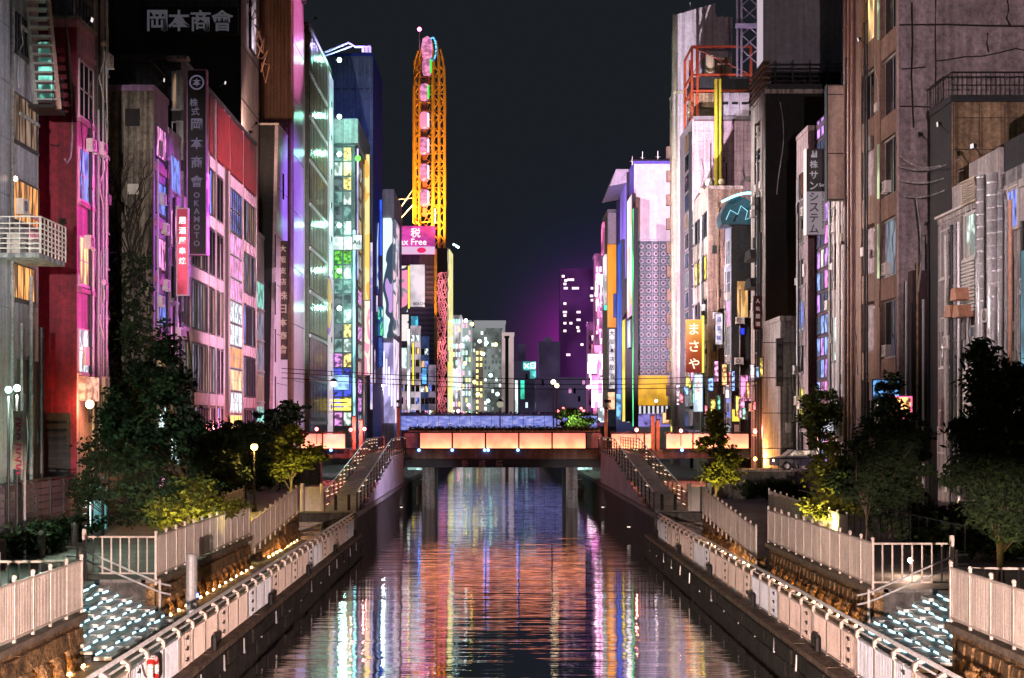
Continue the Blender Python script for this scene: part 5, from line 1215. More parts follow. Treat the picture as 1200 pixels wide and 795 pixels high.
# --- duct building (nearest right)
b = Bld('duct_building', 'pale stepped building laced with silver ducts at the right edge', 22, 46, D(1100, 22), 16.2, corr, concg, depth=12)
zA = Zp(226, 69); 
b.part('upper_block', MB().box(22, 30, 66.2, 68.6, 16.56, 17.7), corr); b.part('upper_block', MB().box(22.02, 30, 62.2, 66.19, 16.56, 18.4), corr); b.part('upper_block', MB().box(22.04, 30, 50, 62.19, 16.56, 17.2), concg)
mb = MB()
for k in range(40): y = 66.3 + k * .108; mb.box(21.93, 21.999, y, y + .05, 1.4, 16.1)
b.part('siding_ribs', mb, corr, kind='stuff')
b.window('C', (1103.5, 268, 1119, 325), w_cool, white_pt, 2, 2, t=.16); b.window('C', (1103.5, 371, 1119, 430), w_dimc, white_pt, 2, 2, t=.16)
b.window('C', (1131, 250, 1147, 302), pw_, white_pt, 2, 1, t=.16); b.window('C', (1133, 236, 1147, 249), g_dark, white_pt, 2, 1, t=.16)
b.window('C', (1131, 382, 1149, 424), w_dimc, white_pt, 3, 1, t=.2); b.window('C', (1182, 218, 1194, 268), w_blue, white_pt, 2, 1, t=.16)
b.window('C', (1094 + 8, 480, 1119, 530), g_dark, white_pt, 2, 2, t=.16)
for k in range(15): b.panel('louvre', 'C', (1131, 304 + k * 4.2, 1147, 307 + k * 4.2), white_pt, .2)
for k in range(10): b.panel('louvre', 'C', (1131, 210 + k * 3, 1147, 212 + k * 3), mat('cream_louvre', (.6, .5, .42), .5, .1, 1, 0, .2), .2)
for k in range(14): b.panel('louvre', 'C', (1133, 426 + k * 4.5, 1148, 429 + k * 4.5), white_pt, .2)
duct = mat('duct_steel', (.66, .66, .70), .35, .2, 2, .1, .2, .35)
def ductpipe(px, r_, z0, z1, out, bends=None):
    a = D(px, 22); P = lambda z, o_=out, aa=a: b.pos('C', aa, z, o_)
    mb = MB().tube([P(z0), P(z1)] + ([P(z1 + .25, out, a + .08), P(z1 + .55, out, a + .38), P(z1 + .85, out, a + .62), P(z1 + 1.1, out, a + .7), P(z1 + 2.1, out, a + .7)] if bends else []), r_, 14)
    b.part('duct', mb, duct, smooth=True)
    z = z0 + .5; mb = MB()
    while z < z1: mb.tube([P(z), P(z + .05)], r_ * 1.07, 14); z += .55
    b.part('duct_rings', mb, duct, kind='stuff')
ductpipe(1159, .20, 3.0, 17.4, .35); ductpipe(1153, .13, 6.0, 17.0, .25); ductpipe(1174, .24, 2.5, 17.2, .4); ductpipe(1179, .12, 2.5, 16.4, .25)
for px, m_ in ((1121, frame_dk), (1125, concg), (1129, steel), (1150, concg), (1167, frame_dk), (1187, concg), (1190, mat('copper_pipe', (.5, .25, .16), .4, .2, 1, 0, 0))): b.pipe('C', D(px, 22), 1.4, 15.8, .07 + .03 * rnd(), m_, .22)
b.part('roof_plant', MB().box(22.1, 25, 58.6, 61.8, 17.21, 18.5), blackw); 0 and b.part('roof_cowl', MB().hexa([(21.3, 59.5, 20.2), (21.3, 61.2, 20.2), (24, 61.2, 20.2), (24, 59.5, 20.2), (21.7, 59.9, 21.5), (21.7, 60.8, 21.5), (23.6, 60.8, 21.5), (23.6, 59.9, 21.5)]), concg)
for y in (61.5, 62.7): b.part('roof_tank', MB().lathe([(.5, 0), (.55, .1), (.55, 1.2), (.3, 1.45)], (23.6, y - 1.2, 18.5), 12), concg)
for k in range(5): b.ac_unit('C', 62.0 + k * .0 + (k % 2) * .9, 12.6 - k * 1.5)
for k, (px, py) in enumerate(((1137, 352), (1130, 372), (1140, 372))): b.part('awning', MB().prism([(D(px, 22) - .5, Zp(py, D(px, 22))), (D(px, 22) + .5, Zp(py, D(px, 22))), (D(px, 22) + .3, Zp(py, D(px, 22)) + .55), (D(px, 22) - .3, Zp(py, D(px, 22)) + .55)], 'x', 21.9, 21.2), mat('copper_pipe', (.5, .3, .2)))
b.panel('roof_coping', 'C', (68.7, 16.5, 4.0, .12), white_pt, .2, px=False)
b.panel('door_shutter', 'C', (1101, 500, 1117, 560), corr, .12)
b.part('blue_screen', MB().box(21.6, 21.9, 57.9, 58.5, 8, 13.4), em('teal_screen', (.1, .35, .5), .6, .6, (1, 1, .5)))
# --- tan block with roof railing
b = Bld('tan_block', 'tan concrete block with dark flank and black roof railing behind the ducts', 23.06, 72, 75.5, Zp(120, 72), blackw, tan, depth=14)
for px in (1117, 1147, 1177): b.panel('joint', 'F', (px, 122, px + .8, 230), frame_dk, .02)
for py in (138, 175): b.panel('joint', 'F', (1117, py, 1215, py + .8), frame_dk, .02)
mb = MB(); zr = b.z1 + .35
for k in range(46): x = 23.1 + k * .24; mb.tube([(x, 71.95, zr), (x, 71.95, zr + 1.15)], .02, 4)
mb.tube([(23.06, 71.95, zr + 1.15), (34, 71.95, zr + 1.15)], .05); mb.tube([(23.06, 71.95, zr + .5), (34, 71.95, zr + .5)], .03)
for k in range(9): mb.tube([(23.06, 72 + k * .43, zr), (23.06, 72 + k * .43, zr + 1.15)], .02, 4)
mb.tube([(23.06, 72, zr + 1.15), (23.06, 75.5, zr + 1.15)], .05)
b.part('roof_railing', mb, iron)
b.part('roof_tank', MB().box(29.5, 33, 71.0, 71.9, 17.5, 18.4).box(29.0, 33.5, 70.9, 71.9, 18.45, 19.5), white_pt)
# --- big brown building with deep windows
b = Bld('deep_window_building', 'big building with deep brown window bays and a cracked mauve concrete flank', 22, D(1053, 22), D(990, 22), 42, brown, purc, depth=24, body=False)
b.part('flank_wall', MB().box(22.4, 46, b.d0, b.d1, 1.3, 42).box(22.001, 22.4, b.d0, b.d0 + .4, 1.3, 42), purc)
for (x0, x1, z0, z1) in ((22.0, 24.35, 24.6, 28.05), (24.42, 33, 20.4, 28.05), (22.0, 24.35, 28.1, 42), (24.42, 33, 28.1, 42), (33.06, 46, 20.4, 28.05), (33.06, 46, 28.1, 42), (22.0, 24.35, 20.4, 24.53), (22.0, 24.35, 13.4, 20.33)):
    b.part('concrete_panel', MB().box(x0, x1, b.d0 - .06, b.d0 - .002, z0, z1), purc)
cm = mat('crack_line', (.02, .015, .02), .9, .1, 1, 0, 0)
for pts in (((1054, 30), (1110, 30), (1160, 30.5), (1210, 31)), ((1096, 0), (1096, 40), (1096, 80), (1096, 100)), ((1054, 126), (1072, 126), (1090, 127)), ((1068, 4), (1069, 50), (1068, 90), (1070, 150)), ((1096, 72), (1110, 70), (1130, 68), (1150, 66), (1170, 62), (1190, 58), (1205, 60)), ((1180, 0), (1182, 12), (1179, 22), (1183, 30)), ((1157, 40), (1156, 52), (1158, 62)), ((1056, 82), (1070, 81), (1084, 80))):
    b.part('crack', MB().tube([(Xp(px + U(-.5, .5), b.d0), b.d0 - .065, Zp(py + U(-1, 1), b.d0)) for px, py in pts], .025 + .03 * rnd(), 4), cm)
for k in range(14): b.panel('stain_patch', 'F', ((Xp(1056 + 10 * rnd(), b.d0)), 14 + k * 2.1, .3 + .4 * rnd(), .5), cm, .005, .06, px=False) if k % 5 == 9 else None
aw = [D(1053, 22), D(1049.5, 22), D(1031, 22), D(1024.5, 22), D(1009, 22), D(1003, 22), D(990, 22)]
for i in (0, 2, 4): b.part('pier', MB().box(22, 22.4, aw[i] + (.41 if i == 0 else 0), aw[i + 1], 1.3, 42), brown)
b.part('pier', MB().box(22.01, 22.4, aw[5], aw[6], 1.3, 42), mat('maroon_wall', (.10, .04, .035), .6, .2, 1, .1, .3))
for k in range(8):
    zt = 36.15 - k * 4.57
    b.part('spandrel', MB().box(22.06, 22.39, aw[1], aw[2], zt - 4.57 if k < 7 else 1.3, zt - 3.3), brown)
    b.part('spandrel', MB().box(22.06, 22.39, aw[3], aw[4], zt - 4.57 + .2 if k < 7 else 1.3, zt - 2.7), brown)
    yy = (aw[1] + aw[2]) / 2
    pn = [g_dark, g_dark, g_dark, g_dark, w_dimc, g_dark, g_dark, g_dark][k]
    def inset(a0, a1, z0, z1, pane, nx, fr):
        k_ = ('inset', round(a1 - a0, 2), round(z1 - z0, 2), nx, fr.name)
        w2, h2 = (a1 - a0) / 2, (z1 - z0) / 2
        if k_ not in CACHE:
            m = MB()
            for i in range(nx + 1): u = -w2 + 2 * w2 * i / nx; m.box(0, .045, max(-w2, u - .035), min(w2, u + .035), -h2, h2)
            m.box(.01, .12, -w2, w2, -h2, -h2 + .1).box(.01, .12, -w2, w2, h2 - .1, h2)
            CACHE[k_] = m.mesh('window', fr)
        o = b.put('window', CACHE[k_], 'C', (a0 + a1) / 2, (z0 + z1) / 2, -.36)
        link('pane', boxmesh('pane', .03, 2 * w2 - .1, 2 * h2 - .12, pane), o, (.005, 0, 0))
    inset(aw[1] + .02, aw[2] - .02, zt - 3.28, zt, pn, 2, frame_pt)
    inset(aw[3] + .02, aw[4] - .02, zt - 2.68, zt + .2, [g_dark, w_warm, g_dark, g_dark, g_dark, w_dimw, g_dark, w_amber][k], 3, frame_pt)
    b.part('lit_pilaster', MB().box(21.93, 22.05, aw[2] + .08, aw[2] + .32, zt - 3.2, zt - .1), em('strip_lime', (.75, .9, .55), .55, .5, (1, 1, .6))) if k % 3 != 2 else None
    if k in (3, 4, 5): b.ac_unit('C', aw[1] + 1.1, zt - 2.9); b.root.children[-1].location.x += .55
    b.part('ceiling_lamp', MB().ball((22.5, (aw[3] + aw[4]) / 2, zt - .1), .12, 6), em('dome_lamp', (1, .8, .7), 2.0)) if k in (4, 5, 6) else None
for k in range(3): b.pipe('C', aw[5] + .3 + k * .9, 1.3, 42, .10, mat('brown_pipe', (.22, .12, .1), .5, .2, 1, 0, .2), .15)
b.window('F', (1078, 276, 1085, 322), w_pink, frame_pt, 1, 2); b.window('F', (1077, 378, 1085, 410), w_amber, frame_pt, 1, 2); b.window('F', (1094, 268, 1099, 300), w_dimc, frame_pt, 2, 1)
b.part('lower_flank', MB().box(22.5, 26.5, b.d0 - .9, b.d0 - .07, 1.3, 14.6), mat('maroon_flank', (.05, .025, .03), .8, .3, 1, .2, .4))
for k, (px, z1) in enumerate(((1062, 14), (1068, 12.8), (1075, 15), (1082, 13), (1088, 16), (1092, 18))): b.part('drain_pipe', MB().tube([(Xp(px, 76.5), 76.5, 1.3), (Xp(px, 76.5), 76.5, z1)], .06 + .02 * (k % 2)), [frame_pt, frame_dk, tan][k % 3])
mb = MB()
for k, (p0, p1) in enumerate((((1053, 196), (1115, 192)), ((1053, 212), (1118, 205)), ((1056, 230), (1116, 218)), ((1053, 182), (1092, 200)))): 
    a_ = Vector((Xp(p0[0], 77.4), 77.4, Zp(p0[1], 77.4))); c_ = Vector((Xp(p1[0], 73), 71.6, Zp(p1[1], 73)))
    mb.tube([a_ + (c_ - a_) * t / 6 - Vector((0, 0, .35 * sin(pi * t / 6))) for t in range(7)], .03, 4)
b.part('cable_bundle', mb, concg)
b.part('hose', MB().tube([(Xp(1075 + 6 * sin(t * .4), 76), 76.2, Zp(230 + t * 16, 76)) for t in range(8)], .05), concg)
# --- white building with neon strip, and blank sign column
b = Bld('white_building', 'white rendered building with a neon-lit stair strip and recessed windows', 22, D(988, 22), D(971.5, 22), 24.5, mat('white_render', (.55, .48, .52), .7, .2, .8, .2, .35), depth=8)
for k in range(5):
    z = 21.3 - k * 4.75
    b.window('C', (91.7, z, 2.0, 2.9), [g_teal, g_dark, w_cool, w_dimc, w_dimw][k], frame_dk, 2, 1, px=False, t=.2); b.panel('vent_box', 'C', (90.8, z + 2.1, .4, .6), iron, .15, px=False)
for px in (985, 987): b.pipe('C', D(px, 22), 1.3, 24, .08, white_pt, .2)
b = Bld('neon_strip_building', 'slim building front of stacked neon-coloured panes', 22, D(971.3, 22), D(958, 22), Zp(146, 95), mat('plum_wall', (.10, .05, .09), .6, .2, 1, .1, .2), depth=8)
nv = [em('neon_lilac', (.65, .3, 1), .9, .8, (1, 2, 1.4)), em('neon_blueish', (.3, .45, 1), .9, .8, (1, 2, 1.4)), em('neon_pinkish', (1, .3, .85), .9, .8, (1, 2, 1.4)), em('neon_paper', (.9, .8, .7), .8, .8, (1, 2, 1.4)), g_blue]
for k in range(17):
    for q in range(3): b.window('C', (b.d0 + (b.d1 - b.d0) * (q + .5) / 3, 26.3 - k * 1.48, (b.d1 - b.d0) / 3 - .08, 1.3), nv[0] if k == 0 else random.choice(nv), frame_dk, 1, 1, px=False, sill=False)
r, w_, h_ = psign('blank_signboard', 'tall blank tan signboard column jutting beside the white building', 967.5, 103, 990.5, 235, 89.6, mat('tan_board', (.50, .38, .33), .6, .2, .6, .1, .3), .6, frame_dk)
for k in (-.1, .42): link('board_joint', boxmesh('board_joint', .02, w_, .06, frame_dk), r, (.6, 0, h_ * k))
r, w_, h_ = psign('vertical_sign', 'dark vertical sign with katakana in white above and black on grey below', 943.5, 176, 965, 276, 93.0, mat('sign_black2', (.022, .02, .025), .5, .2, 1, 0, .2), .4, None)
link('grey_half', boxmesh('grey_half', .04, w_ - .02, h_ * .5, em('greyhalf', (.20, .165, .19), .9)), r, (.4, 0, -h_ * .25))
letters(r, [('株', .5, -.12, h_ * .32), ('サ', .52, -.12, h_ * .195), ('ン', .5, -.12, h_ * .07)] + [('Sun', .22, .42, h_ * .08, .4)], .4, em('letter_dimwhite', (.45, .4, .45), .55))
link('emblem', MB().box(0, .03, -.30, -.02, h_ * .40, h_ * .43).box(0, .03, -.22, -.14, h_ * .43, h_ * .475).box(0, .03, .0, .08, h_ * .40, h_ * .475).box(0, .03, -.0, -.1, h_ * .44, h_ * .45).mesh('emblem', em('letter_dimwhite', (1, 1, 1))), r, (.41, 0, 0))
letters(r, [(c, .55, -.12, -h_ * (.06 + .125 * i)) for i, c in enumerate('システム')], .44, iron)
q = MB(); lettering(q, 'Sun system.biz', .2, 0, 0, 2.6); q.v = [(x, z + .46, -y - h_ * .2) for x, y, z in q.v]
link('side_lettering', q.mesh('side_lettering', iron), r, (.45, 0, 0))
link('edge_light', MB().box(0, .42, -w_ / 2 - .09, -w_ / 2 - .01, -h_ / 2, h_ / 2).mesh('edge_light', em('edge_cream', (1, .85, .75), 1.2)), r, (0, 0, 0))
# --- pink sliver building
b = Bld('sliver_building', 'thin pinkish building between the black flank and the katakana sign', 22, D(947, 22), D(933.5, 22), Zp(156, 101), mat('salmon_wall', (.42, .31, .32), .7, .25, 1, .2, .4), mat('dark_plum_wall', (.15, .08, .10), .7, .25, 1, .2, .4), depth=7)
for k in range(7): b.window('C', (102.3, 23.4 - k * 3.1, 1.7, 2.0), [g_dark, w_dimw, g_dark, w_blue, g_dark, w_yell, g_dark][k], frame_pt, 2, 1, px=False)
# --- black flank building
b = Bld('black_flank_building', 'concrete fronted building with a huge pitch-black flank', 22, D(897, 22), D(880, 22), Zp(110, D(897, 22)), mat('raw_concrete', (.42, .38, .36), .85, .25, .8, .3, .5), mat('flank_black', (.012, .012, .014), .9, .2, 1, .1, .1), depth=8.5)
b.part('roof_deck', MB().box(22.2, 30.4, b.d0, b.d1, b.z1 + .36, b.z1 + .8), blackw)
mb = MB()
for k in range(6): mb.box(23 + k * 1.4, 23.1 + k * 1.4, b.d0 + 1, b.d0 + 1.1, b.z1 + .8, b.z1 + 3).box(22.6, 30.8, b.d0 + 1, b.d0 + 1.1, b.z1 + .9 + k * .35, b.z1 + .96 + k * .35) if k < 6 else None
b.part('roof_frame', mb, frame_dk)
for k in range(6): b.part('roof_louvre', MB().hexa([(21.9, b.d0 + .4, b.z1 + .5 + k * .45), (22.5, b.d0 + .4, b.z1 + .5 + k * .45), (22.5, b.d1, b.z1 + .5 + k * .45), (21.9, b.d1, b.z1 + .5 + k * .45), (21.9, b.d0 + .4, b.z1 + .6 + k * .45), (22.5, b.d0 + .4, b.z1 + .6 + k * .45), (22.5, b.d1, b.z1 + .6 + k * .45), (21.9, b.d1, b.z1 + .6 + k * .45)]), brown)
for py in (150, 182, 245, 302, 360, 405, 440): b.window('C', (886.5, py - 8, 892, py + 8), random.choice([g_dark, w_dimc]), frame_pt, 1, 2, t=.14)
for py in (305, 338): b.part('awning', MB().prism([(117.5, Zp(py, 119)), (121, Zp(py, 119)), (120.2, Zp(py, 119) + .8), (118.3, Zp(py, 119) + .8)], 'x', 21.95, 21.1), iron)
b.pipe('C', 117.2, 1.3, 25, .16, iron, .35); b.pipe('C', 116.6, 1.3, 22, .12, frame_dk, .3)
b.part('cable', MB().tube([(Xp(914 + 4 * sin(t * .5), b.d0), b.d0 - .1, Zp(120 + t * 12, b.d0)) for t in range(10)], .04), concg)
r, w_, h_ = psign('vertical_sign', 'small maroon vertical sign low on the concrete front', 883.5, 348, 891, 386, 115.6, mat('sign_maroon', (.12, .03, .03), .5, .2, 1, 0, .1), .3, frame_dk)
letters(r, [(c, .36, 0, h_ * .36 - i * .62) for i, c in enumerate('人気居酒')], .3, em('letter_pinkish', (.6, .4, .4), .5))
# rooftop billboard
r, w_, h_ = psign('rooftop_billboard', 'huge blank charcoal billboard on a frame high above the black flank', 893, -40, 985, 85, 121, mat('billboard_charcoal', (.21, .21, .24), .8, .12, .4, .1, .15), .5, None)
link('white_edge', MB().box(-.3, .5, -w_ / 2 - .36, -w_ / 2 - .01, -h_ / 2 - .4, h_ / 2).mesh('white_edge', em('edge_white_lit', (.55, .46, .52), .8)), r, (0, 0, 0))
mb = MB()
for k in range(12): u = -w_ / 2 + w_ * k / 11; mb.box(-1.5, -.1, u - .06, u + .06, -h_ / 2 - 1.4, -h_ / 2 + 2)
mb.box(-.3, -.1, -w_ / 2, w_ / 2, -h_ / 2 - .5, -h_ / 2 - .02).box(-1.5, -1.3, -w_ / 2, w_ / 2, -h_ / 2 - 1.4, -h_ / 2)
for k in range(8): u = -w_ / 2 + w_ * k / 8; mb.tube([(-.2, u, -h_ / 2 - 1.3), (-.2, u + w_ / 8, -h_ / 2 - .3)], .06, 4)
link('support_frame', mb.mesh('support_frame', iron), r, (0, 0, 0))
# low buildings at street level between
b = Bld('concrete_annex', 'low bare concrete annex with a vertical character sign at its corner', 21, 105, 111.5, Zp(376, 105), mat('raw_concrete', (.4, .4, .4)), depth=4.4)
for k in range(4): b.panel('joint', 'F', (Xp(925, 105), 4.5 + k * 2.6, 4, .05), frame_dk, .02, px=False)
r, w_, h_ = psign('vertical_sign', 'narrow grey vertical sign with dark characters on the concrete annex', 910, 398, 916, 452, 104.6, mat('sign_grey', (.16, .14, .15), .5, .2, 1, 0, .1), .25, frame_dk)
letters(r, [(c, .42, 0, h_ * .36 - i * .82) for i, c in enumerate('木村商店')], .25, iron)
# --- rooftop neon bar building
b = Bld('neon_arc_building', 'dark fronted bar building crowned by a cyan neon arc', 22, D(857, 22), D(850, 22), Zp(262, D(857, 22)), mat('bluish_metal', (.30, .33, .45), .35, .2, 1, .05, .2), blackw, depth=4)
for k in range(7): b.window('C', (134.6, 22.5 - k * 2.9, 2.6, 2.3), [w_dimc, g_blue, w_pink, w_dimc, g_teal, w_blue, w_cool][k], white_pt, 2, 2, px=False)
cy = em('neon_cyan', (.25, .85, 1), 3.2); cx, cz = Xp(868, 132), Zp(262, 132)
b.part('dome', MB().prism([(cx - 1.6 , cz)] + [(cx - 1.6 + 3.6 * (1 - cos(pi * k / 12)) / 2 - .2, cz + 2.6 * sin(pi * k / 12)) for k in range(1, 12)] + [(cx + 1.9, cz)], 'y', 132.7, 135.5), mat('dome_teal', (.04, .10, .13), .3, .2, 1, 0, 0))
b.part('neon_arc', MB().tube([(cx - 1.7 + 3.8 * t / 8, 132.4, cz + 1.7 + 1.2 * sin(pi * t / 14 + .3)) for t in range(9)], .12), cy)
b.part('neon_squiggle', MB().tube([(cx + u_, 132.4, cz + v_) for u_, v_ in ((-1.3, .4), (-.9, 1.3), (-.2, .9), (.1, 1.7), (.7, 1.2), (.5, .4), (1.2, .7))], .035), em('neon_cyan_dim', (.3, .8, 1), 1.2))
b.part('white_glow', MB().ball((cx + 1.7, 132.3, cz + 1.9), .45, 8), em('white_glow', (.8, .95, 1), 5))
b.panel('warm_niche', 'F', (864, 330, 876, 372), em('warm_cloth', (1, .55, .2), .8, .5, (2, 2, .3)), .1); b.panel('blue_disc', 'F', (867, 385, 872, 392), em('blue_disc', (.02, .05, 1), 1.2), .1)
b.panel('yellow_board', 'F', (858, 480, 866, 494), em('yellow_board', (.9, .8, .1), .9), .2); b.panel('lit_shop', 'F', (868, 440, 882, 470), w_pink, .1)
r, w_, h_ = psign('vertical_sign', 'white vertical sign with blue characters below the maroon street', 838, 368, 846, 404, 146.2, em('white_print', (.85, .75, .85), .95, .2, (1, 1, 1)), .3, frame_dk)
letters(r, [(c, .52, 0, h_ * .32 - i * .95) for i, c in enumerate('道楽館')], .3, em('blue_ink', (.03, .05, .4), .6))
# --- beige stepped building
b = Bld('beige_building', 'beige building with broad ribbon windows and a brown flank', 22, D(830, 22), D(808.5, 22), Zp(222, D(830, 22)), beige, mat('russet_flank', (.30, .20, .15), .7, .3, 1, .2, .4), depth=3.6)
for k in range(6):
    z = 27.2 - k * 4.55
    b.window('C', (152.4, z, 8.6, 2.5), [g_dark, w_yell, g_dark, w_dimw, g_dark, w_dimc][k], frame_dk, 5, 1, px=False, t=.2); b.panel('wall_panel', 'C', (152.7, z - 2.3, 9.9, 1.7), beige, .12, px=False)
b.pipe('F', 23, 1.3, 29, .12, tan, .2); b.pipe('F', 24.4, 1.3, 28, .1, frame_dk, .2); b.pipe('F', 25.2, 1.3, 27, .1, brown, .2)
b.part('roof_dish', MB().ball((22.4, 149, b.z1 + 1.0), .5, 10), white_pt); b.part('roof_dish', MB().ball((23.6, 148.6, b.z1 + 1.0), .35, 10), mat('cream_ball', (.6, .5, .35), .5, .1, 1, 0, 0))
b.part('roof_lamp', MB().ball((22.0, 152, b.z1 + .6), .25, 8), em('rooflamp_orange', (1, .35, .15), 8))
r, w_, h_ = psign('hanging_sign', 'amber to maroon vertical sign with three brush characters', 803.5, 375, 822, 437, 147, mat('amber_none', (.3, .1, .02), .5, .1, 1, 0, 0), .4, None)
am = bpy.data.materials.new('amber_fade'); am.use_nodes = True
n = am.node_tree.nodes; l = am.node_tree.links; p = n['Principled BSDF']; p.inputs['Base Color'].default_value = (.1, .03, .01, 1); g = n.new('ShaderNodeNewGeometry'); sx = n.new('ShaderNodeSeparateXYZ'); l.new(g.outputs['Position'], sx.inputs[0])
mr = n.new('ShaderNodeMapRange'); mr.inputs['From Min'].default_value = Zp(437, 147); mr.inputs['From Max'].default_value = Zp(375, 147); l.new(sx.outputs['Z'], mr.inputs['Value'])
cr = n.new('ShaderNodeValToRGB'); e = cr.color_ramp.elements; e[0].color = (.16, .012, .015, 1); e[1].color = (1, .46, .06, 1); k_ = e.new(.45); k_.color = (.38, .08, .02, 1)
l.new(mr.outputs[0], cr.inputs[0]); l.new(cr.outputs[0], p.inputs['Emission Color']); p.inputs['Emission Strength'].default_value = 1
r.children[0].data = r.children[0].data.copy(); r.children[0].data.materials[0] = am
letters(r, [('ま', 1.15, 0, h_ * .32), ('さ', 1.15, 0, 0), ('や', 1.1, 0, -h_ * .33)], .4, em('cream_letters', (1, .85, .6), 1.2))
link('yellow_edge', MB().box(0, .4, w_ / 2 + .02, w_ / 2 + .22, -h_ / 2, h_ / 2 + .4).mesh('yellow_edge', em('edge_yellow', (1, .75, .1), 1.4)), r, (0, 0, 0))
r, w_, h_ = psign('light_box', 'white rounded light box with red patches under the amber sign', 813.5, 440, 822, 482, 145, em('box_paleblue', (.75, .9, 1), 1.1, .15, (1, 1, 1)), .5, em('box_rim', (.4, .6, .8), .8))
letters(r, [('人', .5, 0, 1.0), ('気', .5, 0, .3)], .5, em('red_ink', (.9, .15, .08), 1))
# --- tiled building
b = Bld('pink_tiled_building', 'building clad in large pink square panels with a dark glazed canal front', 22, D(813, 22) + .02, D(797, 22), Zp(140, D(813, 22)), mat('mauve_grey', (.2, .17, .2), .6, .2, 1, .1, .2), mat('grout_dark', (.12, .08, .09), .7, .2, 1, 0, 0), depth=6.7)
tm = [mat('pink_tile_%d' % k, (.52 - .03 * k, .36 - .02 * k, .42 - .02 * k), .45, .18, .8, .1, .3) for k in range(3)]
for j in range(9):
    for i in range(6): b.panel('wall_tile', 'F', (22.55 + i * 1.11, 39.4 - j * 1.11, 1.07, 1.07), random.choice(tm), .06, px=False)
b.part('tile_edge', MB().box(21.85, 22, b.d0 - .06, b.d0 + .3, 30, b.z1), tm[0])
for j in range(16):
    for q in range(2): b.window('C', (b.d0 + 1.8 + q * 3.6, 38.5 - j * 2.25, 3.2, 1.9), random.choice([g_dark, g_dark, g_blue, w_dimc, w_dimw]), frame_pt if j > 3 else frame_dk, 2, 1, px=False, sill=False)
b.part('ac_rail', MB().box(21.6, 21.98, b.d0 + 1, b.d0 + 1.2, 12, 39), frame_dk)
zr = b.z1 + .35
for i in range(3): b.part('cabinet', MB().box(Xp(846 + i * 11.5, 157), Xp(857 + i * 11.5, 157), 158.1, 159.5, zr, zr + 2.6), mat('cabinet_grey', (.40, .36, .42), .5, .15, 1, 0, .1)); b.part('cabinet_vent', MB().box(Xp(848 + i * 11.5, 157), Xp(855 + i * 11.5, 157), 158.0, 158.09, zr + 1.3, zr + 1.55), iron)
b.part('yellow_pole', MB().box(Xp(838, 157), Xp(841, 157), 157.2, 157.6, 26, Zp(92, 157)).box(Xp(843, 157), Xp(845.5, 157), 157.2, 157.6, 26, Zp(92, 157)), mat('chrome_yellow', (.50, .42, .03), .5, .2, 1, 0, .1))
b.part('yellow_pole', MB().box(Xp(841, 157), Xp(843, 157), 157.25, 157.55, 26, Zp(92, 157)), mat('pole_dark', (.05, .06, .02), .5, .2, 1, 0, .1))
rust2 = mat('red_frame_paint', (.42, .07, .03), .5, .3, 1, .1, .2)
mb = MB(); x0, x1, y0, y1 = Xp(811, 160), Xp(880, 160), 160, 166; z0, z1 = b.z1 + .3, Zp(55, 160)
for x in (x0, x0 + .6, x1): 
    for y in (y0, y1): mb.box(x - .13, x + .13, y - .13, y + .13, z0, z1)
for z in (z1, z0 + 3.3, z0 + 5.1):
    mb.box(x0, x1, y0 - .1, y0 + .1, z - .12, z + .12).box(x0 - .1, x0 + .1, y0, y1, z - .12, z + .12)
mb.tube([(x0, y0, z1), (x1, y0, z0 + 5.1)], .06).tube([(x0, y0, z0 + 5.1), (x0 + 2, y0, z1)], .05)
fr = thing('tank_stand', 'rusty red open steel stand on the roof above the pink tiles', 'stand', (x0, y0, z0)); part('steel_frame', mb, rust2, fr)
part('platform', MB().box(x0 + .2, x1 - .2, y0 + .15, y1 - .2, z0 + 3.45, z0 + 4.9), blackw, fr); part('lower_deck', MB().box(x0 + .2, x1 - .2, y0 + .12, y1 - .2, z0 + 1.5, z0 + 3.1), tan, fr)
tk = thing('water_tank', 'tan slatted water tank inside the rusty roof frame', 'tank', (Xp(838, 162), 162, z0 + 5)); part('tank_body', MB().box(Xp(830, 162), Xp(857, 162), 162, 165, z0 + 4.95, z0 + 7.6), tan, tk)
for k in range(9): part('tank_slat', MB().box(Xp(831 + k * 3, 162), Xp(832.2 + k * 3, 162), 161.9, 161.998, z0 + 5, z0 + 7.5), brown, tk)
part('tank_cylinder', MB().lathe([(.5, 0), (.5, 2.6), (.2, 2.9)], (Xp(832, 161.3), 161.2, z0 + 4.95), 12), mat('cream_ball', (.5, .5, .3)), tk)
# --- white tower
b = Bld('white_tower', 'tall off-white tower with a stepped slanting top behind the rusty frame', 22, 176, D(785, 22), Zp(110, 176), mat('cream_side', (.50, .47, .33), .6, .2, .8, .1, .35), mat('white_panel_wall', (.54, .48, .52), .6, .15, .5, .1, .3), depth=7.8)
x0, x1, x2 = 22, Xp(838, 176), Xp(858, 176)
b.part('upper_wall', MB().prism([(x0 + .5, b.z1 + .36), (x2, b.z1 + .36), (x2, Zp(20, 176)), (x1, Zp(20, 176)), (x1, Zp(4, 176)), (x0 + .5, Zp(17, 176))], 'y', 176, 182), mat('white_panel_wall', (.5, .5, .5)))
b.part('round_corner', MB().tube([(x0 + .3, 176.5, 6), (x0 + .3, 176.5, Zp(17, 176))], .55, 12), mat('cream_side', (.5, .5, .3)), smooth=True)
for px in (800, 808, 820, 830, 840, 850): b.panel('wall_joint', 'F', (px, 24, px + .4, 108), frame_pt, .015, .0)
for k in range(4): b.panel('wall_joint', 'F', (794, 40 + k * 20, 858, 40.4 + k * 20), frame_pt, .012, .0)
mb = MB().tube([(x0 + 1, 177, Zp(12, 176)), (x0 + 3.6, 177, Zp(7, 176))], .06)
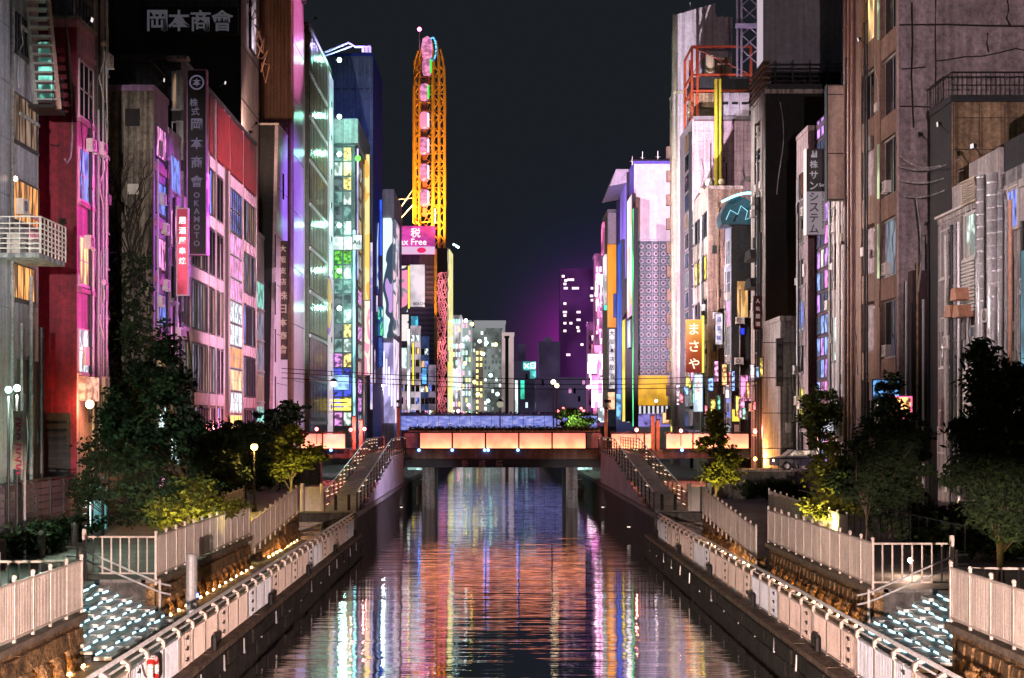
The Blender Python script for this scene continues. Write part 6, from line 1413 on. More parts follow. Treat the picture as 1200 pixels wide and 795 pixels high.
for k in range(6): mb.tube([(x0 + 1 + k * .5, 176.4, Zp(12 - k, 176)), (x0 + 1 + k * .5, 177.6, Zp(10 - k, 176))], .03, 4)
mb.tube([(x0 + 2.2, 177, Zp(22, 176)), (x0 + 2.2, 177, Zp(0, 176))], .06).tube([(x2 - 1.5, 177, Zp(20, 176)), (x2 - 2.4, 177, Zp(8, 176))], .05).tube([(x2 - 1.5, 177, Zp(20, 176)), (x2 - .8, 177, Zp(12, 176))], .05)
b.part('antenna', mb, steel)
for k in range(13): b.window('C', (177.8, 42 - k * 3.0, 1.6, 1.8), random.choice([g_dark, w_dimw, w_yell if k > 8 else g_dark]), brown, 1, 1, px=False); b.panel('window_box', 'C', (179.3, 40.5 - k * 3.0, .8, 1.4), brown, .5, px=False)
# truss mast behind
r = thing('steel_mast', 'dark steel lattice mast with a violet lit arm behind the billboard', 'mast', (Xp(872, 150), 150, 41))
mb = MB()
for px in (864, 869, 888): mb.tube([(Xp(px, 150), 150, Zp(90, 150)), (Xp(px, 150), 150, Zp(-30, 150))], .12, 5)
for k in range(7): mb.tube([(Xp(869, 150), 150, Zp(75 - k * 17, 150)), (Xp(888, 150), 150, Zp(58 - k * 17, 150))], .07, 4).tube([(Xp(888, 150), 150, Zp(75 - k * 17, 150)), (Xp(869, 150), 150, Zp(58 - k * 17, 150))], .07, 4)
part('mast_lattice', mb, mat('mast_violet', (.34, .30, .42), .5, .2, 1, 0, 0), r); part('mast_arm', MB().box(Xp(862, 149.6), Xp(890, 149.6), 149.5, 149.8, Zp(34, 150), Zp(29, 150)), mat('arm_violet', (.5, .45, .7), .5, .1, 1, 0, 0), r)
# --- white screen wall building (mid right)
wallp = mat('blush_wall', (.66, .56, .64), .6, .08, .3, .02, .08)
b = Bld('blush_wall_building', 'big building with a blank blush wall over a grid of white ring ornaments', 19.3, 198.6, 228, Zp(192, 198.6), mat('indigo_side', (.10, .09, .5), .5, .15, .5, .05, .1), wallp, depth=9)
b.panel('upper_wall', 'F', (744.5, 193, 800, 281), wallp, .25)
b.panel('ornament_back', 'F', (745, 283, 800, 440), mat('ornament_grey', (.11, .13, .17), .6, .3, 3, .2, 0), .1)
if True:
    rm = MB(); k_ = 10
    rm.add([(.0, .36 * q * cos(2 * pi * k / k_), .36 * q * sin(2 * pi * k / k_)) for q in (1, .5) for k in range(k_)] + [(.12, .36 * q * cos(2 * pi * k / k_), .36 * q * sin(2 * pi * k / k_)) for q in (.95, .55) for k in range(k_)], [(2 * k_ + k, 2 * k_ + (k + 1) % k_, 3 * k_ + (k + 1) % k_, 3 * k_ + k) for k in range(k_)] + [(k, (k + 1) % k_, 2 * k_ + (k + 1) % k_, 2 * k_ + k) for k in range(k_)])
    rme = rm.mesh('ring_ornament', mat('ring_white', (.5, .46, .52), .5, .15, 1, 0, 0)); dm = MB().prism([(.13 * cos(2 * pi * k / 8), .13 * sin(2 * pi * k / 8)) for k in range(8)], 'x', .02, .05).mesh('ring_centre', mat('dot_maroon', (.2, .03, .07), .5, .1, 1, 0, 0))
    gx = (753.2 - 744.9) / F * 198.6
    for j in range(18):
        for i in range(6):
            a, z = Xp(751.5 + i * 8.6, 198.5), Zp(289 + j * 8.62, 198.5)
            o = b.put('ring_ornament', rme, 'F', a, z, .11); link('ring_centre', dm, o, (0, 0, 0))
        b.panel('grid_bar', 'F', (Xp(772, 198.5), Zp(293.3 + j * 8.62, 198.5), 6.4, .07), frame_pt, .14, px=False)
    for i in range(7): b.panel('grid_bar', 'F', (Xp(747.2 + i * 8.6, 198.5), Zp(361, 198.5), .07, 18.3), frame_pt, .15, px=False)
for i in range(3): b.panel('yellow_panel', 'F', (746 + i * 12, 440.5, 757.7 + i * 12, 475), em('yellow_lit_panel', (.95, .48, .03), .85, .12, (.3, .3, .3)), .5)
b.part('awning', MB().prism([(Xp(747, 198), Zp(476, 198)), (Xp(786, 198), Zp(476, 198)), (Xp(786, 198), Zp(484, 198)), (Xp(747, 198), Zp(484, 198))], 'y', 197.2, 198.3), mat('awning_navy', (.05, .05, .12), .6, .2, 1, 0, 0))
for k in range(7): b.part('awning_stripe', MB().box(Xp(749 + k * 5.2, 197), Xp(751.4 + k * 5.2, 197), 197.1, 197.19, Zp(485, 198), Zp(476, 198)), em('stripe_white', (.8, .75, .8), .8))
b.panel('shop_glass', 'F', (746, 485, 790, 500), em('shop_violet', (.25, .2, .6), .7, .6, (1, 1, 1)), .1)
b.part('roof_pipe', MB().tube([(Xp(741, 198.6), 198.6, b.z1 + .5), (Xp(790, 198.6), 198.6, b.z1 + .5)], .15), iron)
for px, h in ((741, 6), (753, 11), (771, 12)): b.part('antenna', MB().tube([(Xp(px, 200), 200, b.z1), (Xp(px, 200), 200, b.z1 + h * .12 + .6)], .06).tube([(Xp(px - 3, 200), 200, b.z1 + h * .1), (Xp(px + 3, 200), 200, b.z1 + h * .1)], .04), steel)
b.part('roof_slab', MB().prism([(Xp(711, 212), Zp(226, 212)), (19.2, Zp(222, 212)), (19.2, Zp(207, 212)), (Xp(718, 212), Zp(207, 212))], 'y', 206, 222), mat('slab_grey', (.4, .38, .45), .5, .2, 1, 0, .1))
F_ = b
strips = [(742.8, 245, 741.3, 500, em('neon_green', (.08, .95, .3), 1.2, .7, (1, 1, .2)), .6, 'green neon line running down the indigo side'),
          (740.8, 232, 735, 372, screen('rainbow_screen', [(.75, .9, 1), (.95, .9, .95), (1, .55, .35), (1, .35, .75)], 1.0, (.12, .12, .09)), .5, 'tall white and peach video screen on the indigo side'),
          (734.6, 210, 727, 330, em('indigo_glow', (.32, .2, .95), .8, .3, (.2, .2, .08)), .35, 'indigo lit slab high on the indigo side'),
          (739, 376, 734.5, 408, em('pale_screen', (.65, .85, 1), 1.1, .35, (.5, .5, .4)), .9, 'pale blue square screen halfway down the indigo side'),
          (733, 375, 729.5, 494, em('sun_yellow', (1, .75, .03), 1.2, .2, (.5, .5, .3)), 1.2, 'tall yellow light strip on the indigo side'),
          (729, 285, 723.5, 485, em('royal_blue', (.03, .10, .65), .9, .4, (.5, .5, .15)), .8, 'tall royal blue strip on the indigo side'),
          (738.5, 412, 734.8, 495, screen('shop_stack', [(.35, .3, .25), (.9, .75, .4), (.7, .75, .7), (.15, .2, .2)], .8, (.6, .6, .9)), .3, 'stack of small shop signs under the square screen')]
for px0, y0, px1, y1, m_, out, lb in strips:
    X_ = 19.3 - out; a0, a1 = D(px0, X_), D(px1, X_); ac = (a0 + a1) / 2; z0, z1 = Zp(y1, ac), Zp(y0, ac)
    sign('facade_sign', lb, 'sign', 'C', -1, (19.28, ac, (z0 + z1) / 2), a1 - a0, z1 - z0, out, m_, frame_dk)
# --- orange board building
b = Bld('orange_board_building', 'narrow building with a grey cap over a tall orange board', 19.1, 243, 254.5, Zp(248, 243), mat('cool_grey_wall', (.35, .34, .38), .6, .2, .5, .1, .2), depth=3)
b.panel('grey_cap', 'F', (712.5, 250, 722, 286), mat('cap_lilac', (.55, .5, .55), .5, .1, .5, 0, .1), .2); b.panel('orange_board', 'F', (711.8, 287, 722, 384), em('orange_lit', (1, .33, .02), .85, .1, (.2, .2, .1)), .4)
b.panel('white_side', 'C', (711, 300, 708.5, 360), em('side_white', (.8, .75, .8), .9, .3, (.3, .3, .3)), .3); b.panel('pink_side', 'C', (708.4, 262, 706.5, 298), em('side_pink', (1, .2, .5), 1, .5, (.3, .3, .3)), .3)
vsign(713.5, 386, 720, 456, 240, em('white_print2', (.9, .8, .88), .95, .1, (1, 1, 1)), 'white vertical sign with black characters below the orange board', txt='大阪名物本店居酒屋' if False else '大阪本店居酒屋', th=.85)
vsign(707.5, 358, 711, 364, 238, em('green_box', (1, 1, 1)), 'small green awning strip left of the orange board')
vsign(719, 345, 722.5, 372, 239, em('royal_blue', (1, 1, 1)), 'small royal blue box beside the orange board')
for i, (x0, y0, x1, y1, c_) in enumerate(((712, 460, 720, 480, (1, .5, .3)), (722, 462, 727, 492, (.2, .5, .9)), (700, 478, 712, 495, (.8, .9, 1)), (776, 484, 784, 497, (1, .5, .25)))):
    vsign(x0, y0, x1, y1, 190 if i != 2 else 236, em('kiosk_%d' % i, c_, 1.0, .6, (1, 1, 1)), ['orange kiosk panel under the white vertical sign', 'blue kiosk panel near the right bank corner', 'pale kiosk glass beside the far bridge', 'orange kiosk panel beneath the ring ornaments'][i])

class _T(Bld):
    def __init__(b, root, X, s):
        b.root = root; b.X = X; b.s = s; b.d0 = root.location.y; b.rot = {'C': 0 if s > 0 else pi, 'F': -pi / 2}
for nm, face, a0, a1, z0, z1, kw in (('duct_building', 'C', 58, 70.3, 3, 16, dict(n_pipe=18, n_ac=6, n_box=12, n_cab=10)), ('white_building', 'C', 90.3, 93.8, 3, 23, dict(n_pipe=3, n_ac=4, n_box=4, n_cab=3)),
        ('sliver_building', 'C', 100.4, 104, 3, 25, dict(n_pipe=3, n_ac=4, n_box=4, n_cab=3)), ('black_flank_building', 'C', 116.4, 122.5, 3, 32, dict(n_pipe=5, n_ac=6, n_box=6, n_cab=5)),
        ('beige_building', 'C', 147.6, 157.8, 3, 29, dict(n_pipe=5, n_ac=4, n_box=5, n_cab=4)), ('beige_building', 'F', 22.3, 25.4, 3, 29, dict(n_pipe=4, n_ac=8, n_box=8, n_cab=6)),
        ('pink_tiled_building', 'F', 22.4, 28, 30, 38, dict(n_pipe=2, n_ac=1, n_box=3, n_cab=5)), ('neon_arc_building', 'C', 133.2, 136, 3, 22, dict(n_pipe=3, n_ac=4, n_box=4, n_cab=2)), ('neon_arc_building', 'F', 22.3, 25.6, 3, 20, dict(n_pipe=3, n_ac=4, n_box=4, n_cab=2)),
        ('tan_block', 'F', 23.3, 30, 3, 20, dict(n_pipe=3, n_ac=3, n_box=3, n_cab=6)), ('deep_window_building', 'C', 78, 89, 3, 32, dict(n_pipe=3, n_ac=0, n_box=3, n_cab=6)), ('concrete_annex', 'F', 21.3, 25, 3, 12, dict(n_pipe=2, n_ac=3, n_box=3, n_cab=2))):
    o_ = bpy.data.objects[nm]; t_ = _T(o_, o_.location.x, -1); t_.clutter(face, a0, a1, z0, z1, **kw)
# black panels painting recess shade between the pipe runs of the duct building
b_ = _T(bpy.data.objects['duct_building'], 22, -1)
for a, w_, z0, z1 in ((64.2, .5, 3, 16), (67.6, .3, 3, 15.5), (62.6, .7, 4, 15), (60.9, .5, 3, 16), (65.6, .25, 3, 15)): b_.put('black_strip', boxmesh('black_strip', .03, w_, z1 - z0, iron), 'C', a, (z0 + z1) / 2, .004)
# small lit signs crowding the street end of the right bank
cols_ = [((1, .8, .9), 'white'), ((1, .25, .3), 'red'), ((.3, .5, 1), 'blue'), ((1, .75, .15), 'yellow'), ((1, .4, .75), 'pink'), ((.3, 1, .7), 'green'), ((1, .5, .2), 'orange')]
wh = ['just above the right red lamps', 'beside the amber sign', 'low on the beige building', 'under the neon arc building', 'by the foot of the black flank', 'over the right wing of the bridge', 'near the concrete annex']
for i in range(26):
    px = 792 + i * 4.1 + U(-1, 1); d_ = D(px, 21.6); py = U(425, 492); hh = U(7, 24); ww = U(2.5, 6); c_, cn = cols_[i % 7]
    m_ = em('small_sign_%s' % cn, c_, 1.2, .75, (3, 3, 3))
    q_ = vsign(px, py - hh, px + ww, py, min(d_, 160) - 1.2, m_, 'small %s lit sign among the right bank shops, %s %s one from the left' % (cn, ['first', 'second', 'third', 'fourth'][i // 7], cn), frame_dk, .25); q_['group'] = 'small %s lit signs at the street end of the right bank' % cn
# windows on the nearer stretches of the two edge buildings
random.seed(41)
b_.d1 = 70.7; t2 = _T(bpy.data.objects['tiled_building'], -20, 1)
for i in range(4):
    for j in range(4): b_.window('C', (48 + i * 2.9, 3.8 + j * 3.2, 1.7, 1.7), random.choice([g_dark, g_dark, w_dimc, w_dimw, g_blue]), white_pt, 2, 1, px=False)
for i in range(3):
    for j in range(7): t2.window('C', (49.6 + i * 2.7, 4.8 + j * 3.9, 1.7, 2.0), random.choice([g_dark, g_dark, g_dark, w_dimw, w_dimc]), frame_dk, 2, 1, px=False)
t2.part('balcony_lamp', MB().ball((-19.8, 58.6, 16.4), .1, 6), em('lamp_peach', (1, .7, .5), 30))
# ================================================================== TREES, LAMPS, STREET THINGS
bark = mat('bark', (.10, .07, .05), .9, .3, 4, .5, 0)
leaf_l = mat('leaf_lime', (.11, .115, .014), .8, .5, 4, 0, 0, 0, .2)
def tree(name, label, x, y, h, blobs, nleaf, size, lm=None, trunk=.14, z0=1.3, limbs=16, stretch=1.7, droop=0, group=None):
    r = thing(name, label, 'tree', (x, y, z0), group)
    blobs = [(Vector(c), Vector(rr)) for c, rr in blobs]
    mb = MB(); top = max(c.z for c, rr in blobs); pts = []
    for k in range(7): t = k / 6; pts.append((x + .25 * sin(t * 4 + x) * t, y + .2 * cos(t * 3 + y) * t, z0 + (top - z0) * t))
    mb.tube(pts, trunk, 7, trunk * .3)
    tips = []
    for k in range(limbs):
        c, rr = random.choice(blobs); v = Vector((random.gauss(0, .5), random.gauss(0, .5), random.gauss(0, .5)))
        tip = c + Vector((v.x * rr.x, v.y * rr.y, v.z * rr.z)); zb = z0 + (tip.z - z0) * U(.35, .7); i = min(6, max(0, (zb - z0) / max(.1, top - z0) * 6)); b0 = Vector(pts[int(i)]); b0.z = min(zb, top)
        mid = (b0 + tip) / 2 + Vector((U(-.2, .2), U(-.2, .2), U(.0, .3)))
        mb.tube([b0, mid, tip], trunk * .35, 5, .015); tips += [mid, tip, (mid + tip) / 2]
    part('trunk', mb, bark, r, smooth=True)
    # leaf clumps spread through the crown volume
    cl = []
    for c, rr in blobs:
        for _ in range(max(7, int(20 * rr.x * rr.z))):
            while True:
                v = Vector((U(-1, 1), U(-1, 1), U(-1, 1)))
                if .25 < v.length < 1: break
            cl.append((c + Vector((v.x * rr.x, v.y * rr.y, v.z * rr.z)), U(.10, .26)))
    cl += [(t, .22) for t in tips]
    mb = MB()
    def f():
        c, s_ = random.choice(cl); return c + Vector((random.gauss(0, s_), random.gauss(0, s_), random.gauss(0, s_ * .6)))
    for _ in range(nleaf):
        c = f(); a = Vector((U(-1, 1), U(-1, 1), U(-.7, .3) - droop)).normalized(); b_ = a.cross(Vector((U(-1, 1), U(-1, 1), U(-1, 1)))).normalized()
        s_ = size * U(.6, 1.4); a *= s_ * stretch * .5; b_ *= s_ * .5
        mb.add([c - a, c - a * .1 - b_, c + a, c - a * .1 + b_], [(0, 1, 2, 3)])
    part('crown', mb, lm or leaf_d, r); return r
def P(px, py, d): return (Xp(px, d), d, Zp(py, d))
def blob(px, py, d, rx, rz, ry=None): return (P(px, py, d), (rx, ry or rx, rz))
# left bank
tree('bushy_tree', 'large dark bushy tree before the creeper flank, its foot lit yellow', Xp(222, 60), 60, 9, [blob(205, 480, 60, 1.2, 1.5), blob(172, 445, 62, .7, 1.0), blob(235, 525, 60, 1.1, 1.1), blob(168, 530, 60, 1.3, 1.6), blob(212, 575, 59, 1.5, .9), blob(150, 395, 64, .45, .8), blob(190, 405, 62, .4, .9), blob(140, 490, 61, .8, 1.4), blob(150, 590, 60, 1.1, .8)], 13000, .13, leaf_d, .15, limbs=34)
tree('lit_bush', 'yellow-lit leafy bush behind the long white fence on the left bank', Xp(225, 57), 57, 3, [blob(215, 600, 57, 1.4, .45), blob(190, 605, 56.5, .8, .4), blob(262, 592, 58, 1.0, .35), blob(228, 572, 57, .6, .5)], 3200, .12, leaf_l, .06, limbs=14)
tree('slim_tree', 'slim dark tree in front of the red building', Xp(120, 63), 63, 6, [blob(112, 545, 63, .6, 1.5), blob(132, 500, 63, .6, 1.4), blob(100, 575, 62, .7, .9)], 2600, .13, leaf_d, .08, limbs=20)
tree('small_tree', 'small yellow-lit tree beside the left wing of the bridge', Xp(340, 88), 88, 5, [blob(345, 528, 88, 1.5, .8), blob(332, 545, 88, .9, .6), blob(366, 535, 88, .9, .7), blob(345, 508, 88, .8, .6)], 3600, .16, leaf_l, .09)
for i, (px, py, d, rx, rz, lb) in enumerate(((288, 525, 95, 2.2, 1.6, 'dark rounded tree before the pink banded building, nearest its foot'), (262, 520, 98, 1.6, 1.8, 'taller dark tree between the panelled building and the lamp post'), (325, 495, 104, 1.9, 1.1, 'dark tree under the slanted violet building with reddened leaves'), (250, 560, 80, 2.0, 1.4, 'low dark tree behind the short white fence on the left'), (300, 560, 108, 3.0, 1.4, 'far low dark tree behind the lamp post'))):
    tree('dark_tree', lb, Xp(px, d), d, 5, [blob(px, py, d, rx, rz), blob(px - 14, py + 25, d, rx * .8, rz * .7), blob(px + 12, py - 12, d, rx * .6, rz * .7)], 4000, .18, leaf_d, .12, group='dark trees at the foot of the left facades')
# right bank
tree('dense_tree', 'large dense dark tree before the deep-windowed building', Xp(1042, 62), 62, 8, [blob(1040, 490, 62, 1.0, 1.2), blob(1022, 525, 62, 1.3, 1.2), blob(1062, 540, 62, 1.2, 1.1), blob(1035, 575, 61, 1.5, .9), blob(1070, 505, 63, .6, 1.0), blob(1003, 565, 62, .9, .9), blob(1042, 458, 62, .4, .7)], 13000, .13, leaf_d, .11, limbs=34)
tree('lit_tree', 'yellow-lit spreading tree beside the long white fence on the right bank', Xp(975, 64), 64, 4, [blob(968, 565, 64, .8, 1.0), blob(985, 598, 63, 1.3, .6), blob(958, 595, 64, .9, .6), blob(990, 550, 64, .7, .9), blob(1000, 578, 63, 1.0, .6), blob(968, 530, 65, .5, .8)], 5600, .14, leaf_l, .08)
tree('feathery_tree', 'tall feathery-branched tree at the far right edge', Xp(1173, 45), 45, 9, [blob(1172, 530, 45, 1.0, 1.2), blob(1140, 560, 45, .9, .8), blob(1198, 570, 45, 1.1, 1.2), blob(1165, 460, 45, .5, 1.1), blob(1133, 500, 45, .35, 1.2), blob(1148, 425, 45, .22, .9), blob(1190, 440, 45, .35, 1.0), blob(1158, 598, 45, .6, .5), blob(1190, 612, 45, .7, .4), blob(1205, 500, 45, .5, 1.1)], 14000, .10, leaf_d, .12, limbs=46, stretch=3.0, droop=.3)
tree('bridge_tree', 'small leafy tree half lit yellow beside the right wing of the bridge', Xp(838, 86), 86, 6, [blob(842, 552, 86, 1.2, .9), blob(834, 520, 86, .9, .9), blob(854, 535, 86, .8, .7), blob(840, 497, 86, .5, .7)], 4200, .15, leaf_l, .09)
tree('street_tree', 'small green tree before the white rendered building', Xp(962, 90), 90, 7, [blob(960, 470, 90, 1.2, .8), blob(976, 485, 90, 1.0, .5), blob(950, 490, 90, .8, .5)], 2600, .16, leaf_y, .09)
tree('thin_tree', 'thin pale-trunked young tree behind the right barred fence', Xp(1013, 52), 52, 4, [blob(1010, 565, 52, .6, .6), blob(1018, 545, 52, .5, .5)], 900, .13, leaf_d, .05)
for i, (px, d, lb) in enumerate(((905, 92, 'dark clipped shrub mass behind the ramp path on the right'), (1110, 66, 'dark shrub mass beneath the ducts on the right'), (925, 100, 'dark bush by the parked car'), (1090, 58, 'low dark bush behind the barred fence on the right'), (1150, 52, 'low dark bush at the foot of the feathery tree'))):
    z = 2.2; X_ = Xp(px, d)
    tree('shrub', lb, X_, d, 2, [((X_, d, z - .2), (2.2, 1.3, .6)), ((X_ + 1.5, d, z - .2), (1.6, 1.0, .5))], 2200, .16, leaf_d, .05, group=None)
# bush on the bridge end
tree('bright_bush', 'bright green bush behind the bridge beyond its right end', Xp(672, 150), 150, 2, [blob(668, 490, 150, 1.6, 1.0), blob(682, 493, 150, 1.3, .8)], 2600, .2, leaf_l, .06, z0=4.0)
lamp_light('POINT', 'bush_uplight', None, P(672, 497, 148), (.5, 1, .6), 500)
bpy.data.objects['bush_uplight'].name = 'bush_uplight'

def street_lamp(label, px, py, d, col, power, base=1.3, heads=1, r_=.2, hood=True, e=12):
    x, z = Xp(px, d), Zp(py, d); r = thing('street_lamp', label, 'street lamp', (x, d, base))
    part('pole', MB().tube([(x, d, base), (x, d, z - .25)], .07, 8, .045), iron, r); part('base', MB().lathe([(.16, base), (.14, base + .3), (.08, base + .5)], (x, d, 0), 10), iron, r)
    part('globe', MB().ball((x, d, z), r_, 10), em('globe_%d%d%d' % tuple(int(c * 9) for c in col), col, e), r, smooth=True)
    if hood: part('hood', MB().lathe([(r_ * 1.3, z + r_ * .8), (r_ * .5, z + r_ * 1.5), (.03, z + r_ * 1.7)], (x, d, 0), 10), iron, r)
    if power: lamp_light('POINT', 'light', r, (x, d - r_ - .12, z - .1), col, power, size=r_)
    return r
street_lamp('thin street lamp with an amber lantern beside the left ramp path', 298, 524, 81, (1, .62, .12), 900)
street_lamp('twin-headed street lamp on the bridge, left head', 648.5, 448, 132, (1, .8, .55), 0, 4.05, r_=.24, hood=False, e=4)
street_lamp('twin-headed street lamp on the bridge, right head', 652.5, 452, 131, (1, .7, .4), 0, 4.05, r_=.22, hood=False, e=4)
street_lamp('dark lantern post on the left wing of the bridge before the glass corner', 391, 450, 128, (.9, .9, 1), 0, 4.05, r_=.3, e=1.5)
street_lamp('slim lamp post left of the left end post of the bridge', 449, 452, 128, (.95, .9, 1), 60, 4.05, r_=.16, hood=False)
street_lamp('ornate green lamp standard in a flower pot at mid bridge', 586, 474, 126, (.35, .35, .25), 0, 5.0, r_=.3, e=.8)
street_lamp('street lamp before the yellow panels with a white cross arm', 769, 470, 126, (.95, .85, .8), 0, 4.05, r_=.12, hood=False)
street_lamp('round lamp low beneath the stepped beige building', 836, 492, 118, (1, .7, .3), 300, 1.3, r_=.25, hood=False)
for i, (px, py, d, c_, pw2) in enumerate(((20, 455, 53, (.85, 1, .8), 1700), (10, 457, 53.5, (.3, 1, .75), 500))):
    street_lamp(['bright white-green lamp on the bracket beside the left edge', 'dimmer mint lamp just left of the bright one at the left edge'][i], px, py, d, c_, pw2, hood=False, r_=.13)
r = thing('wall_lamp', 'orange starry lamp over the entrance of the red building', 'lamp', P(105, 474, 68)); part('bulb', MB().ball(P(105, 474, 68), .2, 10), em('lamp_orangehot', (1, .55, .25), 22), r); part('arm', MB().tube([P(105, 474, 68), (-20, 69.5, Zp(474, 68))], .04), iron, r)
lamp_light('POINT', 'light', r, P(107, 474, 67.4), (1, .45, .15), 450)
r = thing('teal_lamp', 'teal garden light glowing behind the dark tree', 'lamp', P(128, 520, 70)); part('lens', MB().box(Xp(126, 70), Xp(131, 70), 70, 70.2, Zp(545, 70), Zp(512, 70)), em('teal_glow', (.1, 1, .6), 1.6, .7, (2, 2, 1)), r); part('lens_frame', MB().box(Xp(125, 70), Xp(125.8, 70), 70, 70.2, Zp(546, 70), Zp(511, 70)), iron, r)
# garden uplights
for i, (px, d, pw2, lb) in enumerate(((215, 55.2, 800, 'small garden uplight under the yellow-lit bush on the left'), (190, 58.6, 420, 'small garden uplight beneath the large dark bushy tree'), (345, 85.6, 1100, 'small garden uplight under the tree by the left bridge wing'), (975, 61.4, 1000, 'small garden uplight under the yellow-lit tree on the right'), (955, 63, 600, 'second garden uplight left of the yellow-lit tree'), (845, 83.6, 1100, 'small garden uplight under the tree by the right bridge wing'), (1165, 43.2, 160, 'small garden uplight below the feathery tree'))):
    x = Xp(px, d); r = thing('garden_uplight', lb, 'lamp', (x, d, 1.3)); part('can', MB().lathe([(.09, 1.3), (.12, 1.5), (.13, 1.52)], (x, d, 0), 10), iron, r)
    lamp_light('SPOT', 'beam', r, (x, d, 1.58), (1, .80, .22), pw2, (x, d + 1.8, 4.2), 120, .8, .06)
r = thing('path_lamp', 'glowing low path lamp behind the right barred fence', 'lamp', P(1067, 657, 47)); part('bulb', MB().ball(P(1067, 657, 47), .09, 8), em('lamp_peach', (1, .7, .5), 30), r); part('stem', MB().tube([P(1067, 660, 47), (Xp(1067, 47), 47, 1.3)], .04), iron, r); lamp_light('POINT', 'light', r, P(1067, 655, 46.7), (1, .65, .45), 160)

# hoarding fence at left
hb = mat('hoarding_slat', (.20, .13, .17), .35, .3, 1.5, .05, .3)
def hoarding(label, y0, y1, x, h, n_):
    r = thing('hoarding_fence', label, 'fence', (x, y0, 1.3)); stp = (y1 - y0) / n_
    sm = [MB().box(0, .05, .03, stp - .03, .12 + k * (h - .15) / 9, .12 + (k + .86) * (h - .15) / 9).mesh('slat', hb) for k in range(9)]
    pm = MB().box(-.03, .09, -.04, .04, 0, h + .08).mesh('fence_post', frame_dk)
    for i in range(n_ + 1):
        link('fence_post', pm, r, (0, i * stp, 0))
        if i < n_:
            for m_ in sm: link('slat', m_, r, (0, i * stp, 0))
    part('fence_rail', MB().box(x - .02, x + .1, y0, y1, 1.3 + h, 1.3 + h + .07), frame_dk, r)
hoarding('tall dark purple slatted hoarding at the left edge', 50, 64.8, -18.6, 2.7, 8)
hoarding('dark purple slatted hoarding behind the bushy tree', 67.5, 78, -18.9, 2.5, 6)
r = thing('glass_gate', 'teal-lit glazed gate between the two hoardings', 'gate', (-18.6, 66, 1.3)); x = -18.5
part('gate_frame', MB().box(x, x + .1, 65.0, 65.1, 1.3, 3.9).box(x, x + .1, 67.3, 67.4, 1.3, 3.9).box(x, x + .1, 65.1, 67.3, 3.8, 3.9), frame_pt, r); part('gate_glass', MB().box(x + .02, x + .05, 65.1, 67.3, 1.35, 3.8), em('gate_teal', (.10, .35, .38), .7, .6, (2, 2, 1)), r)
part('vending_glow', MB().box(-18.9, -18.7, 65.2, 65.7, 1.4, 3.5), em('vending_white', (.7, 1, .95), 1.6, .5, (1, 1, 2)), r)
for k, lb in enumerate(('nearest the camera', 'second from the camera', 'third from the camera', 'farthest from the camera')):
    y = 44.5 + k * 4.2; b_ = thing('plaza_bollard', 'dark metal bollard beside the left hoarding, ' + lb, 'bollard', (-16.9, y, 1.3)); part('bollard_body', MB().lathe([(.14, 1.3), (.14, 2.25), (.08, 2.35)], (-16.9, y, 0), 10), mat('bollard_paint', (.10, .06, .06), .5, .3, 3, .1, 0), b_)
tree('hedge', 'low dark clipped hedge in front of the left hoarding', -17.6, 53, 1.5, [((-17.7, 50 + k * 2.6, 1.9), (.9, 1.4, .5)) for k in range(5)], 6500, .13, leaf_d, .04)
# banner at left
r = thing('banner', 'white nobori banner with pink brush strokes on a pole at the left edge', 'banner', P(28, 560, 52))
part('pole', MB().tube([(Xp(29, 52), 52, 1.3), (Xp(29, 52), 52, Zp(462, 52))], .05), frame_pt, r)
mb = MB()
for k in range(8):
    z0, z1 = Zp(482 + k * 8.5, 52), Zp(482 + (k + 1) * 8.5, 52); o0, o1 = .12 * sin(k * .8), .12 * sin((k + 1) * .8); xa, xb = Xp(15, 52), Xp(27.5, 52)
    mb.hexa([(xa, 52 + o1, z1), (xb, 52 + o1, z1), (xb, 52.03 + o1, z1), (xa, 52.03 + o1, z1), (xa, 52 + o0, z0), (xb, 52 + o0, z0), (xb, 52.03 + o0, z0), (xa, 52.03 + o0, z0)])
part('cloth', mb, mat('banner_cloth', (.6, .58, .42), .8, .15, 3, 0, 0), r)
mb = MB(); cx = Xp(21.5, 51.8)
for py, w_ in ((492, .9), (500, .6), (510, .5), (522, 1), (532, .6), (541, .9), (550, .7)):
    mb.tube([(cx - .12 * w_, 51.78, Zp(py - 2, 52)), (cx + .12 * w_, 51.78, Zp(py, 52)), (cx + .1 * w_, 51.78, Zp(py + 4, 52)), (cx - .08 * w_, 51.78, Zp(py + 5, 52))], .035, 5)
part('brush_strokes', mb, mat('brush_pink', (.65, .06, .2), .7, .1, 3, 0, 0), r)
# overhead cables
for k, (py0, py1) in enumerate(((432, 440), (437, 447), (443, 452))):
    d0, d1 = 121, 119; a, c_ = Vector(P(330, py0, d0)), Vector(P(900, py1, d1))
    c = struct('overhead_cable', MB().tube([a + (c_ - a) * t / 24 - Vector((0, 0, .6 * sin(pi * t / 24))) for t in range(25)], .03, 4), iron, kind=None)
    tag(c, ('top', 'middle', 'bottom')[k] + ' of the thin black cables strung across the canal before the bridge', 'cable')
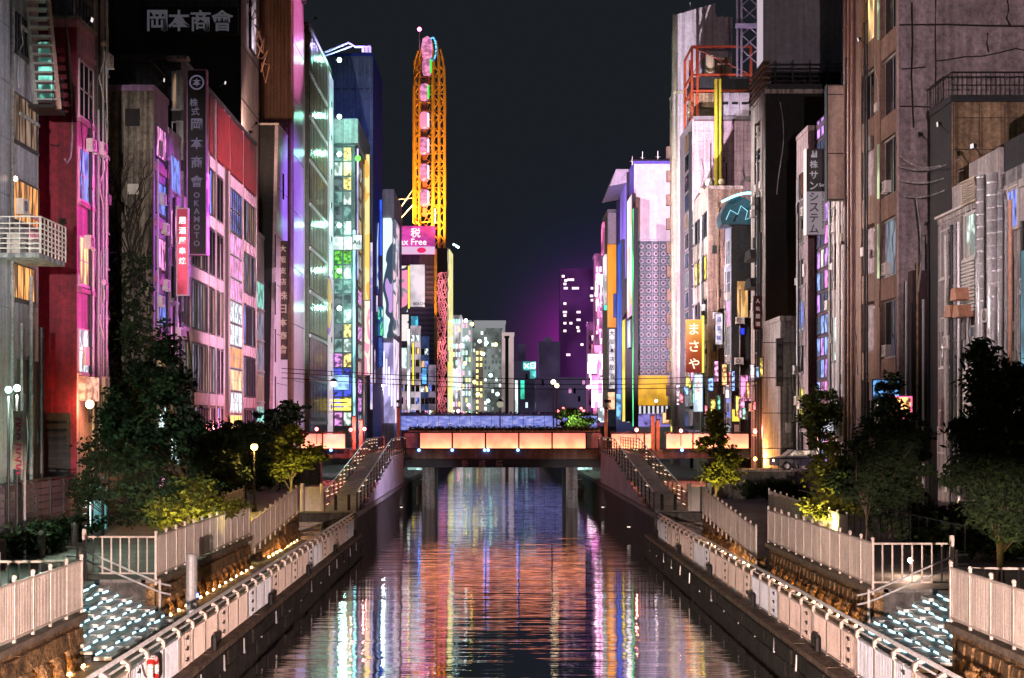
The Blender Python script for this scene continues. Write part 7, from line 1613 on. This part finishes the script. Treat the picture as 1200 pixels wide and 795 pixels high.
# parked car on the right street
def car(x, y, z, label):
    r = thing('parked_car', label, 'car', (x, y, z)); paint = mat('car_paint', (.20, .19, .20), .25, .1, 2, 0, 0, .3)
    L2, W_ = 2.2, .85
    prof = [(-2.2, .35), (-2.2, .85), (-1.5, .98), (-.9, 1.42), (.8, 1.45), (1.5, 1.0), (2.15, .9), (2.2, .35)]
    part('body', MB().prism([(x + a, z + b_) for a, b_ in prof], 'y', y - W_, y + W_), paint, r)
    part('side_window', MB().prism([(x - 1.3, z + 1.0), (x - .85, z + 1.36), (x + .75, z + 1.38), (x + 1.25, z + 1.02)], 'y', y - W_ - .02, y - W_ - .005), em('car_glass_glow', (.9, .65, .5), .7, .6, (3, 3, 3)), r)  # glow in the pane stands in for bright reflections
    for wx in (-1.35, 1.35):
        wv = MB().lathe([(.32, -.1), (.32, .1)], (0, 0, 0), 14); wv.v = [(x + wx + a, y - W_ + c__, z + .32 + b_) for a, b_, c__ in wv.v]; wo = part('wheel', wv, iron, r)
        hv = MB().lathe([(.17, -.12), (.17, -.1)], (0, 0, 0), 10); hv.v = [(x + wx + a, y - W_ + c__, z + .32 + b_) for a, b_, c__ in hv.v]; part('hubcap', hv, steel, r)
    for sx_ in (-2.2, 2.2): part('headlight' if sx_ < 0 else 'tail_light', MB().box(x + sx_ - .03, x + sx_ + .03, y - .75, y - .45, z + .62, z + .78), em('headlight_glow', (1, .85, .75), 4) if sx_ < 0 else em('tail_red', (1, .05, .03), 3), r)
car(Xp(942, 98), 98, 3.1, 'grey parked car with reflections made as glow in its windows by the right bank')
r = thing('street_wall', 'low dark wall carrying the street behind the right ramp path', 'wall', (18, 88, 1.3)); part('wall_face', MB().box(15.2, 40, 95, 103, 1.302, 3.1), conc_d, r); part('wall_coping', MB().box(15.1, 40, 94.9, 95.3, 3.104, 3.22), conc, r)
mb = MB()
for k in range(24): mb.tube([(15.4 + k * .5, 95.1, 3.22), (15.4 + k * .5, 95.1, 4.0)], .02, 4)
mb.tube([(15.2, 95.1, 4.0), (27.5, 95.1, 4.0)], .035); part('street_railing', mb, iron, r)
r = thing('street_wall', 'low wall under the lilac fence far behind the left trees', 'wall', (-14, 118, 1.3)); part('wall_face', MB().box(-30, -14.4, 117, 118, 1.302, 3.9), conc_d, r); part('wall_coping', MB().box(-30, -14.3, 116.9, 118.1, 3.904, 4.0), conc, r)
r = thing('roadside_fence', 'green chain-link fence in the darkness behind the right trees', 'fence', (16, 78, 1.3))
mb = MB()
for k in range(26): mb.tube([(16.5, 50 + k * 1.1, 1.3), (16.5, 50 + k * 1.1, 2.7)], .025, 4)
mb.tube([(16.5, 50, 2.7), (16.5, 77.5, 2.7)], .03); part('mesh_frame', mb, iron, r)
# shop glow and signs near the right street
vsign(960, 494, 985, 507, 92, em('shop_white', (.85, .85, .95), .9, .4, (2, 2, 2)), 'white shop light box behind the street tree on the right')
vsign(1020, 446, 1050, 468, 70, em('blue_tangle', (.15, .4, .9), .8, .9, (3, 3, 3)), 'blue-lit shop sign behind the dense dark tree')
r, w_, h_ = psign('round_sign', 'red and yellow neon shop sign half hidden by the dense tree', 1040, 466, 1066, 490, 69.5, em('neon_redyellow', (1, .45, .15), 1.6, .9, (4, 4, 4)), .2, em('rose_rim', (1, .1, .3), 1.5))
# boarding piers beyond the bridge
for s, px0, px1 in ((-1, 472, 502), (1, 672, 700)):
    d_ = 150; x0, x1 = Xp(px0, d_), Xp(px1, d_)
    r = thing('boarding_pier', 'small floating boat pier under the far side of the bridge on the %s' % ('left' if s < 0 else 'right'), 'pier', ((x0 + x1) / 2, d_, -1.1))
    part('deck', MB().box(x0, x1, 146, 156, -.95, -.35), rampc, r); part('deck_edge', MB().box(x0 - .05, x1 + .05, 145.9, 146, -.9, -.25), tan, r)
    for x in (x0 + .1, (x0 + x1) / 2, x1 - .1): part('post', MB().tube([(x, 146.2, -.35), (x, 146.2, 1.6)], .08), frame_pt, r)
    part('rail', MB().tube([(x0, 146.2, 1.2), (x1, 146.2, 1.2)], .06).tube([(x0, 146.2, .6), (x1, 146.2, .6)], .04), frame_pt, r)
    for z in (.2, 1.1): part('light_panel', MB().box(x0 + .2, x1 - .2, 155, 155.1, z, z + .6), em('pier_mint', (.55, .9, .85), 1.2, .4, (1, 1, 1)), r)
    for k in range(6): part('side_post', MB().tube([((x1 if s < 0 else x0), 128 + k * 3, -1), ((x1 if s < 0 else x0) - s * 0, 128 + k * 3, .6)], .07), brown, r)
# added unseen bridge-end lamps lighting the promenades, on the bridge we stand on
for s in (-1, 1):
    r = thing('added_lamp_post', 'added unseen lamp post on the %s end of the viewpoint bridge' % ('left' if s < 0 else 'right'), 'street lamp', (s * 5.0, -2.5, 5))
    part('pole', MB().tube([(s * 5, -2.5, 4.6), (s * 5, -2.5, 9.4)], .08), iron, r); part('globe', MB().ball((s * 5, -2.5, 9.7), .3, 8), em('globe_pinkwhite', (1, .75, .65), 5), r)
    lamp_light('POINT', 'light', r, (s * 5, -2.5, 9.0), (1, .7, .6), 1500, size=.3)
struct('viewpoint_bridge', MB().box(-40, 40, -8, -1.2, 3.6, 4.6), conc_d)

# added fill lamps under the viewpoint bridge and along the quays: they throw low light over rails and fences
def lowlamp(label, loc, target, power, ang, col=(1, .70, .60), blend=.2):
    r = thing('low_fill_lamp', label, 'lamp', loc); d = (Vector(target) - Vector(loc)).normalized(); x, y, z = loc
    part('housing', MB().box(x - .15, x + .15, y - .15, y + .15, z + .03, z + .16), iron, r)
    part('glass', MB().lathe([(.1, z - .05), (.12, z + .02)], (x, y, 0), 10), em('low_fill_glass', (1, .8, .7), 1), r)
    lamp_light('SPOT', 'beam', r, Vector(loc) + d * .2 + Vector((0, 0, -.08)), col, power, target, ang, blend, .12)
for s, sd in ((-1, 'left'), (1, 'right')):
    lowlamp('unseen fill lamp under the viewpoint bridge deck turned to the %s promenade' % sd, (s * 2.2, -.9, 3.4), (s * 2.2 + s * 9.6, 34, -6.6), 125000, 36)
    xq = -s * 8.2 if s > 0 else 8.6
    for yy, w_ in ((50, 19000), (70, 23000), (92, 16000)):
        lowlamp('%s added low quay lamp shining across the water on the %s railing' % ({50: 'nearest', 70: 'middle', 92: 'farthest'}[yy], sd), (xq, yy, -.35), (s * 10, yy + 10, .9), w_, 62, (1, .66, .58) if yy < 90 else (.85, .65, 1), .9)

for s, sd in ((-1, 'left'), (1, 'right')):
    lowlamp('added white lamp low on the quay lighting the %s bridge pier' % sd, (-7.5 if s < 0 else 8.5, 113, -.3), (-5.6 if s < 0 else 6.2, 128, .6), 1300, 40, (1, .92, .95), .6)  # added lamps to brighten the bridge piers
